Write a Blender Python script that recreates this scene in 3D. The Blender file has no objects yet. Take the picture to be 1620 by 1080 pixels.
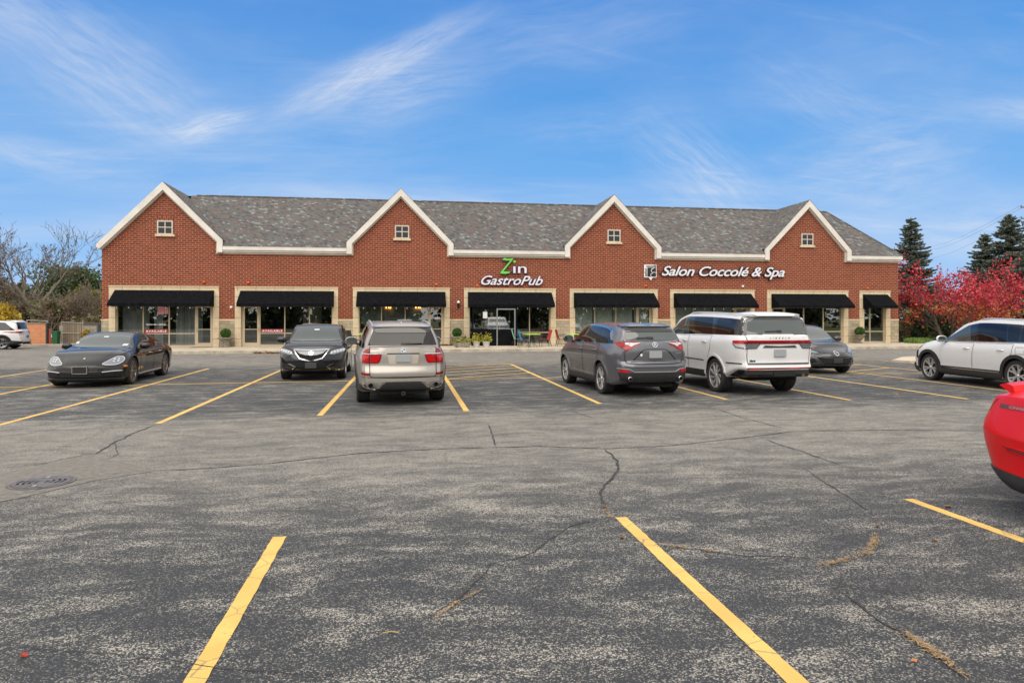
import bpy, bmesh, math, random
import numpy as np
from mathutils import Vector, Matrix, noise
from mathutils.bvhtree import BVHTree
from mathutils.geometry import delaunay_2d_cdt, tessellate_polygon
R=math.radians
random.seed(7)
sc=bpy.context.scene
COL=sc.collection

# ---------------------------------------------------------------- camera
cam_d=bpy.data.cameras.new('camera'); cam=bpy.data.objects.new('camera',cam_d); COL.objects.link(cam)
cam.location=(0,0,1.75); cam.rotation_euler=(R(90),0,-math.atan(165/1080))
cam_d.sensor_width=36; cam_d.lens=24.0
cam_d.shift_y=-36/1620
cam_d.clip_start=0.1; cam_d.clip_end=3000
sc.camera=cam

# ---------------------------------------------------------------- world and sun
SUN_EL,SUN_AZ=R(50),R(200)          # azimuth measured clockwise from +Y
w=bpy.data.worlds.new("World"); sc.world=w; w.use_nodes=True
nt=w.node_tree; N=nt.nodes; Lk=nt.links; N.clear()
def wn(t,**k):
    n=N.new(t)
    for a,b in k.items(): setattr(n,a,b)
    return n
out=wn('ShaderNodeOutputWorld'); bg=wn('ShaderNodeBackground'); bg.inputs[1].default_value=0.12
sky=wn('ShaderNodeTexSky',sky_type='NISHITA',sun_disc=False,sun_elevation=SUN_EL,sun_rotation=SUN_AZ,
       altitude=200,air_density=1.0,dust_density=0.6,ozone_density=2.5)
tc=wn('ShaderNodeTexCoord'); sep=wn('ShaderNodeSeparateXYZ'); Lk.new(tc.outputs['Generated'],sep.inputs[0])
def wm(op,a,b=None,c=None,clamp=False):
    n=wn('ShaderNodeMath',operation=op,use_clamp=clamp)
    for i,v in enumerate((a,b,c)):
        if v is None: continue
        if isinstance(v,(int,float)): n.inputs[i].default_value=v
        else: Lk.new(v,n.inputs[i])
    return n.outputs[0]
zc=wm('MAXIMUM',sep.outputs[2],0.03)
den=wm('ADD',zc,0.12)
cx=wm('DIVIDE',sep.outputs[0],den); cy=wm('DIVIDE',sep.outputs[1],den)
cmb=wn('ShaderNodeCombineXYZ'); Lk.new(cx,cmb.inputs[0]); Lk.new(cy,cmb.inputs[1])
def cloud(rot,scl,scale,det,dist,lo,hi,loc=(0,0,0)):
    mp=wn('ShaderNodeMapping'); mp.inputs['Rotation'].default_value=(0,0,R(rot)); mp.inputs['Scale'].default_value=scl
    mp.inputs['Location'].default_value=loc
    Lk.new(cmb.outputs[0],mp.inputs[0])
    nz=wn('ShaderNodeTexNoise'); nz.inputs['Scale'].default_value=scale; nz.inputs['Detail'].default_value=det
    nz.inputs['Roughness'].default_value=.6; nz.inputs['Distortion'].default_value=dist
    Lk.new(mp.outputs[0],nz.inputs['Vector'])
    mr=wn('ShaderNodeMapRange',interpolation_type='SMOOTHSTEP'); Lk.new(nz.outputs['Fac'],mr.inputs[0])
    mr.inputs[1].default_value=lo; mr.inputs[2].default_value=hi
    return mr.outputs[0]
wisp=cloud(32,(0.55,2.6,1),1.5,9,1.1,.50,.80,(3.1,1.2,0))
mask=cloud(10,(1,1,1),.55,3,.3,.42,.62,(1.7,4.4,0))
veil=cloud(-15,(.5,1.2,1),.8,6,.6,.36,.80,(6,2,0))
# individual cirrus plumes, placed by direction: (x/y, z/y) centre, half-axes, tilt, strength
yy=wm('MAXIMUM',sep.outputs[1],.05)
gp=wn('ShaderNodeCombineXYZ'); Lk.new(wm('DIVIDE',sep.outputs[0],yy),gp.inputs[0]); Lk.new(wm('DIVIDE',sep.outputs[2],yy),gp.inputs[1])
def plume(cx_,cy_,ax,ay,rot,st,seed,fib=2.2):
    wnz=wn('ShaderNodeTexNoise'); wnz.inputs['Scale'].default_value=3.2; wnz.inputs['Detail'].default_value=3; Lk.new(gp.outputs[0],wnz.inputs['Vector'])
    sb=wn('ShaderNodeVectorMath',operation='MULTIPLY_ADD'); Lk.new(wnz.outputs['Color'],sb.inputs[0]); sb.inputs[1].default_value=(.07,.07,0); Lk.new(gp.outputs[0],sb.inputs[2])
    mp=wn('ShaderNodeMapping',vector_type='TEXTURE'); Lk.new(sb.outputs[0],mp.inputs[0]); mp.inputs['Location'].default_value=(cx_+.035,cy_+.035,0); mp.inputs['Rotation'].default_value=(0,0,R(rot)); mp.inputs['Scale'].default_value=(ax,ay,1)
    ln=wn('ShaderNodeVectorMath',operation='LENGTH'); Lk.new(mp.outputs[0],ln.inputs[0])
    mr=wn('ShaderNodeMapRange',interpolation_type='SMOOTHSTEP'); Lk.new(ln.outputs['Value'],mr.inputs[0]); mr.inputs[1].default_value=1; mr.inputs[2].default_value=0
    m2=wn('ShaderNodeMapping'); Lk.new(mp.outputs[0],m2.inputs[0]); m2.inputs['Location'].default_value=(seed*3.1,seed*1.7,0); m2.inputs['Scale'].default_value=(1,ay/ax*fib*3,1)
    nz=wn('ShaderNodeTexNoise'); Lk.new(m2.outputs[0],nz.inputs['Vector']); nz.inputs['Scale'].default_value=2.6; nz.inputs['Detail'].default_value=9; nz.inputs['Roughness'].default_value=.68; nz.inputs['Distortion'].default_value=.08
    m3=wn('ShaderNodeMapRange',interpolation_type='SMOOTHSTEP'); Lk.new(nz.outputs['Fac'],m3.inputs[0]); m3.inputs[1].default_value=.14; m3.inputs[2].default_value=.90
    return wm('MULTIPLY',wm('MULTIPLY',mr.outputs[0],m3.outputs[0]),st*.82)
PL=[(-.04,.360,.26,.040,32,.80,1),(-.03,.330,.20,.075,10,.55,2),(-.265,.262,.08,.028,18,.75,3),(-.57,.42,.12,.07,-25,.55,4),(-.42,.34,.24,.10,-32,.50,5),(-.50,.22,.20,.04,-8,.45,6),
    (.45,.22,.16,.09,-35,.55,7),(.75,.25,.28,.11,10,.50,8),(.10,.165,.36,.030,-4,.60,9),(-.25,.15,.26,.05,6,.45,10),(.30,.29,.26,.05,8,.25,11),(.66,.35,.20,.08,-25,.25,12),(1.02,.34,.14,.04,0,.40,13),(.95,.15,.4,.09,0,.55,14),(-.2,.24,.5,.12,5,.28,15),(.2,.42,.4,.10,15,.25,16)]
acc=None
for p_ in PL:
    q_=plume(*p_); acc=q_ if acc is None else wm('ADD',acc,q_)
c1=wm('ADD',wm('MULTIPLY',wm('MULTIPLY',wisp,mask),.25),acc)
c2=wm('MULTIPLY',veil,.26)
# unseen white cloud added above, behind and beside the view to whiten the light
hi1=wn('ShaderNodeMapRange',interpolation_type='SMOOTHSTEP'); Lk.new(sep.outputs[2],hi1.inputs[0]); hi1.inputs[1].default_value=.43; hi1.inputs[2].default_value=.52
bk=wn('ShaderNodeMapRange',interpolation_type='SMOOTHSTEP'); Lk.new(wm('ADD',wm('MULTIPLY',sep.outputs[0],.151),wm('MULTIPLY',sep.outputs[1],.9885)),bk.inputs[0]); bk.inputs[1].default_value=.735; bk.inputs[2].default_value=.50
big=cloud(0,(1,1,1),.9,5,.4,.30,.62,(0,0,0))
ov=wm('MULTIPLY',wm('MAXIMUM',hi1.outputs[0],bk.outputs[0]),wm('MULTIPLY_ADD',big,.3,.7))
cl=wm('ADD',c1,c2,clamp=True)
# sky colour: the physical sky blended with the deep clean blue of the photographed afternoon
rp=wn('ShaderNodeValToRGB'); Lk.new(sep.outputs[2],rp.inputs[0]); cr=rp.color_ramp
while len(cr.elements)<4: cr.elements.new(.5)
for e_,(p_,c_) in zip(cr.elements,[(0,(.36,.60,.93)),(.10,(.27,.52,.90)),(.24,(.13,.395,.83)),(.45,(.07,.27,.72))]): e_.position=p_; e_.color=(*c_,1)
EXPO=0.85; KS=1/(0.12*2**EXPO)
def vscale(col,k):
    n=wn('ShaderNodeVectorMath',operation='SCALE'); Lk.new(col,n.inputs[0]); n.inputs['Scale'].default_value=k; return n.outputs[0]
blend=wn('ShaderNodeMix',data_type='RGBA'); blend.inputs[0].default_value=.97
Lk.new(sky.outputs[0],blend.inputs[6]); Lk.new(vscale(rp.outputs[0],KS),blend.inputs[7])
CLV=wn('ShaderNodeCombineColor'); 
mx=wn('ShaderNodeMix',data_type='RGBA'); Lk.new(cl,mx.inputs[0]); Lk.new(blend.outputs[2],mx.inputs[6]); mx.inputs[7].default_value=(.86*KS,.87*KS,.90*KS,1)
# the added out-of-view deck is brighter than the thin wisps
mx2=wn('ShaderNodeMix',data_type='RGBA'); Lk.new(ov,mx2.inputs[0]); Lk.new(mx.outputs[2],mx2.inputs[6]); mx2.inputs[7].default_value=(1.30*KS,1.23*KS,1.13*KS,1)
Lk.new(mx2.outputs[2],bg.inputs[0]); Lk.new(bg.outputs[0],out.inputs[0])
sd=bpy.data.lights.new('sun','SUN'); sun=bpy.data.objects.new('sun',sd); COL.objects.link(sun)
sd.energy=1.5; sd.angle=R(70); sd.color=(1,.93,.84)
sun.rotation_euler=(R(90)-SUN_EL,0,math.pi-SUN_AZ)
sun.location=(0,0,60)
vs=sc.view_settings; vs.view_transform='Standard'; vs.look='None'; vs.gamma=1; vs.use_curve_mapping=False
vs.exposure=EXPO

# ---------------------------------------------------------------- helpers
def tag(o,label=None,cat=None,group=None,kind=None):
    if label: o['label']=label
    if cat: o['category']=cat
    if group: o['group']=group
    if kind: o['kind']=kind
    return o
def empty(name,loc=(0,0,0),rz=0,label=None,cat=None,group=None):
    o=bpy.data.objects.new(name,None); o.empty_display_size=.2; COL.objects.link(o); o.location=loc; o.rotation_euler=(0,0,rz)
    return tag(o,label,cat,group)
def mesh_obj(name,vs,fs,mat,parent=None,smooth=False,sharp=None,mi=None,mats=None):
    me=bpy.data.meshes.new(name); me.from_pydata([tuple(v) for v in vs],[],[tuple(f) for f in fs])
    for m in (mats or [mat]): me.materials.append(m)
    if mi is not None: me.polygons.foreach_set('material_index',mi)
    if smooth: me.polygons.foreach_set('use_smooth',[True]*len(me.polygons))
    me.update()
    if smooth and sharp is not None: me.set_sharp_from_angle(angle=R(sharp))
    o=bpy.data.objects.new(name,me); COL.objects.link(o)
    if parent: o.parent=parent
    return o
class MB:
    """collects shapes that become ONE mesh object"""
    def __init__(s): s.v=[]; s.f=[]; s.m=[]; s.cm=0; s.st=[]
    def add(s,vs,fs):
        s.st.append((len(s.v),len(s.f))); b=len(s.v); s.v+= [tuple(v) for v in vs]; s.f+=[tuple(i+b for i in f) for f in fs]; s.m+=[s.cm]*len(fs); return s
    def box(s,x0,x1,y0,y1,z0,z1):
        return s.add([(x0,y0,z0),(x1,y0,z0),(x1,y1,z0),(x0,y1,z0),(x0,y0,z1),(x1,y0,z1),(x1,y1,z1),(x0,y1,z1)],
              [(0,3,2,1),(4,5,6,7),(0,1,5,4),(1,2,6,5),(2,3,7,6),(3,0,4,7)])
    def bevbox(s,x0,x1,y0,y1,z0,z1,b):
        # box with chamfered edges
        bm=bmesh.new(); bmesh.ops.create_cube(bm,size=1)
        for v in bm.verts: v.co=Vector(((x0+x1)/2+v.co.x*(x1-x0),(y0+y1)/2+v.co.y*(y1-y0),(z0+z1)/2+v.co.z*(z1-z0)))
        bmesh.ops.bevel(bm,geom=bm.edges[:],offset=b,segments=2,profile=.5,affect='EDGES')
        return s.addbm(bm)
    def addbm(s,bm):
        bm.verts.index_update(); r=s.add([v.co[:] for v in bm.verts],[[v.index for v in f.verts] for f in bm.faces]); bm.free(); return r
    def tube(s,pts,rad,n=8,cap=True):
        pts=[Vector(p) for p in pts]; rs=rad if isinstance(rad,(list,tuple)) else [rad]*len(pts)
        V=[];F=[]
        up=None
        for i,p in enumerate(pts):
            d=(pts[min(i+1,len(pts)-1)]-pts[max(i-1,0)])
            if d.length<1e-9: d=Vector((0,0,1))
            d.normalize()
            if up is None: up=d.orthogonal().normalized()
            else:
                up=(up-d*up.dot(d))
                up=up.normalized() if up.length>1e-6 else d.orthogonal().normalized()
            q=d.cross(up)
            for k in range(n):
                a=2*math.pi*k/n; V.append(p+(up*math.cos(a)+q*math.sin(a))*rs[i])
        for i in range(len(pts)-1):
            for k in range(n):
                a=i*n+k;b=i*n+(k+1)%n; F.append((a,b,b+n,a+n))
        if cap: F.append(tuple(range(n))[::-1]); F.append(tuple((len(pts)-1)*n+k for k in range(n)))
        return s.add(V,F)
    def cyl(s,p0,p1,r,n=16): return s.tube([p0,p1],r,n)
    def lathe(s,prof,c=(0,0,0),n=24,axis='z'):
        V=[];F=[];m=len(prof)
        for k in range(n):
            a=2*math.pi*k/n
            for (r,h) in prof:
                if axis=='z': V.append((c[0]+r*math.cos(a),c[1]+r*math.sin(a),c[2]+h))
                else: V.append((c[0]+r*math.cos(a),c[1]+h,c[2]+r*math.sin(a)))
        for k in range(n):
            k2=(k+1)%n
            for j in range(m-1):
                F.append((k*m+j,k2*m+j,k2*m+j+1,k*m+j+1) if axis=='z' else (k*m+j,k*m+j+1,k2*m+j+1,k2*m+j))
        return s.add(V,F)
    def prism(s,poly,y0,y1,plane='xz'):
        n=len(poly)
        def P(p,d): return (p[0],d,p[1]) if plane=='xz' else ((d,p[0],p[1]) if plane=='yz' else (p[0],p[1],d))
        V=[P(p,y0) for p in poly]+[P(p,y1) for p in poly]
        tris=tessellate_polygon([[Vector((p[0],p[1],0)) for p in poly]])
        F=[tuple(t) for t in tris]+[tuple(i+n for i in t[::-1]) for t in tris]+[(i,(i+1)%n,(i+1)%n+n,i+n) for i in range(n)]
        return s.add(V,F)
    def build(s,name,mat,parent=None,smooth=False,sharp=None,mats=None):
        bm=None
        o=mesh_obj(name,s.v,s.f,mat,parent,False,None,s.m if mats else None,mats)
        bm=bmesh.new(); bm.from_mesh(o.data); bmesh.ops.recalc_face_normals(bm,faces=bm.faces[:]); bm.to_mesh(o.data); bm.free()
        if smooth:
            o.data.polygons.foreach_set('use_smooth',[True]*len(o.data.polygons)); o.data.set_sharp_from_angle(angle=R(sharp or 40))
        return o
def copy_tree(o,parent=None):
    c=o.copy(); COL.objects.link(c); c.parent=parent
    for ch in list(o.children): copy_tree(ch,c)
    return c

# ---------------------------------------------------------------- materials
def mat(name,col=(.5,.5,.5),rough=.6,metal=0,coat=0,spec=.5,alpha=None,trans=0):
    m=bpy.data.materials.new(name); m.use_nodes=True; b=m.node_tree.nodes['Principled BSDF']
    b.inputs['Base Color'].default_value=(*col,1); b.inputs['Roughness'].default_value=rough; b.inputs['Metallic'].default_value=metal
    b.inputs['Coat Weight'].default_value=coat; b.inputs['Coat Roughness'].default_value=.03; b.inputs['Specular IOR Level'].default_value=spec
    if trans: b.inputs['Transmission Weight'].default_value=trans
    return m
class NT:
    def __init__(s,m): s.m=m; s.t=m.node_tree; s.b=s.t.nodes['Principled BSDF']; s._o=None
    def n(s,t,ins=None,**k):
        n=s.t.nodes.new(t)
        for a,b in k.items(): setattr(n,a,b)
        for a,b in (ins or {}).items():
            if isinstance(b,bpy.types.NodeSocket): s.t.links.new(b,n.inputs[a])
            else: n.inputs[a].default_value=b
        return n
    def l(s,a,b): s.t.links.new(a,b)
    def obj(s):
        if s._o is None: s._o=s.n('ShaderNodeTexCoord').outputs['Object']
        return s._o
    def geo(s): return s.n('ShaderNodeNewGeometry').outputs['Position']
    def mapping(s,v,scale=(1,1,1),rot=(0,0,0),loc=(0,0,0)): return s.n('ShaderNodeMapping',{0:v,'Scale':scale,'Rotation':rot,'Location':loc}).outputs[0]
    def noise(s,v,scale,det=4,rough=.55,dist=0): return s.n('ShaderNodeTexNoise',{'Vector':v,'Scale':scale,'Detail':det,'Roughness':rough,'Distortion':dist}).outputs['Fac']
    def ramp(s,f,stops,interp='LINEAR'):
        r=s.n('ShaderNodeValToRGB',{0:f}); cr=r.color_ramp; cr.interpolation=interp
        while len(cr.elements)<len(stops): cr.elements.new(.5)
        for e,(p,c) in zip(cr.elements,stops): e.position=p; e.color=(*c,1) if len(c)==3 else c
        return r.outputs[0]
    def mix(s,f,a,b,bt='MIX'): return s.n('ShaderNodeMix',{0:f,6:a,7:b},data_type='RGBA',blend_type=bt).outputs[2]
    def math(s,op,a,b=0,clamp=False): return s.n('ShaderNodeMath',{0:a,1:b},operation=op,use_clamp=clamp).outputs[0]
    def rng(s,f,a,b,c=0,d=1): return s.n('ShaderNodeMapRange',{0:f,1:a,2:b,3:c,4:d},interpolation_type='SMOOTHSTEP').outputs[0]
    def bump(s,h,st=.3,dist=.01): s.l(s.n('ShaderNodeBump',{'Height':h,'Strength':st,'Distance':dist}).outputs[0],s.b.inputs['Normal'])
def c4(c): return (*c,1)
def vary(name,c1,c2,scale=3,rough=.7,det=5,bump=0,metal=0,lo=.35,hi=.65,bscale=None):
    m=mat(name,c1,rough,metal); t=NT(m); nz=t.noise(t.geo() if bscale=='g' else t.obj(),scale,det,.6)
    t.l(t.ramp(nz,[(lo,c1),(hi,c2)]),t.b.inputs['Base Color'])
    if bump: t.bump(nz,bump,.02)
    return m
def textobj(name,s,size,mat_,parent,loc,bold=0,shear=0,ext=.02,sx=1,rot=(R(90),0,0),align='LEFT',space=1):
    cu=bpy.data.curves.new('txt','FONT'); cu.body=s; cu.size=size; cu.extrude=ext; cu.offset=bold; cu.shear=shear; cu.align_x=align; cu.space_character=space
    cu.resolution_u=6
    o=bpy.data.objects.new('tmp',cu); COL.objects.link(o)
    me=bpy.data.meshes.new_from_object(o.evaluated_get(bpy.context.evaluated_depsgraph_get()))
    bpy.data.objects.remove(o); bpy.data.curves.remove(cu)
    me.materials.clear(); me.materials.append(mat_)
    o=bpy.data.objects.new(name,me); COL.objects.link(o); o.location=loc; o.rotation_euler=rot; o.scale=(sx,1,1)
    if parent: o.parent=parent
    return o
# ================================================================ ground, markings
def asphalt():
    m=mat('asphalt',(.06,.06,.06),.88); t=NT(m); g=t.geo()
    sepv=t.n('ShaderNodeSeparateXYZ',{0:g})
    fine=t.noise(g,150,3,.8)
    agg=t.n('ShaderNodeTexVoronoi',{'Vector':g,'Scale':125.,'Randomness':1.}).outputs['Color']
    aggv=t.n('ShaderNodeSeparateColor',{0:agg}).outputs[0]
    warp=t.n('ShaderNodeTexNoise',{'Vector':g,'Scale':.5,'Detail':4.})
    gv=t.n('ShaderNodeVectorMath',{0:g,1:warp.outputs['Color']},operation='ADD').outputs[0]
    patch=t.noise(t.mapping(gv,(.75,1.9,1)),1.9,7,.74)          # worn pale drifts, stretched along x
    patch2=t.noise(g,.22,4,.6)
    def band(a,b): return t.n('ShaderNodeMapRange',{0:sepv.outputs[1],1:a,2:b},interpolation_type='SMOOTHSTEP').outputs[0]
    lanes=t.math('ADD',t.math('MULTIPLY',band(5.,9.),t.math('SUBTRACT',1.,band(11.6,13.6))),band(25.,28.),True)
    wear=t.math('ADD',t.math('MULTIPLY',lanes,.16),t.math('ADD',patch,t.math('MULTIPLY',patch2,.25)))
    wearm=t.rng(wear,.49,.98)
    speck=t.math('ADD',t.math('MULTIPLY',aggv,.5),t.math('MULTIPLY',fine,.6))
    th=t.math('ADD',speck,t.math('MULTIPLY',wearm,.40))
    f=t.rng(th,.66,1.0)
    f=t.math('MULTIPLY',f,t.math('SUBTRACT',1.,t.math('MULTIPLY',lanes,.42)))
    dark=t.mix(patch2,(.017,.021,.027,1),(.040,.044,.050,1))
    dark=t.mix(t.math('MULTIPLY',lanes,.75),dark,(.108,.104,.097,1))
    col=t.mix(f,dark,(.43,.40,.345,1))
    # hairline cracks: warped cell borders that come and go
    def hair(sc_,wd,lo,hi,seed):
        wv=t.n('ShaderNodeVectorMath',{0:t.mapping(g,(1,1,1),loc=(seed,seed*2,0)),1:t.n('ShaderNodeVectorMath',{0:t.n('ShaderNodeTexNoise',{'Vector':g,'Scale':2.2,'Detail':6.,'Roughness':.7}).outputs['Color'],'Scale':.55},operation='SCALE').outputs[0]},operation='ADD').outputs[0]
        d_=t.n('ShaderNodeTexVoronoi',{'Vector':wv,'Scale':sc_},feature='DISTANCE_TO_EDGE').outputs['Distance']
        return t.math('MULTIPLY',t.rng(d_,wd,wd*.25),t.rng(t.noise(t.mapping(g,loc=(seed,7,3)),.45,4,.6),lo,hi))
    ck=t.math('MAXIMUM',hair(.42,.0035,.50,.58,2.),hair(1.6,.007,.60,.66,5.))
    col=t.mix(t.math('MULTIPLY',ck,.8),col,(.014,.014,.015,1))
    # oil stains in the stalls
    oil=t.rng(t.noise(g,1.6,3,.5),.66,.76)
    col=t.mix(t.math('MULTIPLY',oil,.45),col,(.035,.035,.037,1))
    t.l(col,t.b.inputs['Base Color'])
    t.bump(t.math('ADD',aggv,fine),.35,.008)
    return m
M_asph=asphalt()
def strip_mat(name,c1,c2,scale): return vary(name,c1,c2,scale,.85,6,.25)
M_conc=vary('concrete',(.40,.34,.26),(.55,.48,.38),1.3,.85,8,.2,bscale='g')
M_curb=vary('kerb_concrete',(.30,.26,.20),(.50,.45,.36),2.2,.85,8,.3,bscale='g')
def yellow():
    m=mat('yellow_paint',(.7,.45,.08),.75); t=NT(m); g=t.geo()
    n1=t.noise(g,40,4,.7); n2=t.noise(g,2.2,4,.6)
    c=t.mix(t.rng(n2,.35,.7),(.62,.395,.105,1),(.74,.49,.135,1))
    n3=t.n('ShaderNodeTexVoronoi',{'Vector':t.mapping(g,(1,1,1)),'Scale':2.1},feature='DISTANCE_TO_EDGE').outputs['Distance']
    wear=t.math('MAXIMUM',t.rng(t.math('ADD',n1,t.math('MULTIPLY',n2,.5)),.88,1.0),t.math('MULTIPLY',t.rng(t.math('ADD',n3,t.math('MULTIPLY',n1,.02)),.022,.010),.8))
    t.l(t.mix(wear,c,(.22,.19,.13,1)),t.b.inputs['Base Color']); t.bump(n1,.3,.004)
    return m
M_yel=yellow()
M_grass=vary('grass',(.035,.06,.012),(.12,.11,.035),6,.9,8,.5,bscale='g')

# ground sheet: gently rough grid near, large skirt to the horizon
tag(MB().add([(-1500,-1500,-.03),(1500,-1500,-.03),(1500,1500,-.03),(-1500,1500,-.03)],[(0,1,2,3)]).build('ground',M_grass),kind='structure')
tag(MB().add([(-70,-34,0),(46,-34,0),(46,36.2,0),(33,36.2,0),(33,41.2,0),(-16.9,41.2,0),(-16.9,52,0),(-70,52,0)],[(0,1,2,3,4,5,6,7)]).build('parking_lot',M_asph),kind='structure')
# sidewalk with kerb
mb=MB(); 
xs=[-15.6]
while xs[-1]<33: xs.append(xs[-1]+1.55)
for a,b in zip(xs,xs[1:]): mb.box(a,b-.012,36.0,41.6,-.02,.15)
for a,b in zip(xs,xs[1:]): pass
tag(mb.build('sidewalk',M_conc),kind='structure')
mb=MB()
x=-15.6
while x<47: mb.bevbox(x,x+3.04,35.82,35.994,-.05,.152,.018); x+=3.05
tag(mb.build('kerb',M_curb),kind='structure')
tag(MB().box(33.2,70,36.0,60,-.028,.10).build('lawn',M_grass),kind='structure')

def line(a,b,wid=.105,z=.004,lab=None,name='parking_line'):
    a=Vector((*a,0));b=Vector((*b,0)); d=(b-a).normalized(); q=Vector((-d.y,d.x,0)); L=(b-a).length
    n=max(2,int(L/.07)); V=[];F=[]
    rr=random.Random(int(abs(a.x*100)+abs(b.y*77)))
    for i in range(n+1):
        p=a+d*(L*i/n); j=rr.uniform(-.0035,.0035); k=rr.uniform(-.0035,.0035)
        V+= [(p+q*(wid/2+j)).to_tuple()[:2]+(z,),(p-q*(wid/2+k)).to_tuple()[:2]+(z,)]
    for i in range(n): F.append((2*i,2*i+1,2*i+3,2*i+2))
    return tag(mesh_obj(name,V,F,M_yel),kind='structure')
# near row (behind the camera too)
for X,yf in ((-1.015,5.70),(1.855,5.80),(4.80,5.97),(7.65,5.95),(-3.9,5.7),(-6.75,5.7)):
    line((X,-.2 if X>-3 else 0.5),(X,yf))
# far double row
for (a,b) in [((-14.5,12.7),(-14.8,26.2)),((-11.9,12.6),(-12.2,25.9)),((-9.25,12.5),(-9.5,25.6)),((-6.64,12.35),(-6.9,25.3)),((-4.12,12.15),(-4.27,25.6)),((-1.57,12.7),(-1.54,25.8)),
              ((1.10,12.9),(1.10,25.9)),((3.91,13.6),(3.92,26.0)),((6.83,13.9),(6.92,26.0)),((9.40,13.4),(9.46,26.0)),((12.06,13.2),(12.02,26.0)),((14.36,14.0),(14.45,26.2)),((16.98,13.2),(17.05,26.0)),((19.5,13.3),(19.6,26.0))]:
    line(a,b)
line((-18,18.7),(1.15,19.75),.10,.008); line((1.1,19.75),(6.9,19.9),.09,.008); line((9.5,20.3),(20,19.1),.09,.008)
# hatched bay in the middle and at the right
for i in range(5):
    y0=19.85+i*1.15; line((1.15,y0),(3.9,y0+1.7),.09,.012)
line((1.1,25.85),(3.92,25.95),.09,.008)
line((14.45,20.6),(17.05,22.0),.1,.012); line((14.45,22.2),(17.05,23.6),.1,.012); line((12.05,20.9),(14.4,22.6),.1,.012); line((12.05,22.6),(14.4,24.3),.1,.012)
line((12.05,25.9),(19.6,26.0),.09,.008)

# cracks: narrow dark filled seams on the asphalt
M_crack=vary('crack_sealant',(.018,.018,.019),(.045,.042,.04),9,.8,3)
M_debris=vary('dry_grass_clippings',(.24,.155,.075),(.42,.30,.17),60,.9,3,bscale='g')
def Gp(x,y,z=0):
    th=math.atan(165/1080);c=math.cos(th);s=math.sin(th);dx=(x-810)/1080;t=(z-1.75)*1080/(504-y)
    return ((dx*c+s)*t,(c-dx*s)*t)
def crack(px,w=.02,mt=None,name='asphalt_crack',z=.005,jit=.035,seed=1,patchy=0):
    pts=[Vector((*Gp(*p),0)) for p in px]; rr=random.Random(seed); out=[]
    for a,b in zip(pts,pts[1:]):
        L=(b-a).length; n=max(1,int(L/.09))
        for i in range(n): out.append(a.lerp(b,i/n))
    out.append(pts[-1])
    V=[];F=[]
    off=0
    for i,p in enumerate(out):
        d=(out[min(i+1,len(out)-1)]-out[max(i-1,0)]).normalized(); q=Vector((-d.y,d.x,0))
        off=off*.75+rr.uniform(-jit,jit)
        e=min(1,min(i,len(out)-1-i)/3+.15)
        ww=w*rr.uniform(.35,1.25)*e; c=p+q*off
        V+=[(c.x+q.x*ww/2,c.y+q.y*ww/2,z),(c.x-q.x*ww/2,c.y-q.y*ww/2,z)]
    for i in range(len(out)-1):
        if patchy and rr.random()<patchy: continue
        F.append((2*i,2*i+1,2*i+3,2*i+2))
    return tag(mesh_obj(name,V,F,mt or M_crack),kind='structure')
CR=[([(240,744),(330,741),(430,733),(560,718),(700,710),(850,706),(960,710),(1060,705),(1180,692),(1250,683),(1400,680),(1540,681),(1700,683)],.028),
 ([(958,710),(976,728),(975,745),(955,765),(950,790),(962,812)],.038),
 ([(772,672),(780,690),(784,706)],.022),
 ([(962,818),(905,832),(880,848),(830,880),(775,893),(762,912),(712,955),(660,985)],.012),
 ([(1205,693),(1250,708),(1330,735),(1345,740)],.024),
 ([(1130,645),(1180,662),(1250,680)],.018),
 ([(1270,738),(1300,760),(1345,787),(1385,815)],.014),
 ([(0,683),(120,680),(300,672),(480,664),(700,655),(830,652),(905,650),(945,664)],.018),
 ([(905,650),(1000,644),(1130,641),(1300,640),(1500,645)],.010),
 ([(0,790),(40,780),(110,762),(170,750),(240,744)],.014),
 ([(0,741),(60,735),(120,722),(150,716)],.016),
 ([(150,718),(185,697),(225,680),(245,672)],.034),
 ([(1040,868),(1100,870),(1180,880),(1260,882),(1330,884)],.012),
 ([(1330,935),(1400,985),(1460,1020),(1530,1075)],.022),
 ([(1500,700),(1440,690),(1580,706),(1640,715)],.010),
 ([(0,1020),(200,1038),(400,1060),(640,1075)],.006),
 ([(250,1046),(300,1060),(330,1058)],.006),
 ([(180,700),(186,718),(170,728)],.012)]
for i,(p,w) in enumerate(CR): crack(p,w,seed=i+3,jit=.012 if w<.03 else .02)
DB=[([(1378,838),(1386,855),(1370,876),(1335,886),(1300,896)],.040),([(1400,985),(1460,1020),(1500,1050),(1535,1078)],.040),
    ([(1040,862),(1090,868),(1130,874)],.016),([(690,978),(720,955),(760,935)],.012),([(955,800),(965,818)],.03)]
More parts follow.
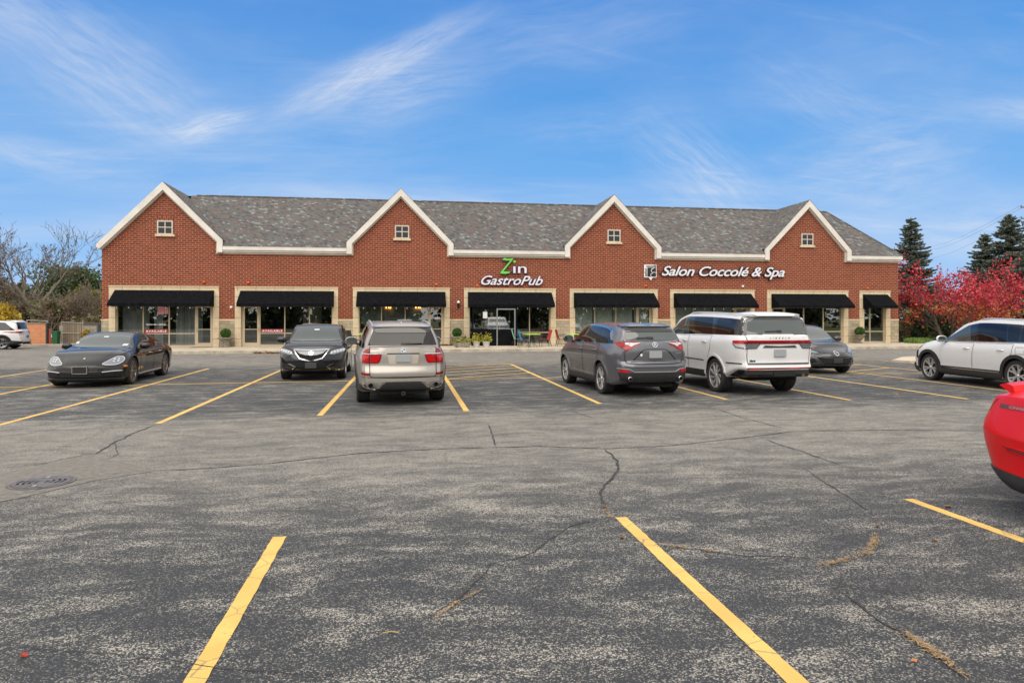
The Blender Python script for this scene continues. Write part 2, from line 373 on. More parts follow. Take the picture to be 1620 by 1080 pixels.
def clippings(px,w,n,seed):
    rr=random.Random(seed); P_=[Vector((*Gp(*p),0)) for p in px]; V=[];F=[]; L_=[(b-a).length for a,b in zip(P_,P_[1:])]; T_=sum(L_); cl=[rr.random() for _ in range(7)]
    for i in range(n):
        d=(rr.choice(cl)+rr.gauss(0,.07))*T_
        d=min(max(d,0),T_*.999); j=0
        while d>L_[j]: d-=L_[j]; j+=1
        c=P_[j].lerp(P_[j+1],d/L_[j])+Vector((rr.gauss(0,w*.4),rr.gauss(0,w*.4),.006+rr.uniform(0,.012))); a=rr.uniform(0,3.14); l=rr.uniform(.006,.02); q=rr.uniform(.0012,.003)
        u=Vector((math.cos(a),math.sin(a),rr.uniform(-.2,.2)))*l; v_=Vector((-math.sin(a),math.cos(a),0))*q; b=len(V); V+=[c-u-v_,c+u-v_,c+u+v_,c-u+v_]; F.append((b,b+1,b+2,b+3))
    return tag(mesh_obj('grass_clippings',V,F,M_debris),kind='stuff')
for i,((p,w),n_) in enumerate(zip(DB,(420,300,110,90,90))): clippings(p,w,n_,60+i)

# fallen leaves and twigs
M_leafb=vary('dead_leaf',(.12,.05,.02),(.30,.15,.06),30,.8,2); M_leafr=mat('red_leaf',(.35,.03,.015),.7); M_twig=mat('twig',(.35,.25,.13),.8)
rr=random.Random(11)
def leaf(x,y,s,mt,cat='leaf',lab=None,seed=0):
    r2=random.Random(seed); X,Y=Gp(x,y); a=r2.uniform(0,6.28); V=[(0,0,0)];F=[]
    n=9
    for k in range(n):
        th=2*math.pi*k/n; rad=s*(1 if k%2 else .62)*r2.uniform(.85,1.1); V.append((rad*math.cos(th),rad*.7*math.sin(th),.004+r2.uniform(0,.35)*s))
    for k in range(n): F.append((0,1+k,1+(k+1)%n))
    o=mesh_obj('fallen_leaf',V,F,mt); o.location=(X,Y,.006); o.rotation_euler=(0,0,a)
    return tag(o,lab,'leaf','fallen leaves on the asphalt')
LV=[(38,1040,.035,M_leafr,'small red leaf lying on the asphalt at the lower left corner'),(985,852,.035,M_leafb,'dark curled leaf just left of the head of the centre yellow line'),
 (1500,803,.045,M_leafb,'brown curled leaf on the right yellow line'),(1388,833,.03,M_leafb,'brown leaf beside the clippings in the crack'),(1479,856,.032,M_leafb,'brown leaf on the asphalt below the short right line'),
 (1446,1048,.025,mat('acorn_orange',(.45,.17,.06),.6),'small orange leaf fragment beside the crack at lower right'),(718,957,.022,M_leafb,'orange brown leaf at the crack left of the centre line'),(1420,625,.09,M_leafb,'pair of brown leaves lying out in the empty stall')]
for i,(x,y,s,m_,l) in enumerate(LV): leaf(x,y,s,m_,lab=l,seed=i)
mb=MB(); V=Gp(605,1003); mb.tube([(V[0],V[1],.008),(V[0]+.05,V[1]+.005,.012),(V[0]+.09,V[1]-.01,.008)],.004,6)
tag(mb.build('twig',M_twig),'short straw coloured twig lying left of the centre yellow line','twig')

# drain manhole in its patch of newer asphalt
M_patch=vary('patch_asphalt',(.125,.118,.105),(.20,.187,.165),14,.9,8,.3,bscale='g')
pp=[(-60,806),(40,786),(150,760),(240,746),(215,735),(175,727),(150,720),(120,724),(60,738),(0,748),(-80,756)]
P=[Gp(*p) for p in pp]
tag(MB().add([(x,y,.0045) for x,y in P],[tuple(range(len(P)))]).build('drain_apron',M_patch),kind='structure')
M_iron=vary('cast_iron',(.09,.082,.085),(.18,.165,.165),12,.6,4,.1,metal=.3); M_blk=mat('black_void',(.004,.004,.004),.9)
M_pale=mat('worn_iron',(.30,.28,.29),.5,.2)
mh=empty('drain_cover',(-3.85,7.94,.005),R(8),'round cast iron drain grate set in the asphalt patch','drain cover')
MB().lathe([(.0,.0),(.27,.0),(.27,.012),(.0,.012)],(0,0,0),32).build('grate',M_iron,mh)
MB().lathe([(.275,.0),(.31,.0),(.31,.008),(.275,.008),(.275,.0)],(0,0,0),32).build('rim',M_iron,mh)
for sx in (-1,1):
    for i in range(4):
        x0=.045+i*.052; h=(.035,.06,.085,.075)[i]
        for sy in (-1,1):
            MB().add([(sx*x0,sy*.010,.0135),(sx*(x0+.026),sy*.010,.0135),(sx*(x0+.026-.02),sy*(.012+h),.0135),(sx*(x0-.02),sy*(.012+h),.0135)],[(0,1,2,3)]).build('slot',M_blk,mh)
for sy in (-1,1): MB().bevbox(-.02,.02,sy*.2-.03,sy*.2+.03,.012,.02,.003).build('boss',M_pale,mh)
# ================================================================ shopping building
def brick_mat(name,vert=False):
    m=mat(name,(.3,.06,.04),.88); t=NT(m); g=t.obj()
    s=t.n('ShaderNodeSeparateXYZ',{0:g})
    u=t.math('ADD',s.outputs[0],s.outputs[1]) ; v=s.outputs[2]
    vec=t.n('ShaderNodeCombineXYZ',{0:v if vert else u,1:u if vert else v}).outputs[0]
    bt=t.n('ShaderNodeTexBrick',{'Vector':vec,'Color1':(.148,.023,.012,1),'Color2':(.228,.042,.021,1),'Mortar':(.40,.23,.13,1),'Scale':1.,'Mortar Size':.012,'Mortar Smooth':.25,'Bias':-.1,'Brick Width':.305,'Row Height':.1175},offset=.5)
    n1=t.noise(t.mapping(g,(1,1,.35)),.55,6,.65); n2=t.noise(g,14,4,.7)
    c=t.mix(.5,bt.outputs['Color'],t.ramp(n2,[(.25,(.35,.35,.35)),(.75,(.72,.68,.66))]),'OVERLAY')
    # weathering: dark run-off streaks and pale blooms
    st=t.rng(t.noise(t.mapping(g,(1.6,1,.22),loc=(4,0,0)),.8,5,.6),.60,.80)
    c=t.mix(t.math('MULTIPLY',st,.55),c,(.07,.03,.022,1))
    bl=t.rng(t.noise(t.mapping(g,(.7,1,1.6),loc=(9,3,1)),.9,6,.65),.66,.84)
    c=t.mix(t.math('MULTIPLY',bl,.38),c,(.50,.25,.18,1))
    t.l(c,t.b.inputs['Base Color'])
    t.bump(t.math('SUBTRACT',1.,bt.outputs['Fac']),.5,.01)
    return m
M_brick=brick_mat('red_brick'); M_brickv=brick_mat('soldier_brick',True)
def shingle():
    m=mat('shingles',(.15,.14,.14),.92); t=NT(m); g=t.obj(); s=t.n('ShaderNodeSeparateXYZ',{0:g})
    def cells(wd,row,sd):
        v=t.math('FLOOR',t.math('DIVIDE',s.outputs[2],row))
        u=t.math('FLOOR',t.math('ADD',t.math('DIVIDE',t.math('ADD',s.outputs[0],t.math('MULTIPLY',s.outputs[1],1.0)),wd),t.math('MULTIPLY',v,.37+sd)))
        c=t.n('ShaderNodeCombineXYZ',{0:u,1:v,2:sd})
        return t.n('ShaderNodeTexWhiteNoise',{0:c.outputs[0]},noise_dimensions='3D').outputs['Value'],v
    a,v=cells(.15,.085,.0); b,_=cells(.33,.085,.5)
    mixv=t.math('ADD',t.math('MULTIPLY',a,.6),t.math('MULTIPLY',b,.4))
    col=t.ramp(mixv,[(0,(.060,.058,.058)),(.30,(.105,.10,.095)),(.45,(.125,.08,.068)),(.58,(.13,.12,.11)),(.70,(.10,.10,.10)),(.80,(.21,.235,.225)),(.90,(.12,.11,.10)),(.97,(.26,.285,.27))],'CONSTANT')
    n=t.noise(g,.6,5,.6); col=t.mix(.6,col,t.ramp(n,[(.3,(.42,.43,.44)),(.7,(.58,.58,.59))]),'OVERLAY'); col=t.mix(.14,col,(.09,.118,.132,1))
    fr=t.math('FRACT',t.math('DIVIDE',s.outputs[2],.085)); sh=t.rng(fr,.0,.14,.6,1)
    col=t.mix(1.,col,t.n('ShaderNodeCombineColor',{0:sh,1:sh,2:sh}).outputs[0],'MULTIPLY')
    t.l(col,t.b.inputs['Base Color']); t.bump(t.math('ADD',a,t.math('MULTIPLY',fr,-.8)),.5,.02)
    return m
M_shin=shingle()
def stone_mat(name,c1,c2,bw,bh,ms,axis='xz',mort=(.25,.2,.14)):
    m=mat(name,c1,.85); t=NT(m); g=t.obj(); s=t.n('ShaderNodeSeparateXYZ',{0:g})
    vec=t.n('ShaderNodeCombineXYZ',{0:t.math('ADD',s.outputs[0],s.outputs[1]),1:s.outputs[2]}).outputs[0]
    bt=t.n('ShaderNodeTexBrick',{'Vector':vec,'Color1':c4(c1),'Color2':c4(c2),'Mortar':c4(mort),'Scale':1.,'Mortar Size':ms,'Mortar Smooth':.3,'Brick Width':bw,'Row Height':bh},offset=.5)
    n=t.noise(g,5,7,.7); c=t.mix(.55,bt.outputs['Color'],t.ramp(n,[(.25,(.32,.32,.32)),(.75,(.64,.62,.6))]),'OVERLAY')
    t.l(c,t.b.inputs['Base Color']); t.bump(t.math('ADD',n,t.math('MULTIPLY',bt.outputs['Fac'],-1.)),.7,.03)
    return m
M_ashlar=stone_mat('split_stone',(.33,.28,.19),(.46,.40,.29),.42,.205,.008)
M_lime=stone_mat('limestone_trim',(.60,.50,.34),(.64,.54,.37),1.02,30,.010)
M_limej=stone_mat('limestone_jamb',(.60,.50,.34),(.65,.55,.38),30,.60,.010)
M_trim=vary('white_trim',(.62,.59,.54),(.72,.69,.64),1.5,.55,5)
M_trim2=vary('cream_trim',(.50,.45,.38),(.60,.55,.47),1.5,.6,5)
M_alu=mat('tan_frame',(.50,.42,.29),.45,.1)
M_awn=vary('black_canvas',(.003,.0035,.005),(.008,.009,.011),6,.9,6,.15)
M_awn.node_tree.nodes['Principled BSDF'].inputs['Specular IOR Level'].default_value=.08
M_white=mat('white_enamel',(.78,.78,.80),.35); M_wletter=mat('letter_white',(.70,.70,.77),.4)
M_purple=mat('letter_return',(.09,.035,.075),.5); M_greenl=mat('letter_green',(.12,.62,.05),.4)
M_black=mat('black_plastic',(.012,.012,.013),.45); M_redst=mat('red_banner',(.33,.03,.035),.6)
def glass_mat(name,tint,refl=.14,rough=.0):
    m=bpy.data.materials.new(name); m.use_nodes=True; n=m.node_tree.nodes; n.clear(); l=m.node_tree.links
    o=n.new('ShaderNodeOutputMaterial'); mx=n.new('ShaderNodeMixShader'); tr=n.new('ShaderNodeBsdfTransparent'); gl=n.new('ShaderNodeBsdfGlossy')
    fr=n.new('ShaderNodeFresnel'); fr.inputs[0].default_value=1.5; ad=n.new('ShaderNodeMath'); ad.operation='MULTIPLY_ADD'; ad.inputs[1].default_value=1.0; ad.inputs[2].default_value=refl-.04; ad.use_clamp=True
    l.new(fr.outputs[0],ad.inputs[0]); l.new(ad.outputs[0],mx.inputs[0]); l.new(tr.outputs[0],mx.inputs[1]); l.new(gl.outputs[0],mx.inputs[2]); l.new(mx.outputs[0],o.inputs[0])
    tr.inputs[0].default_value=(*tint,1); gl.inputs['Roughness'].default_value=rough; gl.inputs[0].default_value=(.95,1,.97,1)
    return m
M_glass=glass_mat('shop_glass',(.62,.66,.64),.20,.006)
M_vinyl=glass_mat('clear_vinyl',(.6,.62,.62),.28,.02)

bld=empty('shopping_building',(0,41,0),0,'long red brick shop building with four white trimmed gables and shingled roof','building')
bld_off=Vector((0,-41,0))
def B(mb,name,m_,smooth=False,mats=None,parent=None):
    mb.v=[(x,y-41,z) for x,y,z in mb.v]
    return mb.build(name,m_,parent or bld,smooth,None,mats)
def BS(mb,name,m_):
    # every primitive of the collector becomes a part of its own
    st=mb.st+[(len(mb.v),len(mb.f))]
    for (a,fa),(b,fb) in zip(st,st[1:]):
        q=MB(); q.add(mb.v[a:b],[[i-a for i in f] for f in mb.f[fa:fb]]); B(q,name,m_)
XL,XR=-16.83,32.25; ZO=3.57; FW=.33; ZE=5.87
BAYS=[(-16.44,-10.62),(-9.76,-4.02),(-3.17,2.49),(3.34,8.97),(9.85,15.5),(16.33,22.0),(22.87,28.57),(29.39,31.62)]
GAB=[(-16.96,-13.56,-10.38),(-3.52,-.40,2.70),(9.50,12.62,15.66),(22.62,25.70,28.66)]
ZA=9.40
# wall: upper band with gables, then the piers
poly=[(XL,ZO),(XR,ZO),(XR,5.7)]
for i,(a,b,c) in list(enumerate(GAB))[::-1]:
    poly+=[(c-.12,5.7),(c-.12,6.1),(b,ZA-.15)]
    poly+= [(a+.12,6.1),(a+.12,5.7)] if i else [(XL,5.95)]
mb=MB(); mb.prism(poly,41.0,41.30)
xs=[XL]+[v for b in BAYS for v in b]+[XR]
for i in range(0,len(xs),2): mb.box(xs[i],xs[i+1],41.0,41.30,1.70,ZO)
mb.box(XL,XL+.3,41.3,57,0,5.8); mb.box(XR-.3,XR,41.3,57,0,5.8); mb.box(XL,XR,57,57.3,0,5.8)
B(mb,'wall',M_brick)
mb=MB(); mc=MB()
for i in range(0,len(xs),2):
    mb.box(xs[i]-(0 if i else 0.0),xs[i+1],40.975,41.28,.14,1.62); mc.bevbox(xs[i]-(0 if i else .03),xs[i+1]+(.03 if i==len(xs)-2 else 0),40.95,41.25,1.62,1.72,.012)
mb.box(XL-.022,XL,41.0,57,0,1.62); mb.box(XR,XR+.022,41.0,57,0,1.62)
BS(mb,'stone_base',M_ashlar); BS(mc,'stone_cap',M_lime)
# limestone frames round the openings
for i,(a,b) in enumerate(BAYS):
    h=MB(); h.prism([(a,ZO+.02),(a,ZO-.25+.0),(a+FW,ZO-.25),(b-FW,ZO-.25),(b,ZO-.25),(b,ZO+.02)],40.93,41.26)
    h.box(a-.02,b+.02,40.90,40.93,ZO-.04,ZO+.02)
    o=B(h,'stone_lintel',M_lime)
    j=MB(); j.box(a,a+FW,40.93,41.26,.145,ZO-.25); j.box(b-FW,b,40.93,41.26,.145,ZO-.25)
    BS(j,'stone_jamb',M_limej)
# gable trim and fascias
def offs(a,b,c,left):
    d=.40; sl=(ZA-6.2)/(b-a)
    return sl
mt=MB(); m2=MB()
def board(p,q,th,lo=0):
    # sloping board of width th below the line p-q, and its thinner cream frieze below
    d=Vector((q[0]-p[0],q[1]-p[1])); 
    return [(p[0],p[1]),(q[0],q[1]),(q[0],q[1]-th),(p[0],p[1]-th)]
VT=.42
for i,(a,b,c) in enumerate(GAB):
    zl=6.22 if i else 5.90
    outer=[(a,zl),(b,ZA+.02),(c,6.22)]
    inner=[(a+.33,zl+.05),(b,ZA-VT-.06),(c-.33,6.13)]
    if i: left=[(a,5.52),(a,zl)]; li=[(a+.30,6.12),(a+.30,5.52)]
    else: left=[(a-.04,5.70),(a-.04,5.88)]; li=[(a+.12,5.62)]
    pol=left+[(b,ZA+.02),(c,6.22),(c,5.52),(c-.30,5.52),(c-.30,6.12),(b,ZA-VT-.02)]+li
    mt.prism(pol,40.72,40.86)
    # inner frieze
    pol=([(a+.08,5.6),(a+.08,6.2)] if i else [(a+.02,5.66),(a+.02,5.76)])+[(b,ZA-.1),(c-.08,6.18),(c-.08,5.45),(c-.37,5.45),(c-.37,6.08),(b,ZA-VT-.12)]+([(a+.37,6.08),(a+.37,5.45),(a+.08,5.45)] if i else [(a+.2,5.60)])
    m2.prism(pol,40.86,40.998)
segs=[(GAB[0][2],GAB[1][0]),(GAB[1][2],GAB[2][0]),(GAB[2][2],GAB[3][0]),(GAB[3][2],XR+.12)]
for a,b in segs:
    mt.bevbox(a+.003,b-.003 if b<32 else b,40.72,40.84,5.64,5.88,.02)
    mt.box(a+.003,b-.003 if b<32 else b-.05,40.80,40.90,5.55,5.64)
    m2.box(a-.1,b+.1 if b<32 else b-.1,40.90,40.997,5.45,5.62)
mt.box(XR+.0,XR+.12,40.84,57.3,5.60,5.88)
mt.box(XL-.17,XL-.03,40.86,57.3,5.62,5.88)
B(mt,'fascia',M_trim); B(m2,'frieze',M_trim2)
# roof
YR=44.75; ZR=9.36; YE=40.70
def T(p): return p
rf=MB()
def quad(*p): rf.add([T(q) for q in p],[tuple(range(len(p)))])
hx=29.5
ZS=lambda y: ZE+(ZR-ZE)*(y-YE)/(YR-YE)
cuts=[-13.2]+[v for g in GAB[1:] for v in (g[0],g[2])]; cuts=[-13.2,GAB[0][2]]+[v for g in GAB[1:] for v in (g[0],g[2])]+[hx]
for i_ in range(len(cuts)-1):
    ys_=41.32 if i_%2==0 else YE
    quad((cuts[i_],YR,ZR),(cuts[i_+1],YR,ZR),(cuts[i_+1],ys_,ZS(ys_)),(cuts[i_],ys_,ZS(ys_)))
quad((hx,YR,ZR),(XR+.1,YE,ZE),(hx,YE,ZE))
for a_,b_,c_ in GAB:
    for x0_,x1_ in ((a_,a_+.33),(c_-.33,c_)):
        if x0_>-16: quad((x0_,41.33,ZS(41.33)-.004),(x1_,41.33,ZS(41.33)-.004),(x1_,40.87,ZS(40.87)-.004),(x0_,40.87,ZS(40.87)-.004))
quad((hx,YR,ZR),(hx,53.5,ZR),(XR+.1,57.4,ZE),(XR+.1,YE,ZE))              # right hip
quad((-13.56,YE+.02,ZA+.005),(-13.56,53.5,ZA+.005),(-17.0,57.4,ZE),(-17.0,YE+.02,ZE))  # left slope
quad((-13.56,53.5,ZR),(hx,53.5,ZR),(XR+.1,57.4,ZE),(-17.0,57.4,ZE))
quad((-13.56,YR,ZR-.03),(hx,YR,ZR-.03),(hx,53.5,ZR-.03),(-13.56,53.5,ZR-.03))
for i,(a,b,c) in enumerate(GAB):
    yb=YR+.5
    if i: quad((b,YE,ZA+.03),(b,yb,ZA+.03),(a-.04,yb,6.20-.0),(a-.04,YE,6.22))
    quad((b,YE,ZA+.03),(b,yb,ZA+.03),(c+.04,yb,6.20),(c+.04,YE,6.22))
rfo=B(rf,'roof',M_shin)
# ridge caps
rc=MB()
rc.tube([(-12.9,YR,ZR+.01),(hx,YR,ZR+.01)],.06,6)
rc.tube([(hx,YR,ZR),(XR+.1,YE,ZE+.02)],.05,6)
B(rc,'ridge_cap',M_shin)
# gable windows
M_dglass=mat('dark_pane',(.02,.022,.026),.08); 
for (cx_) in (-13.51,-.33,12.665,25.67):
    f=MB(); z0,z1=6.50,7.27; w2=.42
    f.box(cx_-w2,cx_-w2+.07,40.93,41.0,z0,z1); f.box(cx_+w2-.07,cx_+w2,40.93,41.0,z0,z1)
    f.box(cx_-w2+.07,cx_+w2-.07,40.93,41.0,z1-.07,z1); f.box(cx_-w2+.07,cx_+w2-.07,40.93,41.0,z0,z0+.05)
    f.box(cx_-.025,cx_+.025,40.95,40.995,z0+.05,z1-.07); f.box(cx_-w2+.07,cx_-.025,40.95,40.995,6.87,6.92); f.box(cx_+.025,cx_+w2-.07,40.95,40.995,6.87,6.92)
    fo=B(f,'window',M_trim2)
    p=MB(); p.box(cx_-w2+.05,cx_+w2-.05,40.965,40.998,z0+.03,z1-.05); B(p,'pane',M_dglass,parent=fo)
    s=MB(); s.bevbox(cx_-.52,cx_+.52,40.88,41.0,6.37,6.50,.012); B(s,'sill',M_lime,parent=fo)
    s=MB(); s.box(cx_-.46,cx_+.46,40.990,40.999,7.28,7.56); B(s,'brick_lintel',M_brickv,parent=fo)
# awnings
def awning(a,b,side=None):
    m=MB(); Y0,Y1=40.92,39.93; zt,zm,zb=3.35,2.60,2.43
    n=14; V=[];F=[]
    for k in range(n+1):
        x=a+(b-a)*k/n; sg=.012*math.sin(k*2.3)
        V+=[(x,Y0,zt),(x,(Y0+Y1)/2,(zt+zm)/2-.02+sg),(x,Y1,zm),(x,Y1-.005,zb+sg*.6)]
    for k in range(n):
        for j in range(3): F.append((k*4+j,k*4+j+1,k*4+j+5,k*4+j+4))
    m.add(V,F)
    for x in (a,b): m.add([(x,Y0,zt),(x,Y1,zm),(x,Y1,zb),(x,Y0,zb)],[(0,1,2,3)])
    fr=MB(); fr.tube([(a+.02,Y1+.03,zm-.03),(b-.02,Y1+.03,zm-.03)],.02,6); fr.tube([(a+.02,Y1+.03,zb+.04),(b-.02,Y1+.03,zb+.04)],.015,6)
    o=B(m,'awning',M_awn); s_=o.modifiers.new('s','SOLIDIFY'); s_.thickness=.008
    B(fr,'awning_frame',M_white,parent=o)
AW=[(-16.12,-10.88),(-9.45,-4.25),(-2.92,2.22),(3.58,8.70),(10.1,15.25),(16.55,21.75),(23.15,28.35),(29.62,31.40)]
for a,b in AW: awning(a,b)
m=MB(); m.add([(XL,43,3.35),(XL,48,3.35),(XL-.85,48,2.6),(XL-.85,43,2.6),(XL-.85,48,2.43),(XL-.85,43,2.43),(XL,48,2.43),(XL,43,2.43)],[(0,1,2,3),(3,2,4,5),(0,3,5,7),(1,6,4,2)])
B(m,'awning',M_awn)
# shopfronts
YG=41.16
M_inner=vary('interior_wall',(.10,.095,.085),(.16,.15,.13),1,.9,3); M_floorin=mat('interior_floor',(.10,.08,.06),.5)
M_curt=mat('curtain',(.60,.62,.62),.9); M_blind=vary('roller_blind',(.70,.74,.71),(.78,.81,.77),.7,.9,3); M_blindd=vary('dark_blind',(.24,.27,.27),(.32,.35,.34),.7,.9,3)
inn=MB()
inn.box(XL+.3,XR-.3,41.3,47,.10,.14); inn.box(XL+.3,XR-.3,46.9,47,.14,3.4); inn.box(XL+.3,XR-.3,41.3,47,3.4,3.45)
for x in (-10.2,-3.6,2.9,9.4,15.9,22.4,28.98): inn.box(x-.06,x+.06,41.32,46.9,.14,3.4)
inn.box(XL+.305,XL+.33,41.3,46.9,.14,3.4); inn.box(XR-.33,XR-.305,41.3,46.9,.14,3.4)
B(inn,'interior',M_inner)
def Pg(x): # picture column on the glass plane, worked out once
    th=math.atan(165/1080);c=math.cos(th);s=math.sin(th);dx=(x-810)/1080; return (dx*c+s)/(c-dx*s)*YG
def storefront(i,mull,rail=.88,door=None,base=.15,head=3.3,number=None):
    a,b=BAYS[i]; a+=FW; b-=FW
    f=MB(); w=.055
    f.box(a,a+w,YG-.06,YG+.05,base,head); f.box(b-w,b,YG-.06,YG+.05,base,head)
    f.box(a+w,b-w,YG-.06,YG+.05,head-.08,head)
    panels=[]; xs_=sorted([a+w/2]+mull+[b-w/2])
    for x in mull: f.box(x-w/2,x+w/2,YG-.055,YG+.045,base,head-.08)
    for p,q in zip(xs_,xs_[1:]):
        if door and abs((p+q)/2-(door[0]+door[1])/2)<.3:
            f.box(p+w/2,q-w/2,YG-.05,YG+.04,2.50,2.57); panels.append((p+w/2,q-w/2,2.57,head-.08)); continue
        f.box(p+w/2,q-w/2,YG-.05,YG+.04,base,base+.10); f.box(p+w/2,q-w/2,YG-.05,YG+.04,rail,rail+.055)
        panels+= [(p+w/2,q-w/2,base+.10,rail),(p+w/2,q-w/2,rail+.055,head-.08)]
    fo=B(f,'shopfront',M_alu)
    g=MB()
    for (p,q,z0,z1) in panels:
        g=MB(); g.add([(p,YG,z0),(q,YG,z0),(q,YG,z1),(p,YG,z1)],[(0,1,2,3)]); B(g,'pane',M_glass,parent=fo)
    if door:
        p,q=door[:2]; p+=w/2; q-=w/2; d=MB(); y0,y1=YG-.075,YG-.01
        d.box(p,p+.12,y0,y1,base,2.50); d.box(q-.12,q,y0,y1,base,2.50); d.box(p+.12,q-.12,y0,y1,2.38,2.50); d.box(p+.12,q-.12,y0,y1,base,base+.22); d.box(p+.12,q-.12,y0,y1,1.12,1.16)
        do=B(d,'door',M_alu)
        g=MB(); g.add([(p+.12,YG-.04,base+.22),(q-.12,YG-.04,base+.22),(q-.12,YG-.04,2.38),(p+.12,YG-.04,2.38)],[(0,1,2,3)]); B(g,'pane',M_glass,parent=do)
        hx_=(p+.06) if door[2]=='l' else (q-.06)
        g=MB(); g.tube([(hx_,YG-.08,1.0),(hx_,YG-.13,1.02),(hx_,YG-.13,1.22),(hx_,YG-.08,1.24)],.014,6); B(g,'handle',mat('handle_steel',(.5,.5,.5),.3,1),parent=do)
        if number:
            t_=textobj('door_number',number,.20,M_white,do,((p+q)/2,YG-.085-41,2.18),.006,0,.002,align='CENTER'); 
storefront(0,[Pg(227),Pg(268),Pg(309.6)],door=(Pg(309.6),BAYS[0][1]-FW-.027,'l'),number='571')
storefront(1,[Pg(411.5),Pg(450.7),Pg(489.6)],door=(BAYS[1][0]+FW+.027,Pg(411.5),'r'),number='575')
storefront(2,[Pg(603.6),Pg(641),Pg(677.5)],door=(Pg(677.5),BAYS[2][1]-FW-.027,'l'),number='579')
storefront(3,[Pg(777),Pg(806),Pg(837.5)])
storefront(4,[Pg(940.6),Pg(973.9),Pg(1006.5)],door=(Pg(1006.5),BAYS[4][1]-FW-.027,'l'))
storefront(5,[Pg(1096.5),Pg(1129),Pg(1161)],door=(Pg(1161),BAYS[5][1]-FW-.027,'l'))
storefront(6,[Pg(1241),Pg(1271),Pg(1302)],door=(BAYS[6][0]+FW+.027,Pg(1241),'r'))
storefront(7,[Pg(1375.6)])
# curtains, blinds behind the glass
def curtain(x0,x1,y,name='curtain',mt_=None,amp=.05,z0=.3,z1=3.2,fr=26):
    n=int((x1-x0)*30); V=[];F=[]
    for k in range(n+1):
        x=x0+(x1-x0)*k/n; yy=y+amp*math.sin(x*fr)+amp*.5*math.sin(x*fr*.43+1)
        V+=[(x,yy,z0),(x,yy*1.0,z1)]
    for k in range(n): F.append((2*k,2*k+2,2*k+3,2*k+1))
    m=MB(); m.add(V,F); return B(m,name,mt_ or M_curt,smooth=True)
curtain(-16.0,-14.62,41.75); curtain(-14.35,-13.9,41.8); curtain(-13.2,-12.75,41.8); curtain(-12.7,-11.75,41.75); 
m=MB(); m.box(-6.3,-5.2,43.0,43.1,.14,3.35); B(m,'partition',vary('partition_wall',(.30,.30,.26),(.36,.35,.30),1,.9,2))
for a_,b_,mt_,zb_ in ((-2.72,-1.42,M_blindd,1.45),(-1.38,-.13,M_blindd,1.2),(-.08,1.16,M_blindd,1.2),(6.32,7.32,vary('olive_blind',(.16,.15,.08),(.2,.19,.1),1,.9,2),2.3),
        (10.22,11.37,M_blind,.95),(11.43,12.65,M_blind,.95),(12.7,13.95,M_blind,.95),(14.05,15.0,M_blind,.95),(16.7,18.0,M_blind,.95),(18.05,19.25,M_blind,.95),(19.3,20.6,M_blind,.95),(20.7,21.6,M_blind,.95)):
    m=MB(); m.box(a_,b_,41.26,41.275,zb_,3.3); m.box(a_,b_,41.255,41.28,zb_-.03,zb_); B(m,'roller_blind',mt_)
# signs on the glass
def glass_sign(name,text,x0,x1,z0,z1,bgm,tm,size,lab,tx=None,bold=.004,shear=0):
    e=empty(name,((x0+x1)/2,YG-.09,z0),0,lab,'sign'); w_=(x1-x0)/2
    if bgm: MB().box(-w_,w_,0,.006,0,z1-z0).build('banner',bgm,e)
    t_=textobj('lettering',text,size,tm,e,(0,-.004,(z1-z0)/2-size*.34),bold,shear,.001,align='CENTER',space=1.25)
    wd=max(v.co.x for v in t_.data.vertices)-min(v.co.x for v in t_.data.vertices); t_.scale=(min(3,(x1-x0)*.88/wd),1,1)
glass_sign('available_banner','AVAILABLE',Pg(229.5),Pg(266.5),.945,1.15,M_redst,M_white,.17,'red AVAILABLE banner in the curtained shop window')
glass_sign('available_banner','AVAILABLE',Pg(413),Pg(449.5),.945,1.15,M_redst,M_white,.17,'red AVAILABLE banner in the uncurtained window right of door 575')
glass_sign('window_lettering','Fashion that redefines.',Pg(230),Pg(266),1.36,1.50,None,M_white,.13,'white words Fashion that redefines on the curtained window')
pk=MB(); pk.box(-.30,.02,-.003,.003,-.22,.22); pk.box(.04,.24,-.003,.003,-.2,.18)
tag(pk.build('paper_notice',mat('pink_paper',(.75,.35,.42),.8)),'pair of pink paper notices taped inside the curtained window','notice').location=(Pg(259),YG-.02,2.22)
pk=MB(); pk.box(-.13,.13,-.003,.003,-.05,.06)
tag(pk.build('door_notice',mat('pale_paper',(.7,.62,.62),.8)),'small pale notice on the glass of door 579','notice').location=(Pg(691),YG-.085,1.78)
e=textobj('open_sign','OPEN',.34,mat('neon_off',(.22,.22,.24),.3),None,(Pg(852),YG+.06,2.1),.0,0,.01); tag(e,'unlit OPEN neon sign in the restaurant window','sign')
# vestibule under the restaurant awning
ves=empty('entrance_vestibule',(5.0,40,.15),0,'black canvas vestibule with clear panels and aluminium framed door','vestibule')
M_alus=mat('bare_aluminium',(.36,.36,.36),.35,.8)
x0,xd0,xd1,x1=3.78-5,5.22-5,6.28-5,6.42-5; y0=0; zt=2.42-.15
m=MB(); m.box(x0,xd0-.04,y0,y0+.03,0,.98); m.box(xd1+.04,x1,y0,y0+.03,0,zt); m.box(x0-.02,x0+.05,y0-.01,y0+.04,0,zt); m.box(x0,xd0-.04,y0,y0+.03,zt-.14,zt+.05); m.box(x0,x0+.03,y0+.04,.93,0,.98); m.box(x1-.03,x1,y0+.03,.93,0,zt); m.box(xd0-.04,x1,y0,y0+.03,2.22,zt+.1)
m.build('canvas_wall',M_awn,ves)
m=MB(); m.add([(x0+.05,.015,.98),(xd0-.04,.015,.98),(xd0-.04,.015,zt-.14),(x0+.05,.015,zt-.14)],[(0,1,2,3)]); m.build('clear_panel',M_vinyl,ves)
m=MB(); 
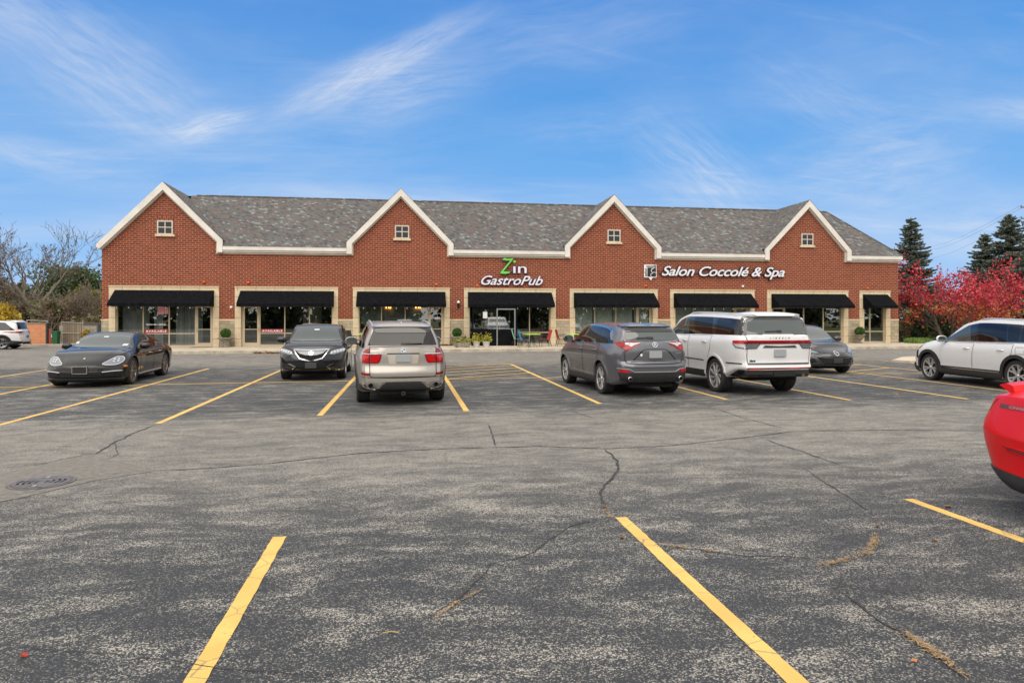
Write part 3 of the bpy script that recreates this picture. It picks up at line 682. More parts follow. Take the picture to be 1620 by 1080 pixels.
for x in (xd0,xd1): m.box(x-.035,x+.035,-.03,.03,0,2.2)
m.box(xd0+.035,xd1-.035,-.03,.03,2.13,2.2)
do=m.build('door_frame',M_alus,ves)
m=MB(); m.box(xd0+.04,xd1-.04,-.02,.01,.02,.98); do=m.build('door',M_awn,ves)
m=MB(); m.box(xd0+.04,xd1-.04,-.022,.012,.98,1.02); m.tube([(xd0+.12,-.03,.9),(xd0+.12,-.07,.92),(xd0+.12,-.07,1.1),(xd0+.12,-.03,1.12)],.012,6); m.build('door_rail',M_alus,do)
m=MB(); m.add([(xd0+.04,-.005,1.02),(xd1-.04,-.005,1.02),(xd1-.04,-.005,2.13),(xd0+.04,-.005,2.13)],[(0,1,2,3)]); m.build('door_window',M_vinyl,do)
m=MB(); m.box(-.62,-.36,-.006,-.002,1.62,2.0); m.build('menu_sheet',mat('menu_paper',(.6,.6,.6),.8),ves)

# shop signs
sg=empty('restaurant_sign',(4.3,40.9,3.6),0,'illuminated Zin GastroPub letters with green Z and purple edges','sign')
def letters(parent,text,x,z,size,front,back,bold,shear,width=None,space=1,sx=1,depth=.05,nm='lettering'):
    b_=textobj('letter_return',text,size,back,parent,(0,.0,0),bold+.028,shear,depth,space=space)
    f_=textobj(nm,text,size,front,parent,(0,0,0),bold,shear,.006,space=space)
    xs_=[v.co.x for v in f_.data.vertices]; k=(width/(max(xs_)-min(xs_))) if width else sx
    for o in (b_,f_): o.scale=(k,1,1)
    f_.location=(x-min(xs_)*k,-depth-.012,z); b_.location=(x-min(xs_)*k,0,z)
    return f_
# green Z with swash
Z=[(.02,.02),(.40,.0),(.72,.06),(.92,.30),(.80,.14),(.60,.16),(.24,.17),(1.0,1.08),(1.02,1.14),(.55,1.10),(.34,1.16),(.22,1.08),(.16,1.0),(.30,1.02),(.50,.98),(.80,.99),(.02,.10)]
zz=[(1.22+x*.78,.86+y*.82) for x,y in Z]
def grow(p,d):
    out=[];n=len(p); ar=sum(p[i][0]*p[(i+1)%n][1]-p[(i+1)%n][0]*p[i][1] for i in range(n)); s_=1 if ar>0 else -1
    for i in range(n):
        a=Vector(p[i-1]);b=Vector(p[i]);c=Vector(p[(i+1)%n]); d1=(b-a).normalized(); d2=(c-b).normalized(); t_=(d1+d2); t_=t_.normalized() if t_.length>.3 else d1
        out.append((b.x+t_.y*d*s_,b.y-t_.x*d*s_))
    return out
MB().prism(zz,-.062,-.03).build('letter_z',M_greenl,sg)
MB().prism(grow(zz,.045),-.05,.06).build('letter_return',M_purple,sg)
letters(sg,'ın',2.02,.92,.86,M_wletter,M_purple,.004,0,width=.82)
m=MB(); m.cyl((2.09,-.07,1.60),(2.09,-.03,1.60),.075,16); m.build('letter_dot',M_greenl,sg)
letters(sg,'GastroPub',.06,.20,.78,M_wletter,M_purple,.008,.42,width=3.78,space=1.0)
s2=empty('salon_sign',(14.6,40.9,4.1),0,'white Salon Coccolé & Spa letters with square emblem','sign')
letters(s2,'Salon Coccolé & Spa',1.12,.36,.84,M_wletter,M_black,.012,.36,width=8.30,space=.95,depth=.06)
# raceway and emblem
m=MB(); m.box(.95,9.3,.02,.07,.50,.62); m.build('raceway',mat('raceway_brown',(.16,.05,.035),.6),s2)
m=MB(); m.box(0,.80,-.02,.06,.22,1.02); em=m.build('emblem',M_white,s2)
m=MB(); m.prism([(.30,.22),(.42,.06),(.46,.06),(.55,.22)],-.02,.05); m.build('emblem_point',M_white,em)
m=MB(); m.box(.20,.76,-.03,-.018,.27,.84); m.build('emblem_field',M_black,em)
m=MB(); m.tube([(.66,-.035,.82),(.50,-.035,.76),(.44,-.035,.62),(.54,-.035,.50),(.40,-.035,.40),(.44,-.035,.28),(.50,-.035,.14)],[.012,.025,.022,.02,.018,.02,.01],6); m.tube([(.50,-.035,.52),(.62,-.035,.55),(.76,-.035,.52)],.016,6); m.build('emblem_scroll',M_white,em)
t_=textobj('emblem_lettering','coccolé',.20,M_black,em,(.10,-.028,.87),.006,.2,.002); xs_=[v.co.x for v in t_.data.vertices]; t_.scale=(.66/(max(xs_)-min(xs_)),1,1)
t_=textobj('emblem_lettering','salon',.20,M_black,em,(.155,-.028,.27),.006,.2,.002,rot=(R(90),R(-90),0)); xs_=[v.co.x for v in t_.data.vertices]; t_.scale=(.52/(max(xs_)-min(xs_)),1,1)

# orange alarm lights, white sensor domes, lantern
M_or=mat('orange_lens',(.75,.12,.02),.35)
al=[(323,446,'over the curtained shop'),(393,447,'over door 575'),(690,450,'over door 579'),(755,452,'left of the GastroPub lettering'),(1021,452,'below the salon emblem'),(1372,456,'over the last bay')]
def onwall(x,y,Y=41.0):
    th=math.atan(165/1080);c=math.cos(th);s=math.sin(th);dx=(x-810)/1080;t=Y/(c-dx*s); return ((dx*c+s)*t,1.75+(504-y)/1080*t)
for x,y,l in al:
    X,Zz=onwall(x,y); e=empty('alarm_light',(X,40.99,Zz),0,'small orange alarm light on the brick '+l,'alarm light','orange alarm lights on the brick')
    MB().bevbox(-.09,.09,-.03,0,-.07,.07,.01).build('base',mat('alarm_base',(.45,.08,.03),.5),e); MB().lathe([(0,-.11),(.05,-.10),(.07,-.06),(.075,-.03)],n=14,axis='y').build('lens',M_or,e,True)
for x,y,l in [(366,486,'beside the second bay'),(1175,453,'above the sixth awning')]:
    X,Zz=onwall(x,y); e=empty('sensor_dome',(X,40.99,Zz),0,'small white round sensor on the brick '+l,'sensor','white sensor domes')
    MB().lathe([(0,-.10),(.05,-.09),(.08,-.04),(.085,0)],n=16,axis='y').build('dome',M_white,e,True)
X,Zz=onwall(725,480); e=empty('wall_lantern',(X,41.0,Zz),0,'black wall lantern with white cap between door 579 and the restaurant','lantern')
m=MB(); m.box(-.06,.06,-.02,0,-.30,-.05); m.tube([(0,-.02,-.25),(0,-.14,-.28),(0,-.16,-.20)],.015,6); m.lathe([(0,-.20),(.05,-.2),(.075,-.05),(.09,.02),(.0,.02)],(0,-.16,0),8); m.build('bracket',M_black,e)
m=MB(); m.lathe([(.085,.02),(.09,.06),(.07,.13),(.0,.18)],(0,-.16,0),10); m.build('lamp_glass',mat('frosted_glass',(.75,.75,.72),.3),e,True)

# string lights under the awnings
M_bulb=mat('clear_bulb',(.8,.8,.75),.15); M_wire=mat('wire',(.02,.02,.02),.6)
for k,((a,b),lb) in enumerate(zip(AW[:6],['first','second','third','restaurant','fifth','sixth'])):
    e=empty('string_light',((a+b)/2,40.05,2.45),0,'string of small bulbs under the %s awning from the left'%lb if lb!='restaurant' else 'string of small bulbs under the restaurant awning','string light','string lights under the awnings')
    L=(b-a)/2-.1; pts=[]; nb=8
    for i in range(nb*4+1):
        u=i/(nb*4); x=-L+2*L*u; pts.append((x,.02,-.01-.05*math.sin(math.pi*((u*nb)%1))))
    MB().tube(pts,.005,5).build('cable',M_wire,e)
    for i in range(nb):
        x=-L+2*L*(i+.5)/nb; MB().lathe([(0,-.115),(.025,-.10),(.032,-.075),(.02,-.04),(.012,-.03),(0,-.03)],(x,.02,-.02),8).build('bulb',M_bulb,e,True)
# lamps burning inside the third shop
M_warm=bpy.data.materials.new('lamp_glow'); M_warm.use_nodes=True; bb=M_warm.node_tree.nodes['Principled BSDF']; bb.inputs['Emission Color'].default_value=(1,.42,.10,1); bb.inputs['Emission Strength'].default_value=4; bb.inputs['Base Color'].default_value=(.8,.5,.2,1)
for x,l in ((614,'left'),(661,'right')):
    X=Pg(x); e=empty('chandelier',(X,41.21,2.35),0,'lit amber chandelier, the %s one behind the glass beside door 579'%l,'chandelier')
    MB().tube([(0,0,.25),(0,0,.9)],.008,5).build('rod',M_wire,e)
    for j in range(5):
        a=j*1.257; MB().lathe([(0,-.05),(.03,-.03),(.035,.0),(.02,.05),(0,.06)],(.14*math.cos(a),.02*math.sin(a),.05+.05*(j%2)),8).build('lamp',M_warm,e,True)
# ================================================================ cars
def pchip(pts):
    X=[p[0] for p in pts];Y=[p[1] for p in pts];n=len(X)
    h=[X[i+1]-X[i] for i in range(n-1)]; d=[(Y[i+1]-Y[i])/h[i] for i in range(n-1)]
    m=[0]*n
    for i in range(1,n-1):
        if d[i-1]*d[i]>0:
            w1=2*h[i]+h[i-1];w2=h[i]+2*h[i-1]; m[i]=(w1+w2)/(w1/d[i-1]+w2/d[i])
    m[0]=d[0];m[-1]=d[-1]
    def f(x):
        if x<=X[0]: return Y[0]
        if x>=X[-1]: return Y[-1]
        i=0
        while x>X[i+1]: i+=1
        t=(x-X[i])/h[i]; t2=t*t;t3=t2*t
        return (2*t3-3*t2+1)*Y[i]+(t3-2*t2+t)*h[i]*m[i]+(-2*t3+3*t2)*Y[i+1]+(t3-t2)*h[i]*m[i+1]
    return f
def crom(P,n):
    out=[]
    for i in range(len(P)-1):
        p0=P[i-1] if i else P[i]+(P[i]-P[i+1]); p1=P[i];p2=P[i+1]; p3=P[i+2] if i+2<len(P) else P[i+1]+(P[i+1]-P[i])
        for k in range(n):
            t=k/n; out.append(.5*((2*p1)+(p2-p0)*t+(2*p0-5*p1+4*p2-p3)*t*t+(3*p1-3*p2+p3-p0)*t*t*t))
    out.append(P[-1]); return out
M_cglass=mat('car_glass',(.055,.07,.07),.02,spec=1.0); 
M_cglass2=mat('tinted_car_glass',(.006,.006,.007),.02,spec=.6)
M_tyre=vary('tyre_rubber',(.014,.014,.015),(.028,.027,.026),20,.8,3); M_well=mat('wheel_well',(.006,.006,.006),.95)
M_alloy=mat('alloy',(.62,.62,.63),.32,.65); M_chrome=mat('chrome',(.75,.75,.77),.10,1.); M_disc=mat('brake_disc',(.08,.08,.085),.4,.6)
M_plast=vary('black_cladding',(.016,.016,.018),(.026,.026,.028),30,.55,3); M_seam=mat('panel_gap',(.004,.004,.004),.8)
M_rlens=mat('red_lens',(.24,.004,.008),.12,coat=.3); M_rlens2=mat('bright_red_lens',(.44,.008,.012),.12,coat=.3); M_clens=mat('clear_lens',(.24,.26,.29),.08,.5,.6); M_olens=mat('amber_lens',(.7,.18,.02),.12,coat=1)
M_wlens=mat('white_lens',(.50,.50,.53),.12,coat=1); M_plate=mat('plate_grey',(.30,.32,.34),.5); M_gloss=mat('gloss_black',(.008,.008,.009),.06,coat=1)
def paint(name,c,metal=.4,rough=.28,coat=.55): 
    m=mat(name,c,rough,metal,coat); t=NT(m)
    fl=t.noise(t.obj(),900,1,.5); t.l(t.mix(t.rng(fl,.55,.8),c4(c),c4(tuple(min(1,v*1.25+.01) for v in c))),t.b.inputs['Base Color'])
    return m
class Car:
    def __init__(s,name,label,group,spec,paintm,loc,heading):
        # heading: rotation about z of a car whose nose points along +x
        s.sp=spec; s.p=paintm; s.L=spec['L']; s.W=spec['W']/2
        s.root=empty(name,(loc[0],loc[1],0),heading,label,spec.get('cat','car'),group)
        g=lambda k: pchip(spec[k])
        s.top=g('top'); s.belt=g('belt'); s.bot=g('bot'); s.w=g('w'); s.wt=g('wt'); s.wr=g('wr')
        s.fp=pchip(spec['nose']); s.rp=pchip(spec['tail'])
        s.pf,s.pr=spec.get('plan',(.32,.22))
        s.body()
    def warp(s,x,y,z):
        h=s.L/2; 
        if x>h-.95:
            wf=((x-(h-.95))/.95)**2; return x-wf*(s.pf*(abs(y)/s.W)**2.6+s.fp(z))
        if x<-h+.8:
            wf=((-h+.8-x)/.8)**2; return x+wf*(s.pr*(abs(y)/s.W)**3.+s.rp(z))
        return x
    def section(s,x,inset=0):
        zb,zt,zr,w,wt,wr=s.bot(x),s.belt(x),s.top(x),s.w(x),s.wt(x),s.wr(x)
        zr=max(zr,zt+.02); cr=min(.06+.02*(zr-zt<.2),(zr-zt)*.5); ze=zr-cr
        H=zt-zb; sh=s.sp.get('shoulder',.80)
        A=[(w-.10,zb),(w-.03,zb+.06),(w-.025,zb+.25*H),(w,zb+.52*H),(w-.004,zb+sh*H),(wt+.018,zt-.025),(wt,zt)]
        A=[Vector(p) for p in A]
        cab=max(0,min(1,(zr-zt-.12)/.3))
        m1=Vector((wt+(wr-wt)*.5+.018*cab,zt+(ze-zt)*.5)); 
        wr2=wr
        Bp=[Vector((wt-.012,zt+.004)),m1,Vector((wr2,ze)),Vector((wr2-.045,ze+cr*.38)),Vector((wr2*.62,ze+cr*.80)),Vector((wr2*.3,ze+cr*.97)),Vector((0,zr))]
        return crom(A,4)+crom(Bp,3)
    def body(s):
        h=s.L/2; xs=[]
        n=64
        for i in range(n+1): xs.append(-h+s.L*i/n)
        xs+= [p[0] for k in ('top','belt','w') for p in s.sp[k]]; xs+= [-h+d for d in (.01,.03,.06,.1,.14,.18)]+[h-d for d in (.01,.03,.06,.1,.15)]
        xs=sorted(x for x in xs if -h<=x<=h); q=[xs[0]]
        for x in xs[1:]:
            if x-q[-1]>.008: q.append(x)
        if q[-1]<h-.001: q[-1]=h
        xs=q; M=9; V=[];F=[]; rings=[]
        K=len(s.section(0))
        for x in xs:
            S=s.section(x); base=len(V)
            for p in S: V.append((s.warp(x,p.x,p.y),p.x,p.y))
            for p in S[-2::-1]: V.append((s.warp(x,p.x,p.y),-p.x,p.y))
            y0=S[0].x; z0=S[0].y
            for j in range(1,M+1):
                y=-y0+2*y0*j/(M+1); V.append((s.warp(x,y,z0),y,z0))
            rings.append(base)
        R_=2*K-1+M
        for a,b in zip(rings,rings[1:]):
            for j in range(R_): F.append((a+j,a+(j+1)%R_,b+(j+1)%R_,b+j))
        for end,base in ((0,rings[0]),(1,rings[-1])):
            rows=[]
            x=xs[0] if end==0 else xs[-1]; S=s.section(x)
            for k in range(K-1):
                l=base+k; r=base+2*K-2-k; mid=[]
                if k==0: mid=[base+2*K-1+j for j in range(M)][::-1]
                else:
                    y0=S[k].x; z0=S[k].y
                    for j in range(1,M+1):
                        y=y0-2*y0*j/(M+1); mid.append(len(V)); V.append((s.warp(x,y,z0),y,z0))
                rows.append([l]+mid+[r])
            for ra,rb in zip(rows,rows[1:]):
                for j in range(M+1): F.append((ra[j],ra[j+1],rb[j+1],rb[j]))
            ap=base+K-1
            for j in range(M+1): F.append((rows[-1][j],rows[-1][j+1],ap))
        me=bpy.data.meshes.new('body'); me.from_pydata(V,[],F)
        bm=bmesh.new(); bm.from_mesh(me); bmesh.ops.remove_doubles(bm,verts=bm.verts[:],dist=.0006); bmesh.ops.recalc_face_normals(bm,faces=bm.faces[:]); bm.to_mesh(me)
        s.bvh=BVHTree.FromBMesh(bm); bm.free()
        me.materials.append(s.p); me.materials.append(M_well)
        o=bpy.data.objects.new('body',me); COL.objects.link(o)
        # wheel arches
        ra=s.sp['arch']; mb=MB()
        for xw in s.sp['axles']:
            for sd in (-1,1):
                y0,y1=sorted((sd*(s.W-.36),sd*(s.W+.2)))
                m2=MB().lathe([(0,y0),(ra,y0),(ra,y1),(0,y1)],(xw,0,s.sp['R']+.01),32,'y')
                mb.add(m2.v,m2.f)
        bm=bmesh.new(); 
        for v in mb.v: bm.verts.new(v)
        bm.verts.ensure_lookup_table()
        for f in mb.f:
            try: bm.faces.new([bm.verts[i] for i in f])
            except ValueError: pass
        bmesh.ops.remove_doubles(bm,verts=bm.verts[:],dist=.0005)
        bmesh.ops.dissolve_degenerate(bm,edges=bm.edges[:],dist=.0001); bmesh.ops.recalc_face_normals(bm,faces=bm.faces[:])
        cm=bpy.data.meshes.new('cut'); bm.to_mesh(cm); bm.free(); cm.materials.append(s.p); cm.materials.append(M_well)
        cm.polygons.foreach_set('material_index',[1]*len(cm.polygons))
        co=bpy.data.objects.new('cut',cm); COL.objects.link(co)
        md=o.modifiers.new('b','BOOLEAN'); md.operation='DIFFERENCE'; md.object=co; md.solver='EXACT'
        me2=bpy.data.meshes.new_from_object(o.evaluated_get(bpy.context.evaluated_depsgraph_get()))
        o.modifiers.clear(); o.data=me2; bpy.data.objects.remove(co)
        me2.polygons.foreach_set('use_smooth',[True]*len(me2.polygons)); me2.set_sharp_from_angle(angle=R(32))
        o.parent=s.root; s.bodyo=o
    # ---- projection of flat outlines onto the bodywork
    def hit(s,mode,u,v):
        if mode=='L': o,d=Vector((u,3,v)),Vector((0,-1,0))
        elif mode=='X': o,d=Vector((u,-3,v)),Vector((0,1,0))
        elif mode=='F': o,d=Vector((6,u,v)),Vector((-1,0,0))
        elif mode=='R': o,d=Vector((-6,u,v)),Vector((1,0,0))
        elif mode=='T': o,d=Vector((u,v,4)),Vector((0,0,-1))
        elif mode[0]=='D':      # diagonal front/rear corner: D f|r L|R ; u runs along the corner in y
            sx=1 if mode[1]=='f' else -1; sy=1 if mode[2]=='L' else -1; a=R(float(mode[3:] or 45))
            d=Vector((-sx*math.cos(a),-sy*math.sin(a),0)); t_=Vector((-sx*math.sin(a)*1,sy*math.cos(a)*1,0))
            c=Vector((sx*(s.L/2-.35),sy*(s.W-.35),0)); o=c-d*3+t_*u+Vector((0,0,v))
        l,n,i,dist=s.bvh.ray_cast(o,d)
        if l is None:
            l,n,i,dist=s.bvh.find_nearest(o+d*(o.length-.5 if False else 2.6))
            if n.dot(d)>0: n=-n
        if n.dot(d)>0: n=-n
        return l,n
    def patch(s,name,mode,poly,mt,off=.004,th=0,parent=None,step=.045,smooth=0,sharp=40):
        if smooth:
            P=[Vector(p) for p in poly]; n=len(P); q=[]
            for i in range(n):
                p0,p1,p2,p3=P[i-1],P[i],P[(i+1)%n],P[(i+2)%n]
                for k in range(smooth):
                    t=k/smooth; q.append(.5*((2*p1)+(p2-p0)*t+(2*p0-5*p1+4*p2-p3)*t*t+(3*p1-3*p2+p3-p0)*t*t*t))
            poly=q
        B_=[]; n=len(poly)
        for i in range(n):
            a=Vector(poly[i]);b=Vector(poly[(i+1)%n]); k=max(1,int((b-a).length/step))
            for j in range(k): B_.append(a.lerp(b,j/k))
        xs=[p.x for p in B_];ys=[p.y for p in B_]; pts=list(B_)
        def inside(x,y):
            c=False;m=len(B_)
            for i in range(m):
                a=B_[i];b=B_[i-1]
                if (a.y>y)!=(b.y>y) and x<(b.x-a.x)*(y-a.y)/(b.y-a.y)+a.x: c=not c
            return c
        nx=max(1,int((max(xs)-min(xs))/step)); ny=max(1,int((max(ys)-min(ys))/step))
        for i in range(nx+1):
            for j in range(ny+1):
                x=min(xs)+(max(xs)-min(xs))*(i+.5)/(nx+1); y=min(ys)+(max(ys)-min(ys))*(j+.5)/(ny+1)
                if inside(x,y) and min((Vector((x,y))-p).length for p in B_)>step*.35: pts.append(Vector((x,y)))
        nb=len(B_)
        r=delaunay_2d_cdt(pts,[(i,(i+1)%nb) for i in range(nb)],[],1,1e-5)
        vs_,fs_=r[0],r[2]; V=[];Nn=[]
        for v in vs_:
            l,nn=s.hit(mode,v.x,v.y); V.append(l+nn*(off+th)); Nn.append(nn)
        F=[tuple(f) for f in fs_]
        if th:
            m=len(V); V+=[V[i]-Nn[i]*(th+.004+off) for i in range(m)]
            cnt={}
            for f in F:
                for a,b in zip(f,f[1:]+f[:1]): cnt[(a,b)]=1
            F+=[(a,a+m,b+m,b) for (a,b) in cnt if (b,a) not in cnt]
        o=mesh_obj(name,V,F,mt,parent or s.root)
        bm=bmesh.new(); bm.from_mesh(o.data)
        # orient outward
        c=Vector((0,0,.7))
        for f in bm.faces:
            if f.normal.dot(f.calc_center_median()-c)<0 and not th: f.normal_flip()
        if th: bmesh.ops.recalc_face_normals(bm,faces=bm.faces[:])
        bm.to_mesh(o.data); bm.free()
        o.data.polygons.foreach_set('use_smooth',[True]*len(o.data.polygons)); o.data.set_sharp_from_angle(angle=R(sharp))
        return o
    def rib(s,name,mode,pts,wd,mt,off=.004,th=0,parent=None,closed=False,step=.05,smooth=0):
        P=[Vector(p) for p in pts]
        if smooth:
            q=[];n=len(P)
            rng_=range(n) if closed else range(n-1)
            for i in rng_:
                p0=P[i-1] if (i or closed) else P[0]; p1=P[i];p2=P[(i+1)%n]; p3=P[(i+2)%n] if (closed or i+2<n) else P[-1]
                for k in range(smooth):
                    t=k/smooth; q.append(.5*((2*p1)+(p2-p0)*t+(2*p0-5*p1+4*p2-p3)*t*t+(3*p1-3*p2+p3-p0)*t*t*t))
            if not closed: q.append(P[-1])
            P=q
        if closed: P=P+[P[0]]
        Q=[]
        for a,b in zip(P,P[1:]):
            k=max(1,int((b-a).length/step))
            for j in range(k): Q.append(a.lerp(b,j/k))
        Q.append(P[-1]); V=[];F=[];n=len(Q)
        for i,p in enumerate(Q):
            if closed and i in (0,n-1): d=(Q[1]-Q[-2])
            else: d=Q[min(i+1,n-1)]-Q[max(i-1,0)]
            d=d.normalized(); q=Vector((-d.y,d.x))*wd/2
            for sgn in (1,-1):
                l,nn=s.hit(mode,p.x+q.x*sgn,p.y+q.y*sgn); V.append(l+nn*(off+th))
                if th: V.append(l-nn*.003)
        m=4 if th else 2
        for i in range(n-1):
            a=i*m;b=(i+1)*m
            if th: F+=[(a,a+2,b+2,b),(a+1,a,b,b+1),(a+2,a+3,b+3,b+2)]
            else: F.append((a,a+1,b+1,b))
        if th and not closed: F+=[(0,1,3,2),((n-1)*m,(n-1)*m+2,(n-1)*m+3,(n-1)*m+1)]
        o=mesh_obj(name,V,F,mt,parent or s.root,True,35)
        return o
    def both(s,fn,name,poly,*a,**k):
        k2=dict(k)
        if 'pl' in k: 
            pl,pr_=k.pop('pl'); k2=dict(k); k['parent']=pl; k2['parent']=pr_
        return fn(name,'L',poly,*a,**k),fn(name,'X',poly,*a,**k2)
    def mir(s,fn,name,mode,poly,*a,**k):
        return fn(name,mode,poly,*a,**k),fn(name,mode,[(-p[0],p[1]) for p in poly],*a,**k)
    # greenhouse window outlines follow the belt and the roof edge
    def ze(s,x):
        zt=s.belt(x); zr=max(s.top(x),zt+.02); return zr-min(.06+.02*(zr-zt<.2),(zr-zt)*.5)
    def winpoly(s,xb0,xt0,xb1,xt1,lo=.035,hi=.05,n=10):
        P=[]
        for i in range(n+1):
            x=xb0+(xb1-xb0)*i/n; P.append((x,s.belt(x)+lo))
        for i in range(n+1):
            x=xt1+(xt0-xt1)*i/n; z=s.ze(x)-hi
            P.append((x,max(z,s.belt(x)+lo+.012)))
        q=[P[0]]
        for p in P[1:]:
            if (Vector(p)-Vector(q[-1])).length>.012: q.append(p)
        if (Vector(q[0])-Vector(q[-1])).length<.012: q.pop()
        return q
    def wheels(s,style,rim=M_alloy,dark=M_disc,n=5,steer=0,rr=None):
        Rw=s.sp['R']; tw=s.sp.get('tw',.24); rr=rr or Rw*.70
        proto=None
        for xi,xw in enumerate(s.sp['axles']):
            for sd in (1,-1):
                y=sd*(s.W-tw/2-.025)
                if proto is None:
                    hub=MB().lathe([(0,.02),(rr*.62,.02),(rr*.62,.035),(0,.035)],n=24,axis='y'); 
                    hub.lathe([(rr*.9,-tw/2+.02),(rr*.98,-tw/2+.02),(rr*.98,tw/2-.03),(rr*.9,tw/2-.03),(rr*.62,0),(0,-.02),(0,-.05),(rr*.9,-tw/2+.02)],n=28,axis='y')
                    wo=hub.build('wheel',dark,s.root,True,30)
                    t=MB(); pr=[(rr*.985,-tw/2+.03),(rr*1.03,-tw/2+.005),(Rw*.93,-tw/2+.0),(Rw*.985,-tw/2+.025)]
                    k=5
                    for j in range(k+1):
                        yy=-tw/2+.03+(tw-.06)*j/k; pr+= [(Rw,yy-.004 if j else yy),(Rw-.008,yy),(Rw,yy+.006)] if 0<j<k else [(Rw,yy)]
                    pr+=[(Rw*.985,tw/2-.025),(Rw*.93,tw/2),(rr*1.03,tw/2-.005),(rr*.985,tw/2-.03)]
                    t.lathe(pr,n=40,axis='y'); t.build('tyre',M_tyre,wo,True,30)
                    r=MB(); yo=tw/2-.015
                    r.lathe([(rr,yo-.03),(rr,yo),(rr*.94,yo-.004),(rr*.92,yo-.03)],n=40,axis='y')
                    r.lathe([(0,yo-.008),(rr*.13,yo-.012),(rr*.17,yo-.03),(rr*.17,yo-.06)],n=20,axis='y')
                    def spoke(a,w0,w1,tw_=0,r0=.12,r1=.93,dz0=.02,dz1=.008,skew=0):
                        V=[]
                        for (rad,w_,dz,aa) in ((rr*r0,w0,dz0,a),(rr*(r0+r1)/2,(w0+w1)/2,dz0*.9,a+skew/2),(rr*r1,w1,dz1,a+skew)):
                            c_=Vector((math.cos(aa),0,math.sin(aa))); q_=Vector((-math.sin(aa),0,math.cos(aa)))
                            for (k_,yy) in ((-1,-.03),(-.75,0),(.75,0),(1,-.03)): V.append(c_*rad+q_*(w_*k_)+Vector((0,yo-dz+yy,0)))
                        r.add(V,[(i*4+j,i*4+j+1,i*4+j+5,i*4+j+4) for i in (0,1) for j in range(3)])
                    for i in range(n):
                        a=2*math.pi*i/n+.3
                        if style=='pair':
                            spoke(a-.13,.014,.020,skew=-.07); spoke(a+.13,.014,.020,skew=.07)
                        elif style=='v':
                            spoke(a,.022,.024,skew=-.26); spoke(a,.022,.024,skew=.26)
                        elif style=='turbine': spoke(a,.018,.034,skew=.38)
                        elif style=='multi': spoke(a,.014,.014,skew=.0); spoke(a,.010,.012,skew=.2)
                        else: spoke(a,.03,.045)
                    r.build('rim',rim,wo,True,25)
                    proto=wo; o=wo
                else:
                    o=copy_tree(proto,s.root)
                o.location=(xw,y,Rw); o.rotation_euler=(0,random.uniform(0,6),0) if sd>0 else (0,random.uniform(0,6),math.pi)
                if xi==1 and steer: o.rotation_euler=(0,o.rotation_euler[1],o.rotation_euler[2]+steer)
    def mirror_units(s,x,z,cap,sz=1,glassm=None,y=None):
        for sd in (1,-1):
            y0=(y or s.wt(x))
            bm=bmesh.new(); bmesh.ops.create_icosphere(bm,subdivisions=3,radius=1)
            for v in bm.verts:
                c=v.co; fx=c.x; 
                c.x=(c.x*.075 if c.x>0 else max(c.x,-.45)*.075); c.y=(abs(c.y)**.8)*(1 if c.y>0 else -1)*.125; c.z=(abs(c.z)**.8)*(1 if c.z>0 else -1)*.082
                c*=sz; c+=Vector((x,sd*(y0+.105*sz+.03),z+.065*sz))
            o=MB().addbm(bm).build('door_mirror',cap,s.root,True,40)
            m=MB(); m.tube([(x+.02,sd*(y0-.04),z-.01),(x+.01,sd*(y0+.06),z+.01),(x+.0,sd*(y0+.09),z+.03)],[.03,.024,.028],8); m.build('mirror_arm',M_black,o,True)
            m=MB(); yc=sd*(y0+.105*sz+.03); V=[];
            for k in range(16):
                a=k*math.pi/8; V.append((x-.036*sz,yc+.108*sz*math.copysign(abs(math.cos(a))**.7,math.cos(a)),z+.065*sz+.066*sz*math.copysign(abs(math.sin(a))**.7,math.sin(a))))
            m.add(V,[tuple(range(16))]); m.build('mirror_glass',M_mirror,o)
    def handles(s,pts,mt,parents=None):
        for i,(x,z) in enumerate(pts):
            for sd,md in ((1,'L'),(-1,'X')):
                l,n=s.hit(md,x,z); 
                m=MB(); m.tube([l+Vector((-.10,sd*.004,0)),l+Vector((-.085,sd*.035,0)),l+Vector((0,sd*.042,.004)),l+Vector((.085,sd*.035,0)),l+Vector((.10,sd*.004,0))],[.010,.013,.014,.013,.010],6)
                par=(parents[i][0] if sd>0 else parents[i][1]) if parents else s.root
                m.build('handle',mt,par,True)
    def rails(s,x0,x1,mt,h=.05,inset=.06):
        for sd in (1,-1):
            P=[];n=10
            for k in range(n+1):
                x=x0+(x1-x0)*k/n; lift=h*min(1,min(k,n-k)/1.2)
                z=s.top(x)-.045+lift; P.append((x,sd*(s.wr(x)-inset),z))
            MB().tube(P,.018,8).build('roof_rail',mt,s.root,True)
    def fin(s,x,mt):
        z=s.top(x); m=MB(); m.add([(x-.09,-.03,z-.01),(x-.09,.03,z-.01),(x+.09,.012,z-.01),(x+.09,-.012,z-.01),(x-.08,0,z+.065),(x-.04,0,z+.06)],[(0,1,4),(1,2,5,4),(3,0,4,5),(2,3,5)])
        m.build('antenna_fin',mt,s.root)
    def plate(s,end,z,w=.31,h=.16,frame=None,y=0,tilt=0,mt=None):
        l,n=s.hit('F' if end>0 else 'R',y,z); sx=1 if end>0 else -1
        e=MB(); e.bevbox(-.012,.012,-w/2,w/2,-h/2,h/2,.006); o=e.build('licence_plate',mt or M_plate,s.root); o.location=(l.x+sx*.022,y,z); o.rotation_euler=(0,tilt,0)
        if frame:
            e=MB(); 
            for a_ in ((-w/2-.015,-w/2,-h/2-.015,h/2+.015),(w/2,w/2+.015,-h/2-.015,h/2+.015),(-w/2,w/2,-h/2-.015,-h/2),(-w/2,w/2,h/2,h/2+.015)): e.box(-.014,.016,*a_)
            f_=e.build('plate_frame',frame,o)
        return o
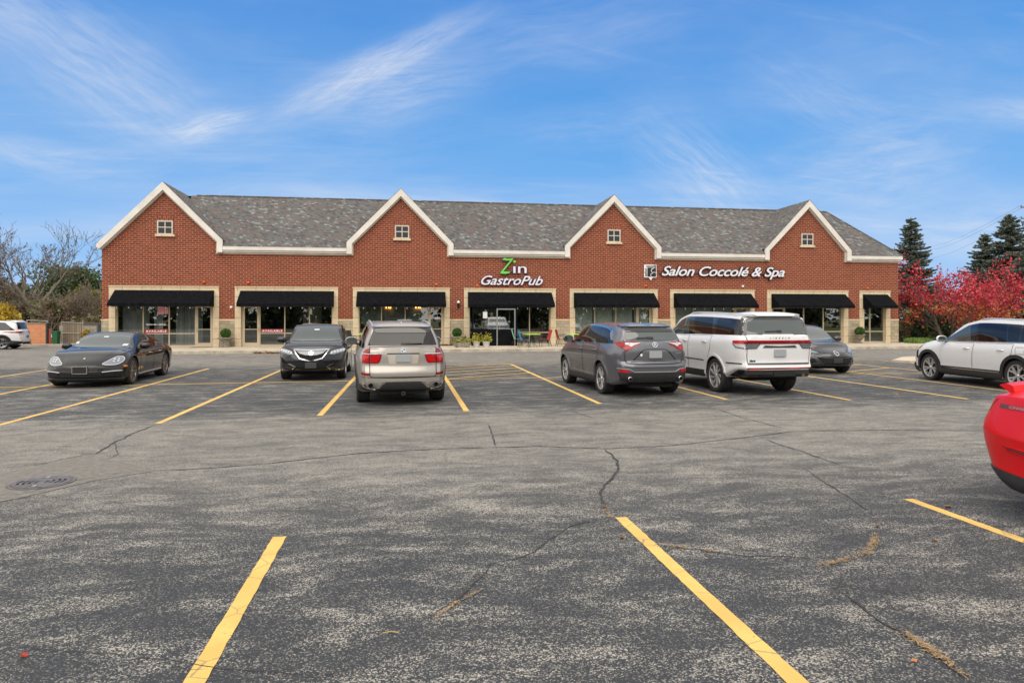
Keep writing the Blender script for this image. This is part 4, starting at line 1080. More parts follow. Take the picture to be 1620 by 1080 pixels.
    def exhaust(s,y,z,r=.045,mt=M_chrome,x=None):
        xr=x if x is not None else -s.L/2+.05
        m=MB(); m.lathe([(r*.85,.25),(r,.0),(r*.86,-.005),(r*.80,.06),(0,.07)],n=20,axis='y'); o=m.build('exhaust_tip',mt,s.root,True,30)
        o.rotation_euler=(0,0,-math.pi/2); o.location=(xr,y,z)
        m=MB(); m.lathe([(r*.80,.05),(0,.055)],n=16,axis='y'); m.build('exhaust_bore',M_well,o)
    def wiper(s,end,p0,p1,mt=M_black,wd=.022):
        s.rib('wiper','R' if end<0 else 'F',[p0,p1],wd,mt,.012,.012)
M_mirror=mat('mirror_glass',(.30,.34,.34),.03,1.)
def emblem_ring(s,end,y,z,r,kind,mt=M_chrome,lift=0):
    md='F' if end>0 else 'R'; pts=[(y+r*math.cos(a*math.pi/10),z+r*.92*math.sin(a*math.pi/10)) for a in range(20)]
    o=s.rib('emblem',md,pts,r*.24,mt,.008+lift,.008,closed=True)
    if kind=='caliper':
        s.patch('emblem_field',md,pts,M_gloss,.006+lift,parent=o)
        for sg in (-1,1): s.rib('emblem_bar',md,[(y+sg*r*.45,z-r*.75),(y+sg*r*.12,z+r*.7)],r*.22,mt,.012+lift,.004,parent=o)
        s.rib('emblem_bar',md,[(y-r*.3,z-.1*r),(y+r*.3,z-.1*r)],r*.16,mt,.012+lift,.004,parent=o)
    elif kind=='wing':
        s.rib('emblem_bar',md,[(y-r*.8,z+r*.1),(y-r*.45,z+r*.45),(y,z-r*.25),(y+r*.45,z+r*.45),(y+r*.8,z+r*.1)],r*.24,mt,.010,.006,parent=o)
    elif kind=='round':
        s.patch('emblem_field',md,pts,M_gloss,.009,parent=o)
        for q in range(4):
            a0=q*math.pi/2; pl=[(y,z)]+[(y+r*.68*math.cos(a0+k*math.pi/12),z+r*.68*math.sin(a0+k*math.pi/12)) for k in range(7)]
            s.patch('emblem_quarter',md,pl,M_bluee if q in (1,3) else M_white,.012,parent=o)
    return o
M_bluee=mat('emblem_blue',(.03,.16,.40),.2)
def std_suv(L,W,H,Rw,ax,belt,hoodz,cowl,roof_f,roof_r,tail_low,gh=.80,arch=None,**k):
    """profile of a two-box car: cowl=(x,z) base of windscreen, roof_f/roof_r=(x,z) ends of the roof, tail_low=(x,z) base of rear window"""
    h=L/2
    top=[(-h,tail_low[1]-.03),(tail_low[0],tail_low[1]),(roof_r[0],roof_r[1]),(roof_r[0]+.35,roof_r[1]+.045 if roof_r[1]<H-.05 else H-.01),(roof_f[0]-.6 if roof_f[0]-.6>roof_r[0]+.6 else (roof_f[0]+roof_r[0]+.35)/2,H),(roof_f[0],roof_f[1]),(cowl[0],cowl[1]),(cowl[0]+.18,cowl[1]-.02),((cowl[0]+h)/2+.1,hoodz+(cowl[1]-hoodz)*.45),(h-.35,hoodz-.02),(h-.10,hoodz-.09),(h,hoodz-.17)]
    bt=[(-h,belt-.05),(-h+.25,belt+.01),(-.6,belt),(.7,belt-.02),(cowl[0],cowl[1]-.06),((cowl[0]+h)/2,hoodz+.02),(h-.35,hoodz-.08),(h-.10,hoodz-.15),(h,hoodz-.22)]
    hw=W/2
    w=[(-h,hw*.80),(-h+.12,hw*.87),(-h+.35,hw*.93),(-h+.8,hw*.985),(-.5,hw*.995),(.8,hw*.995),(h-.9,hw),(h-.35,hw*.955),(h-.1,hw*.88),(h,hw*.80)]
    wt=[(-h,hw*.72),(-h+.3,hw*.83),(-h+.8,hw*.90),(-.8,hw*.925),(.7,hw*.925),(cowl[0],hw*.90),(h-.6,hw*.85),(h-.15,hw*.74),(h,hw*.66)]
    wr=[(-h,hw*.72),(roof_r[0],hw*gh*.93),(roof_r[0]+.5,hw*gh*.97),(roof_f[0]-.3,hw*gh),(roof_f[0]+.15,hw*(gh+.01)),(cowl[0],hw*.86),(h-.6,hw*.72),(h,hw*.5)]
    bot=[(-h,.36),(-h+.35,.27),(-h+.9,.24),(h-.9,.23),(h-.3,.23),(h,.27)]
    sp=dict(L=L,W=W,R=Rw,axles=ax,arch=arch or Rw+.055,top=top,belt=bt,w=w,wt=wt,wr=wr,bot=bot,nose=[(.2,.06),(.45,.0),(.7,.02),(1.0,.10)],tail=[(.25,.08),(.45,.0),(.7,.02),(.8,.06),(1.1,.08)],**k)
    return sp
def arch_trim(c,wd=.07,mt=M_plast,name='arch_trim',a0=-10,a1=190):
    for xw in c.sp['axles']:
        r=c.sp['arch']+wd/2-.012; P=[(xw+r*math.cos(R(a)),c.sp['R']+.01+r*math.sin(R(a))) for a in range(a0,a1+1,10)]
        P=[p for p in P if abs(p[0])<c.L/2-.02 and p[1]>.24]
        for md in 'LX': c.rib(name,md,P,wd,mt,.006,.012)
def glasshouse(c,cuts,glass,surround=M_gloss,lo=.03,hi=.045,doors=None):
    # cuts: list of (xb,xt) pillar lines from rear to front; first and last are the ends
    a=cuts[0];b=cuts[-1]
    so=c.both(c.patch,'window_surround',c.winpoly(a[0],a[1],b[0],b[1],lo-.012,hi-.014,n=26),surround,.0035,step=.05)
    for i,((p,q),(r_,s_)) in enumerate(zip(cuts,cuts[1:])):
        g=glass[i] if isinstance(glass,(list,tuple)) else glass
        d=.022
        for md,par in zip('LX',so): c.patch('side_window',md,c.winpoly(p+d*(i>0),q+d*(i>0),r_-d*(i<len(cuts)-2),s_-d*(i<len(cuts)-2),lo,hi),g,.0065,parent=par,step=.05)
    return so
def door_panels(c,xs_,zb,paintm,lift=.0035):
    # xs_: list of (x at sill rear, x at belt rear, x sill front, x belt front)
    out=[]
    for (a,b,d,e) in xs_:
        zt=lambda x:c.belt(x)-.012
        P=[(a,zb),(d,zb),(d+(e-d)*.15,zb+.12),(e,(zb+zt(e))/2+.1),(e,zt(e)),((b+e)/2,zt((b+e)/2)),(b,zt(b)),(b,(zb+zt(b))/2+.12),(a+(b-a)*.15,zb+.12)]
        for md in 'LX': c.rib('door_gap',md,P,.016,M_seam,.0025,closed=True)
        out.append(c.both(c.patch,'door',P,paintm,.006,step=.055))
    return out
M_disc2=mat('satin_silver',(.24,.25,.26),.4,.5)
G_CARS='cars parked in the lot'
def Hd(d): return R(d)
# ---------------------------------------------------------------- beige SUV, seen from behind
P_beige=paint('beige_paint',(.355,.33,.30),.5,.30)
sp=std_suv(4.86,1.87,1.70,.385,(-1.40,1.53),1.13,1.05,(1.22,1.19),(.50,1.62),(-2.08,1.585),(-2.36,1.20),gh=.72,tw=.27,cat='suv')
sp['tail']=[(.3,.06),(.5,.0),(.68,.0),(.8,.05),(1.0,.06),(1.2,.09)]
c=Car('parked_suv','beige SUV parked with its back to the camera, wheels straight, twin round exhausts',G_CARS,sp,P_beige,(-.27,16.2),Hd(94.5)); X5=c
glasshouse(c,[(-2.05,-1.75),(-1.30,-1.22),(-.25,-.20),(1.10,.45)],M_cglass2)
door_panels(c,[(-.95,-1.15,-.22,-.22),(-.18,-.18,.95,.95)],.42,P_beige); c.handles([(-1.0,1.0),(-.02,1.0)],P_beige)
c.patch('rear_window','R',[(-.69,1.215),(-.4,1.195),(.4,1.195),(.69,1.215),(.575,1.545),(-.575,1.545)],M_cglass2,.006)
c.patch('windscreen','F',[(-.70,1.22),(.70,1.22),(.58,1.56),(-.58,1.56)],M_cglass,.006)
c.patch('spoiler','R',[(-.60,1.555),(.60,1.555),(.585,1.60),(.3,1.63),(-.3,1.63),(-.585,1.60)],P_beige,.012,.03)
c.patch('spoiler_shade','R',[(-.50,1.455),(.50,1.455),(.565,1.50),(.575,1.553),(-.575,1.553),(-.565,1.50)],M_gloss,.012,.006)
tg=c.patch('tailgate','R',[(-.645,.60),(.645,.60),(.65,.8),(.65,1.185),(-.65,1.185),(-.65,.8)],P_beige,.006)
c.rib('tailgate_gap','R',[(-.655,1.19),(-.66,.90),(-.655,.62),(-.62,.585),(.62,.585),(.655,.62),(.66,.90),(.655,1.19)],.014,M_seam,.008)
c.rib('window_ledge','R',[(-.66,1.185),(0,1.195),(.66,1.185)],.018,P_beige,.008,.012)
c.rib('tailgate_crease','R',[(-.64,.835),(0,.825),(.64,.835)],.022,P_beige,.004,.010)
for sg in (-1,1):
    tl=c.patch('tail_light','R',[(sg*.42,1.04),(sg*.645,1.045),(sg*.645,.865),(sg*.50,.86),(sg*.46,.90)],M_rlens,.008,.008)
    c.patch('lamp_lens','R',[(sg*.45,1.015),(sg*.635,1.015),(sg*.635,.885),(sg*.52,.88),(sg*.48,.92)],M_rlens2,.020,parent=tl)
    t2=c.patch('tail_light','R',[(sg*.662,1.145),(sg*.72,1.135),(sg*.775,1.07),(sg*.80,1.0),(sg*.80,.865),(sg*.662,.865)],M_rlens,.008,.008)
    c.patch('lamp_lens','R',[(sg*.672,1.015),(sg*.79,1.015),(sg*.79,.885),(sg*.672,.885)],M_rlens2,.020,parent=t2)
    c.rib('chrome_line','R',[(sg*.42,1.045),(sg*.79,1.045)],.012,M_chrome,.018,.004,parent=tl)
    c.patch('reflector','R',[(sg*.665,.665),(sg*.82,.68),(sg*.81,.635),(sg*.67,.62)],M_rlens,.008,.004)
pr_=c.patch('plate_recess','R',[(-.31,1.045),(.31,1.045),(.29,.87),(.25,.85),(-.25,.85),(-.29,.87)],paint('beige_light',(.46,.42,.36),.3,.35),.008)
c.rib('plate_shadow_line','R',[(-.32,1.05),(.32,1.05)],.020,M_plast,.010,.008)
c.plate(-1,.955,.30,.15)
emblem_ring(c,-1,0,1.115,.048,'round')
c.patch('bumper_insert','R',[(-.48,.35),(-.40,.45),(-.33,.49),(.33,.49),(.40,.45),(.48,.35)],M_plast,.012,.010)
c.rib('bumper_curve','R',[(-.80,.50),(-.76,.40),(-.55,.345),(-.44,.46),(-.36,.51),(.36,.51),(.44,.46),(.55,.345),(.76,.40),(.80,.50)],.022,P_beige,.006,.014,smooth=3)
c.patch('skid_plate','R',[(-.47,.345),(.47,.345),(.44,.375),(-.44,.375)],M_disc,.024,.006)
for sg in (-1,1):
    c.patch('exhaust_surround','R',[(sg*.48,.36),(sg*.52,.48),(sg*.78,.52),(sg*.75,.40),(sg*.56,.35)],paint('beige_shaded_plastic',(.20,.185,.165),.1,.5,.1),.006,.003); c.exhaust(sg*.645,.435,.050,M_disc,-2.45)
    c.patch('lower_corner','X' if sg<0 else 'L',[(-2.30,.44),(-1.95,.44),(-1.88,.33),(-2.30,.33)],M_plast,.006,.01)
m=MB(); m.box(-2.40,-2.25,-.035,.035,.225,.24); m.box(-2.40,-2.25,-.035,.035,.28,.295); m.box(-2.40,-2.25,-.035,-.02,.24,.28); m.box(-2.40,-2.25,.02,.035,.24,.28); m.build('hitch_receiver',M_disc,c.root)
c.wiper(-1,(-.02,1.235),(-.38,1.245)); c.wiper(-1,(.04,1.235),(-.16,1.245),wd=.036)
c.rib('bumper_line','R',[(-.8,.585),(0,.57),(.8,.585)],.010,M_seam,.005)
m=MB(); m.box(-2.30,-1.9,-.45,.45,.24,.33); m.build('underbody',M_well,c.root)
c.mirror_units(.86,1.14,P_beige,1.18); c.rails(-1.85,.35,M_alloy,.05,.05); c.fin(-1.65,M_white); arch_trim(c,.06); c.wheels('pair',n=5)
c.patch('headlight','DfL',[(-.25,.78),(.30,.86),(.32,.98),(-.15,.96)],M_clens,.01,.01); c.patch('headlight','DfR',[(-.25,.78),(.30,.86),(.32,.98),(-.15,.96)],M_clens,.01,.01)
c.mir(c.patch,'grille','F',[(.04,.68),(.26,.66),(.27,.90),(.04,.91)],M_gloss,.01,.01)

# ---------------------------------------------------------------- grey crossover, rear three-quarter
P_grey=paint('grey_paint',(.125,.130,.150),.5,.34,.9)
sp=std_suv(4.74,1.90,1.665,.37,(-1.31,1.44),1.16,1.04,(1.18,1.20),(.40,1.61),(-1.95,1.56),(-2.28,1.26),gh=.72,tw=.26,cat='suv')
sp['tail']=[(.3,.12),(.5,.02),(.72,.0),(.80,.05),(.98,.035),(1.15,.06),(1.3,.11)]
c=Car('parked_suv','dark grey crossover seen from behind at an angle, beside the empty hatched stall',G_CARS,sp,P_grey,(5.26,16.8),Hd(94)); c2=c
glasshouse(c,[(-1.86,-1.46),(-1.12,-1.02),(-.12,-.05),(1.04,.33)],M_cglass2,hi=.05)
for md in 'LX': c.rib('window_chrome',md,[(-1.74,1.30),(-1.52,1.47),(-1.0,1.555),(-.2,1.59),(.35,1.55)],.020,M_chrome,.008,.006,smooth=4); c.patch('quarter_chrome',md,[(-1.80,1.26),(-1.72,1.265),(-1.52,1.43),(-1.57,1.45),(-1.72,1.34)],M_disc2,.010,.005)
door_panels(c,[(-.95,-1.18,-.16,-.12),(-.12,-.08,.92,.98)],.40,P_grey); c.handles([(-.98,1.02),(.05,1.01)],P_grey)
for md in 'LX':
    c.rib('sill_chrome',md,[(-.90,.44),(.90,.46)],.018,M_chrome,.010,.006)
    c.patch('sill_cladding',md,[(-.95,.24),(1.05,.24),(1.05,.40),(-.95,.40)],M_plast,.008,.01)
c.patch('rear_window','R',[(-.66,1.30),(-.5,1.265),(.5,1.265),(.66,1.30),(.55,1.53),(-.55,1.53)],M_cglass,.006)
c.patch('spoiler_shade','R',[(-.56,1.45),(.56,1.45),(.565,1.545),(-.565,1.545)],M_gloss,.012,.004)
c.patch('spoiler','R',[(-.60,1.54),(.60,1.54),(.585,1.575),(.3,1.60),(-.3,1.60),(-.585,1.575)],P_grey,.012,.035)
c.patch('windscreen','F',[(-.68,1.25),(.68,1.25),(.57,1.55),(-.57,1.55)],M_cglass,.006)
c.patch('tailgate','R',[(-.66,.76),(.66,.76),(.68,.9),(.66,1.24),(-.66,1.24),(-.68,.9)],P_grey,.006)
c.rib('tailgate_gap','R',[(-.66,1.28),(-.68,1.1),(-.685,.85),(-.64,.765),(-.4,.745),(.4,.745),(.64,.765),(.685,.85),(.68,1.1),(.66,1.28)],.014,M_seam,.008)
c.patch('plate_recess','R',[(-.48,.83),(.48,.83),(.29,1.03),(.22,1.06),(-.22,1.06),(-.29,1.03)],paint('grey_lighter',(.15,.155,.17),.5,.3),.010)
c.rib('recess_edge','R',[(-.50,.835),(-.30,1.045),(-.22,1.072),(.22,1.072),(.30,1.045),(.50,.835)],.022,M_gloss,.013)
c.rib('tailgate_lip','R',[(-.56,.795),(0,.815),(.56,.795)],.022,P_grey,.012,.014)
c.plate(-1,.955,.30,.155)
c.patch('round_sticker','R',[(.33+.028*math.cos(a*.785),.95+.032*math.sin(a*.785)) for a in range(8)],M_white,.016)
for sg,sd in ((-1,'X'),(1,'L')):
    tl=c.patch('tail_light','R',[(sg*.33,1.215),(sg*.50,1.155),(sg*.56,1.06),(sg*.66,1.03),(sg*.70,1.10),(sg*.73,1.22)],M_rlens,.008,.008)
    c.patch('tail_light_side',sd,[(-2.30,1.225),(-2.02,1.235),(-1.88,1.225),(-2.02,1.165),(-2.16,1.10),(-2.28,1.06)],M_rlens,.008,.008,parent=tl)
    c.patch('lamp_lens','R',[(sg*.315,1.218),(sg*.48,1.165),(sg*.55,1.125),(sg*.60,1.17),(sg*.66,1.175),(sg*.66,1.20)],M_wlens,.020,parent=tl)
    c.patch('lamp_lens','R',[(sg*.56,1.10),(sg*.62,1.05),(sg*.67,1.07),(sg*.70,1.155),(sg*.62,1.15)],M_rlens2,.022,parent=tl)
    c.patch('reflector','R',[(sg*.60,.62),(sg*.79,.625),(sg*.78,.57),(sg*.61,.56)],M_rlens2,.020,.004)
emblem_ring(c,-1,0,1.17,.056,'caliper')
c.rib('bumper_edge','R',[(-.82,.655),(-.60,.635),(-.48,.575),(.48,.575),(.60,.635),(.82,.655)],.012,M_alloy,.016,.004)
c.rib('bumper_top','R',[(-.82,.84),(-.74,.75),(-.5,.71),(.5,.71),(.74,.75),(.82,.84)],.04,P_grey,.002,.022,smooth=3)
c.patch('bumper_lower','R',[(-.80,.56),(-.56,.56),(-.49,.555),(.49,.555),(.56,.56),(.80,.56),(.76,.40),(.6,.36),(-.6,.36),(-.76,.40)],M_plast,.008,.012)
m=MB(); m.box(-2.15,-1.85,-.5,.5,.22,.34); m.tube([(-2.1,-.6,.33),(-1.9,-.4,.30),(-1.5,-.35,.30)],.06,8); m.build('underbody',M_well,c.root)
for sg in (-1,1): c.exhaust(sg*.60,.425,.048,M_chrome,-2.36)
c.wiper(-1,(.02,1.315),(.36,1.305)); c.wiper(-1,(-.03,1.31),(.12,1.315),wd=.045)
textobj('badge_lettering','ACURA',.045,M_chrome,c.root,(c.hit('R',-.56,.97)[0].x-.012,-.45,.965),.003,.1,.003,rot=(R(90),0,R(-90)),sx=1.3)
c.mirror_units(.84,1.16,P_grey,1.12); c.fin(-1.45,M_chrome); arch_trim(c,.045,P_grey); c.wheels('pair',n=5,rr=.265)
c.patch('headlight','DfL',[(-.25,.80),(.30,.86),(.32,.96),(-.15,.94)],M_clens,.01,.01); c.patch('headlight','DfR',[(-.25,.80),(.30,.86),(.32,.96),(-.15,.94)],M_clens,.01,.01)
c.patch('grille','F',[(-.42,.88),(-.28,.60),(.28,.60),(.42,.88)],M_gloss,.01,.01)

# ---------------------------------------------------------------- big white SUV
P_white=paint('pearl_white_paint',(.68,.685,.695),.0,.32)
h=2.665
sp=std_suv(5.33,1.99,1.905,.405,(-1.44,1.68),1.35,1.27,(1.42,1.40),(.72,1.80),(-2.44,1.80),(-2.60,1.40),gh=.80,tw=.28,shoulder=.84,cat='suv')
sp['tail']=[(.35,.10),(.5,.02),(.62,.0),(.80,.05),(1.1,.03),(1.4,.05)]; sp['plan']=(.3,.12)
sp['w']=[(-h,.83),(-h+.08,.88),(-h+.25,.925),(-h+.7,.975),(-.5,.99),(.8,.99),(h-.9,.99),(h-.35,.95),(h-.1,.89),(h,.84)]
sp['wt']=[(-h,.79),(-h+.2,.865),(-h+.8,.905),(.7,.91),(1.4,.90),(h-.6,.86),(h-.15,.76),(h,.7)]
sp['bot']=[(-h,.60),(-h+.35,.56),(-h+.7,.44),(-h+1.0,.34),(h-.9,.32),(h-.3,.30),(h,.32)]
c=Car('parked_suv','tall white full-size SUV seen from behind, red light bar across the tailgate',G_CARS,sp,P_white,(8.16,16.9),Hd(92.5)); nav=c
glasshouse(c,[(-2.50,-2.30),(-1.36,-1.30),(-1.22,-1.10),(-.30,-.12),(.0,.12),(1.30,.62)],[M_cglass2,M_gloss,M_cglass2,M_gloss,M_cglass],lo=.03,hi=.05)
door_panels(c,[(-.95,-1.25,-.12,-.12),(-.06,-.06,1.05,1.05)],.50,P_white); c.handles([(-.98,1.19),(.10,1.19)],M_alloy)
for md in 'LX':
    c.rib('side_trim',md,[(-2.50,.74),(-1.98,.74)],.024,M_disc,.006,.008); c.rib('side_trim',md,[(-.92,.74),(1.1,.76)],.024,M_disc,.006,.008)
    c.patch('sill_cladding',md,[(-.92,.36),(1.15,.36),(1.15,.50),(-.92,.50)],M_plast,.01,.03)
c.patch('rear_window','R',[(-.74,1.40),(.74,1.40),(.66,1.755),(-.66,1.755)],M_cglass,.006)
for sg in (-1,1): c.patch('pillar_black','R',[(sg*.735,1.375),(sg*.80,1.375),(sg*.735,1.79),(sg*.655,1.79)],M_gloss,.005); c.patch('pillar_black','X' if sg<0 else 'L',[(-2.62,1.385),(-2.46,1.385),(-2.28,1.77),(-2.56,1.77)],M_gloss,.0045)
c.patch('spoiler_shade','R',[(-.665,1.73),(.665,1.73),(.66,1.79),(-.66,1.79)],M_gloss,.014,.004)
c.patch('spoiler','R',[(-.69,1.785),(.69,1.785),(.68,1.82),(.35,1.845),(-.35,1.845),(-.68,1.82)],P_white,.014,.05)
c.patch('windscreen','F',[(-.76,1.45),(.76,1.45),(.66,1.74),(-.66,1.74)],M_cglass,.006)
c.patch('tailgate','R',[(-.75,.76),(.75,.76),(.765,.9),(.77,1.37),(-.77,1.37),(-.765,.9)],P_white,.006)
for sg in (-1,1): c.rib('tailgate_gap','R',[(sg*.77,1.36),(sg*.775,.92),(sg*.755,.745)],.012,M_seam,.008)
c.rib('tailgate_step','R',[(-.76,.735),(.76,.735)],.034,M_disc,.004,.010)
lb=c.patch('light_bar','R',[(-.84,1.185),(.84,1.185),(.84,1.262),(-.84,1.262)],M_rlens,.010,.010)
c.rib('lamp_lens','R',[(-.82,1.20),(.82,1.20)],.020,paint('deep_red',(.13,.006,.010),.2,.2),.024,.003,parent=lb)
for sg in (-1,1):
    md='X' if sg<0 else 'L'
    c.patch('light_bar_end',md,[(-2.60,1.185),(-2.26,1.195),(-2.26,1.255),(-2.60,1.262)],M_rlens2,.009,.008,parent=lb)
    rl=c.patch('reversing_light','R',[(sg*.82,1.175),(sg*.50,1.175),(sg*.56,1.09),(sg*.80,1.085)],M_clens,.008,.006)
    c.rib('lamp_outline','R',[(sg*.82,1.08),(sg*.57,1.085),(sg*.49,1.18)],.012,M_disc,.016,.004,parent=rl)
    c.rib('lamp_outline',md,[(-2.26,1.18),(-2.36,1.11),(-2.56,1.085)],.012,M_disc,.010,.005,parent=rl)
    c.patch('lens_side',md,[(-2.30,1.175),(-2.40,1.115),(-2.56,1.10),(-2.56,1.175)],M_wlens,.009,.003,parent=rl)
c.patch('chrome_bar','R',[(-.42,1.10),(.42,1.10),(.37,1.15),(.0,1.135),(-.37,1.15)],M_disc,.010,.010)
c.plate(-1,.98,.29,.165)
textobj('badge_lettering','LINCOLN',.042,M_chrome,c.root,(c.hit('R',0,1.32)[0].x-.012,.24,1.302),.002,0,.003,rot=(R(90),0,R(-90)),space=3.4)
textobj('badge_lettering','Navigator',.062,M_black,c.root,(c.hit('R',.66,.80)[0].x-.014,.72,.785),.003,.15,.003,rot=(R(90),0,R(-90)))
m=MB(); yv=[-.86,-.80,-.5,0,.5,.80,.86]; xo=[.22,.10,.03,0,.03,.10,.22]; V=[]; F=[]
for y_,x_ in zip(yv,xo):
    xx=-2.665+.03+x_; V+=[(xx,y_,.60),(xx+.0,y_,.50),(xx+.05,y_,.43),(xx+.5,y_,.43),(xx+.5,y_,.60)]
for k in range(6):
    for j in range(5): F.append((k*5+j,k*5+(j+1)%5,(k+1)*5+(j+1)%5,(k+1)*5+j))
F+=[tuple(range(5)),tuple(30+j for j in range(5))[::-1]]; m.add(V,F); m.build('bumper_lower',M_gloss,c.root,True,30)
c.rib('reflector_strip','R',[(-.78,.635),(.78,.635)],.030,paint('dark_red',(.16,.006,.010),.2,.25),.008,.008); c.rib('reflector','R',[(.52,.635),(.74,.635)],.030,M_rlens2,.020,.003); c.rib('reflector','R',[(-.22,.635),(-.46,.635)],.026,M_rlens2,.020,.003)
m=MB(); m.box(-2.642,-2.62,-.38,.15,.46,.555); m.build('hitch_cover',M_black,c.root)
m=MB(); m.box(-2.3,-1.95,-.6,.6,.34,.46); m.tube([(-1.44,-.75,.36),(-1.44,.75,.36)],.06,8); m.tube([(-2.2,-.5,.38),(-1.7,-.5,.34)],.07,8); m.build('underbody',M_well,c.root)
c.wiper(-1,(-.05,1.465),(.30,1.455)); c.wiper(-1,(-.10,1.46),(.0,1.465),wd=.045)
c.mirror_units(1.1,1.36,P_white,1.25); c.rails(-2.2,.45,M_alloy,.055,.07); c.wheels('turbine',n=9,rr=.30); arch_trim(c,.05,P_white)
c.patch('headlight','DfL',[(-.25,1.0),(.30,1.04),(.32,1.14),(-.15,1.12)],M_clens,.01,.01); c.patch('headlight','DfR',[(-.25,1.0),(.30,1.04),(.32,1.14),(-.15,1.12)],M_clens,.01,.01)
c.patch('grille','F',[(-.55,1.08),(-.5,.70),(.5,.70),(.55,1.08)],M_chrome,.01,.01)

# ---------------------------------------------------------------- black crossover, front view
P_blk=paint('black_blue_paint',(.008,.009,.012),.0,.35,1.0); P_blk.node_tree.nodes['Principled BSDF'].inputs['Specular IOR Level'].default_value=.1
sp=std_suv(4.66,1.86,1.59,.365,(-1.31,1.38),1.02,.97,(1.08,1.09),(.34,1.525),(-1.95,1.47),(-2.27,1.05),gh=.74,tw=.25,cat='suv')
sp['plan']=(.34,.22); sp['nose']=[(.2,.10),(.42,.0),(.55,.0),(.75,.05),(.95,.16)]
c=Car('parked_suv','black crossover facing the camera with a chrome shield grille, left of the beige SUV',G_CARS,sp,P_blk,(-2.74,22.03),Hd(-88.4)); c4_=c
glasshouse(c,[(-1.90,-1.45),(-1.1,-1.0),(-.15,-.10),(.98,.22)],M_cglass2)
door_panels(c,[(-.95,-1.18,-.18,-.14),(-.14,-.10,.88,.92)],.34,P_blk); c.handles([(-.98,.90),(.02,.90)],M_chrome)
for md in 'LX': c.rib('window_chrome',md,[(-1.95,1.09),(-1,1.05),(.95,1.02)],.016,M_chrome,.008,.004)
ws=c.patch('windscreen','F',[(-.74,1.105),(-.40,1.085),(.40,1.085),(.74,1.105),(.60,1.455),(.4,1.485),(-.4,1.485),(-.60,1.455)],M_cglass,.006)
c.patch('mirror_tag','F',[(-.08,1.40),(.07,1.40),(.07,1.425),(-.08,1.425)],M_white,.012,parent=ws)
c.patch('rear_window','R',[(-.66,1.10),(.66,1.10),(.56,1.42),(-.56,1.42)],M_cglass2,.006)
c.rib('bonnet_gap','F',[(-.82,.93),(-.60,.885),(-.44,.865),(.44,.865),(.60,.885),(.82,.93)],.012,M_seam,.004)
gr=c.patch('grille','F',[(-.47,.855),(-.30,.64),(0,.565),(.30,.64),(.47,.855)],M_well,.010,.004)
c.rib('grille_frame','F',[(-.475,.86),(-.30,.635),(0,.56),(.30,.635),(.475,.86),(0,.85)],.026,M_chrome,.018,.014,closed=True,parent=gr)
c.patch('grille_wing','F',[(-.42,.835),(-.30,.765),(-.15,.725),(0,.715),(.15,.725),(.30,.765),(.42,.835),(.2,.84),(-.2,.84)],M_disc2,.024,.004,parent=gr,step=.03)
emblem_ring(c,1,0,.775,.060,'caliper',lift=.026)
for sg in (-1,1):
    hl=c.patch('headlight','F',[(sg*.48,.75),(sg*.60,.735),(sg*.86,.80),(sg*.895,.88),(sg*.80,.895),(sg*.56,.83)],M_clens,.008,.012)
    for k in range(5): 
        y=sg*(.545+k*.075); z=.775+k*.016; c.patch('lamp_lens','F',[(y-.026,z-.02),(y+.026,z-.012),(y+.028,z+.038),(y-.024,z+.03)],M_wlens,.022,.004,parent=hl)
    it=c.patch('intake','F',[(sg*.88,.52),(sg*.56,.48),(sg*.44,.41),(sg*.55,.33),(sg*.86,.34)],M_gloss,.008,.004)
    c.rib('intake_chrome','F',[(sg*.60,.49),(sg*.42,.41),(sg*.54,.315),(sg*.86,.325)],.02,M_chrome,.014,.010,parent=it)
    for k in range(3): c.rib('intake_bar','F',[(sg*.60,.37+k*.04),(sg*.85,.385+k*.045)],.012,M_plast,.014,.004,parent=it)
c.patch('lower_grille','F',[(-.44,.50),(.44,.50),(.38,.42),(-.38,.42)],M_well,.008)
c.rib('bumper_lip','F',[(-.80,.27),(-.4,.345),(.4,.345),(.80,.27)],.03,P_blk,.006,.02)
c.plate(1,.445,.31,.16,mt=M_disc)

c.mirror_units(.80,1.05,P_blk,1.12); c.wheels('pair',n=5); 
m=MB(); m.box(1.6,2.0,-.6,.6,.18,.26); m.build('underbody',M_well,c.root)

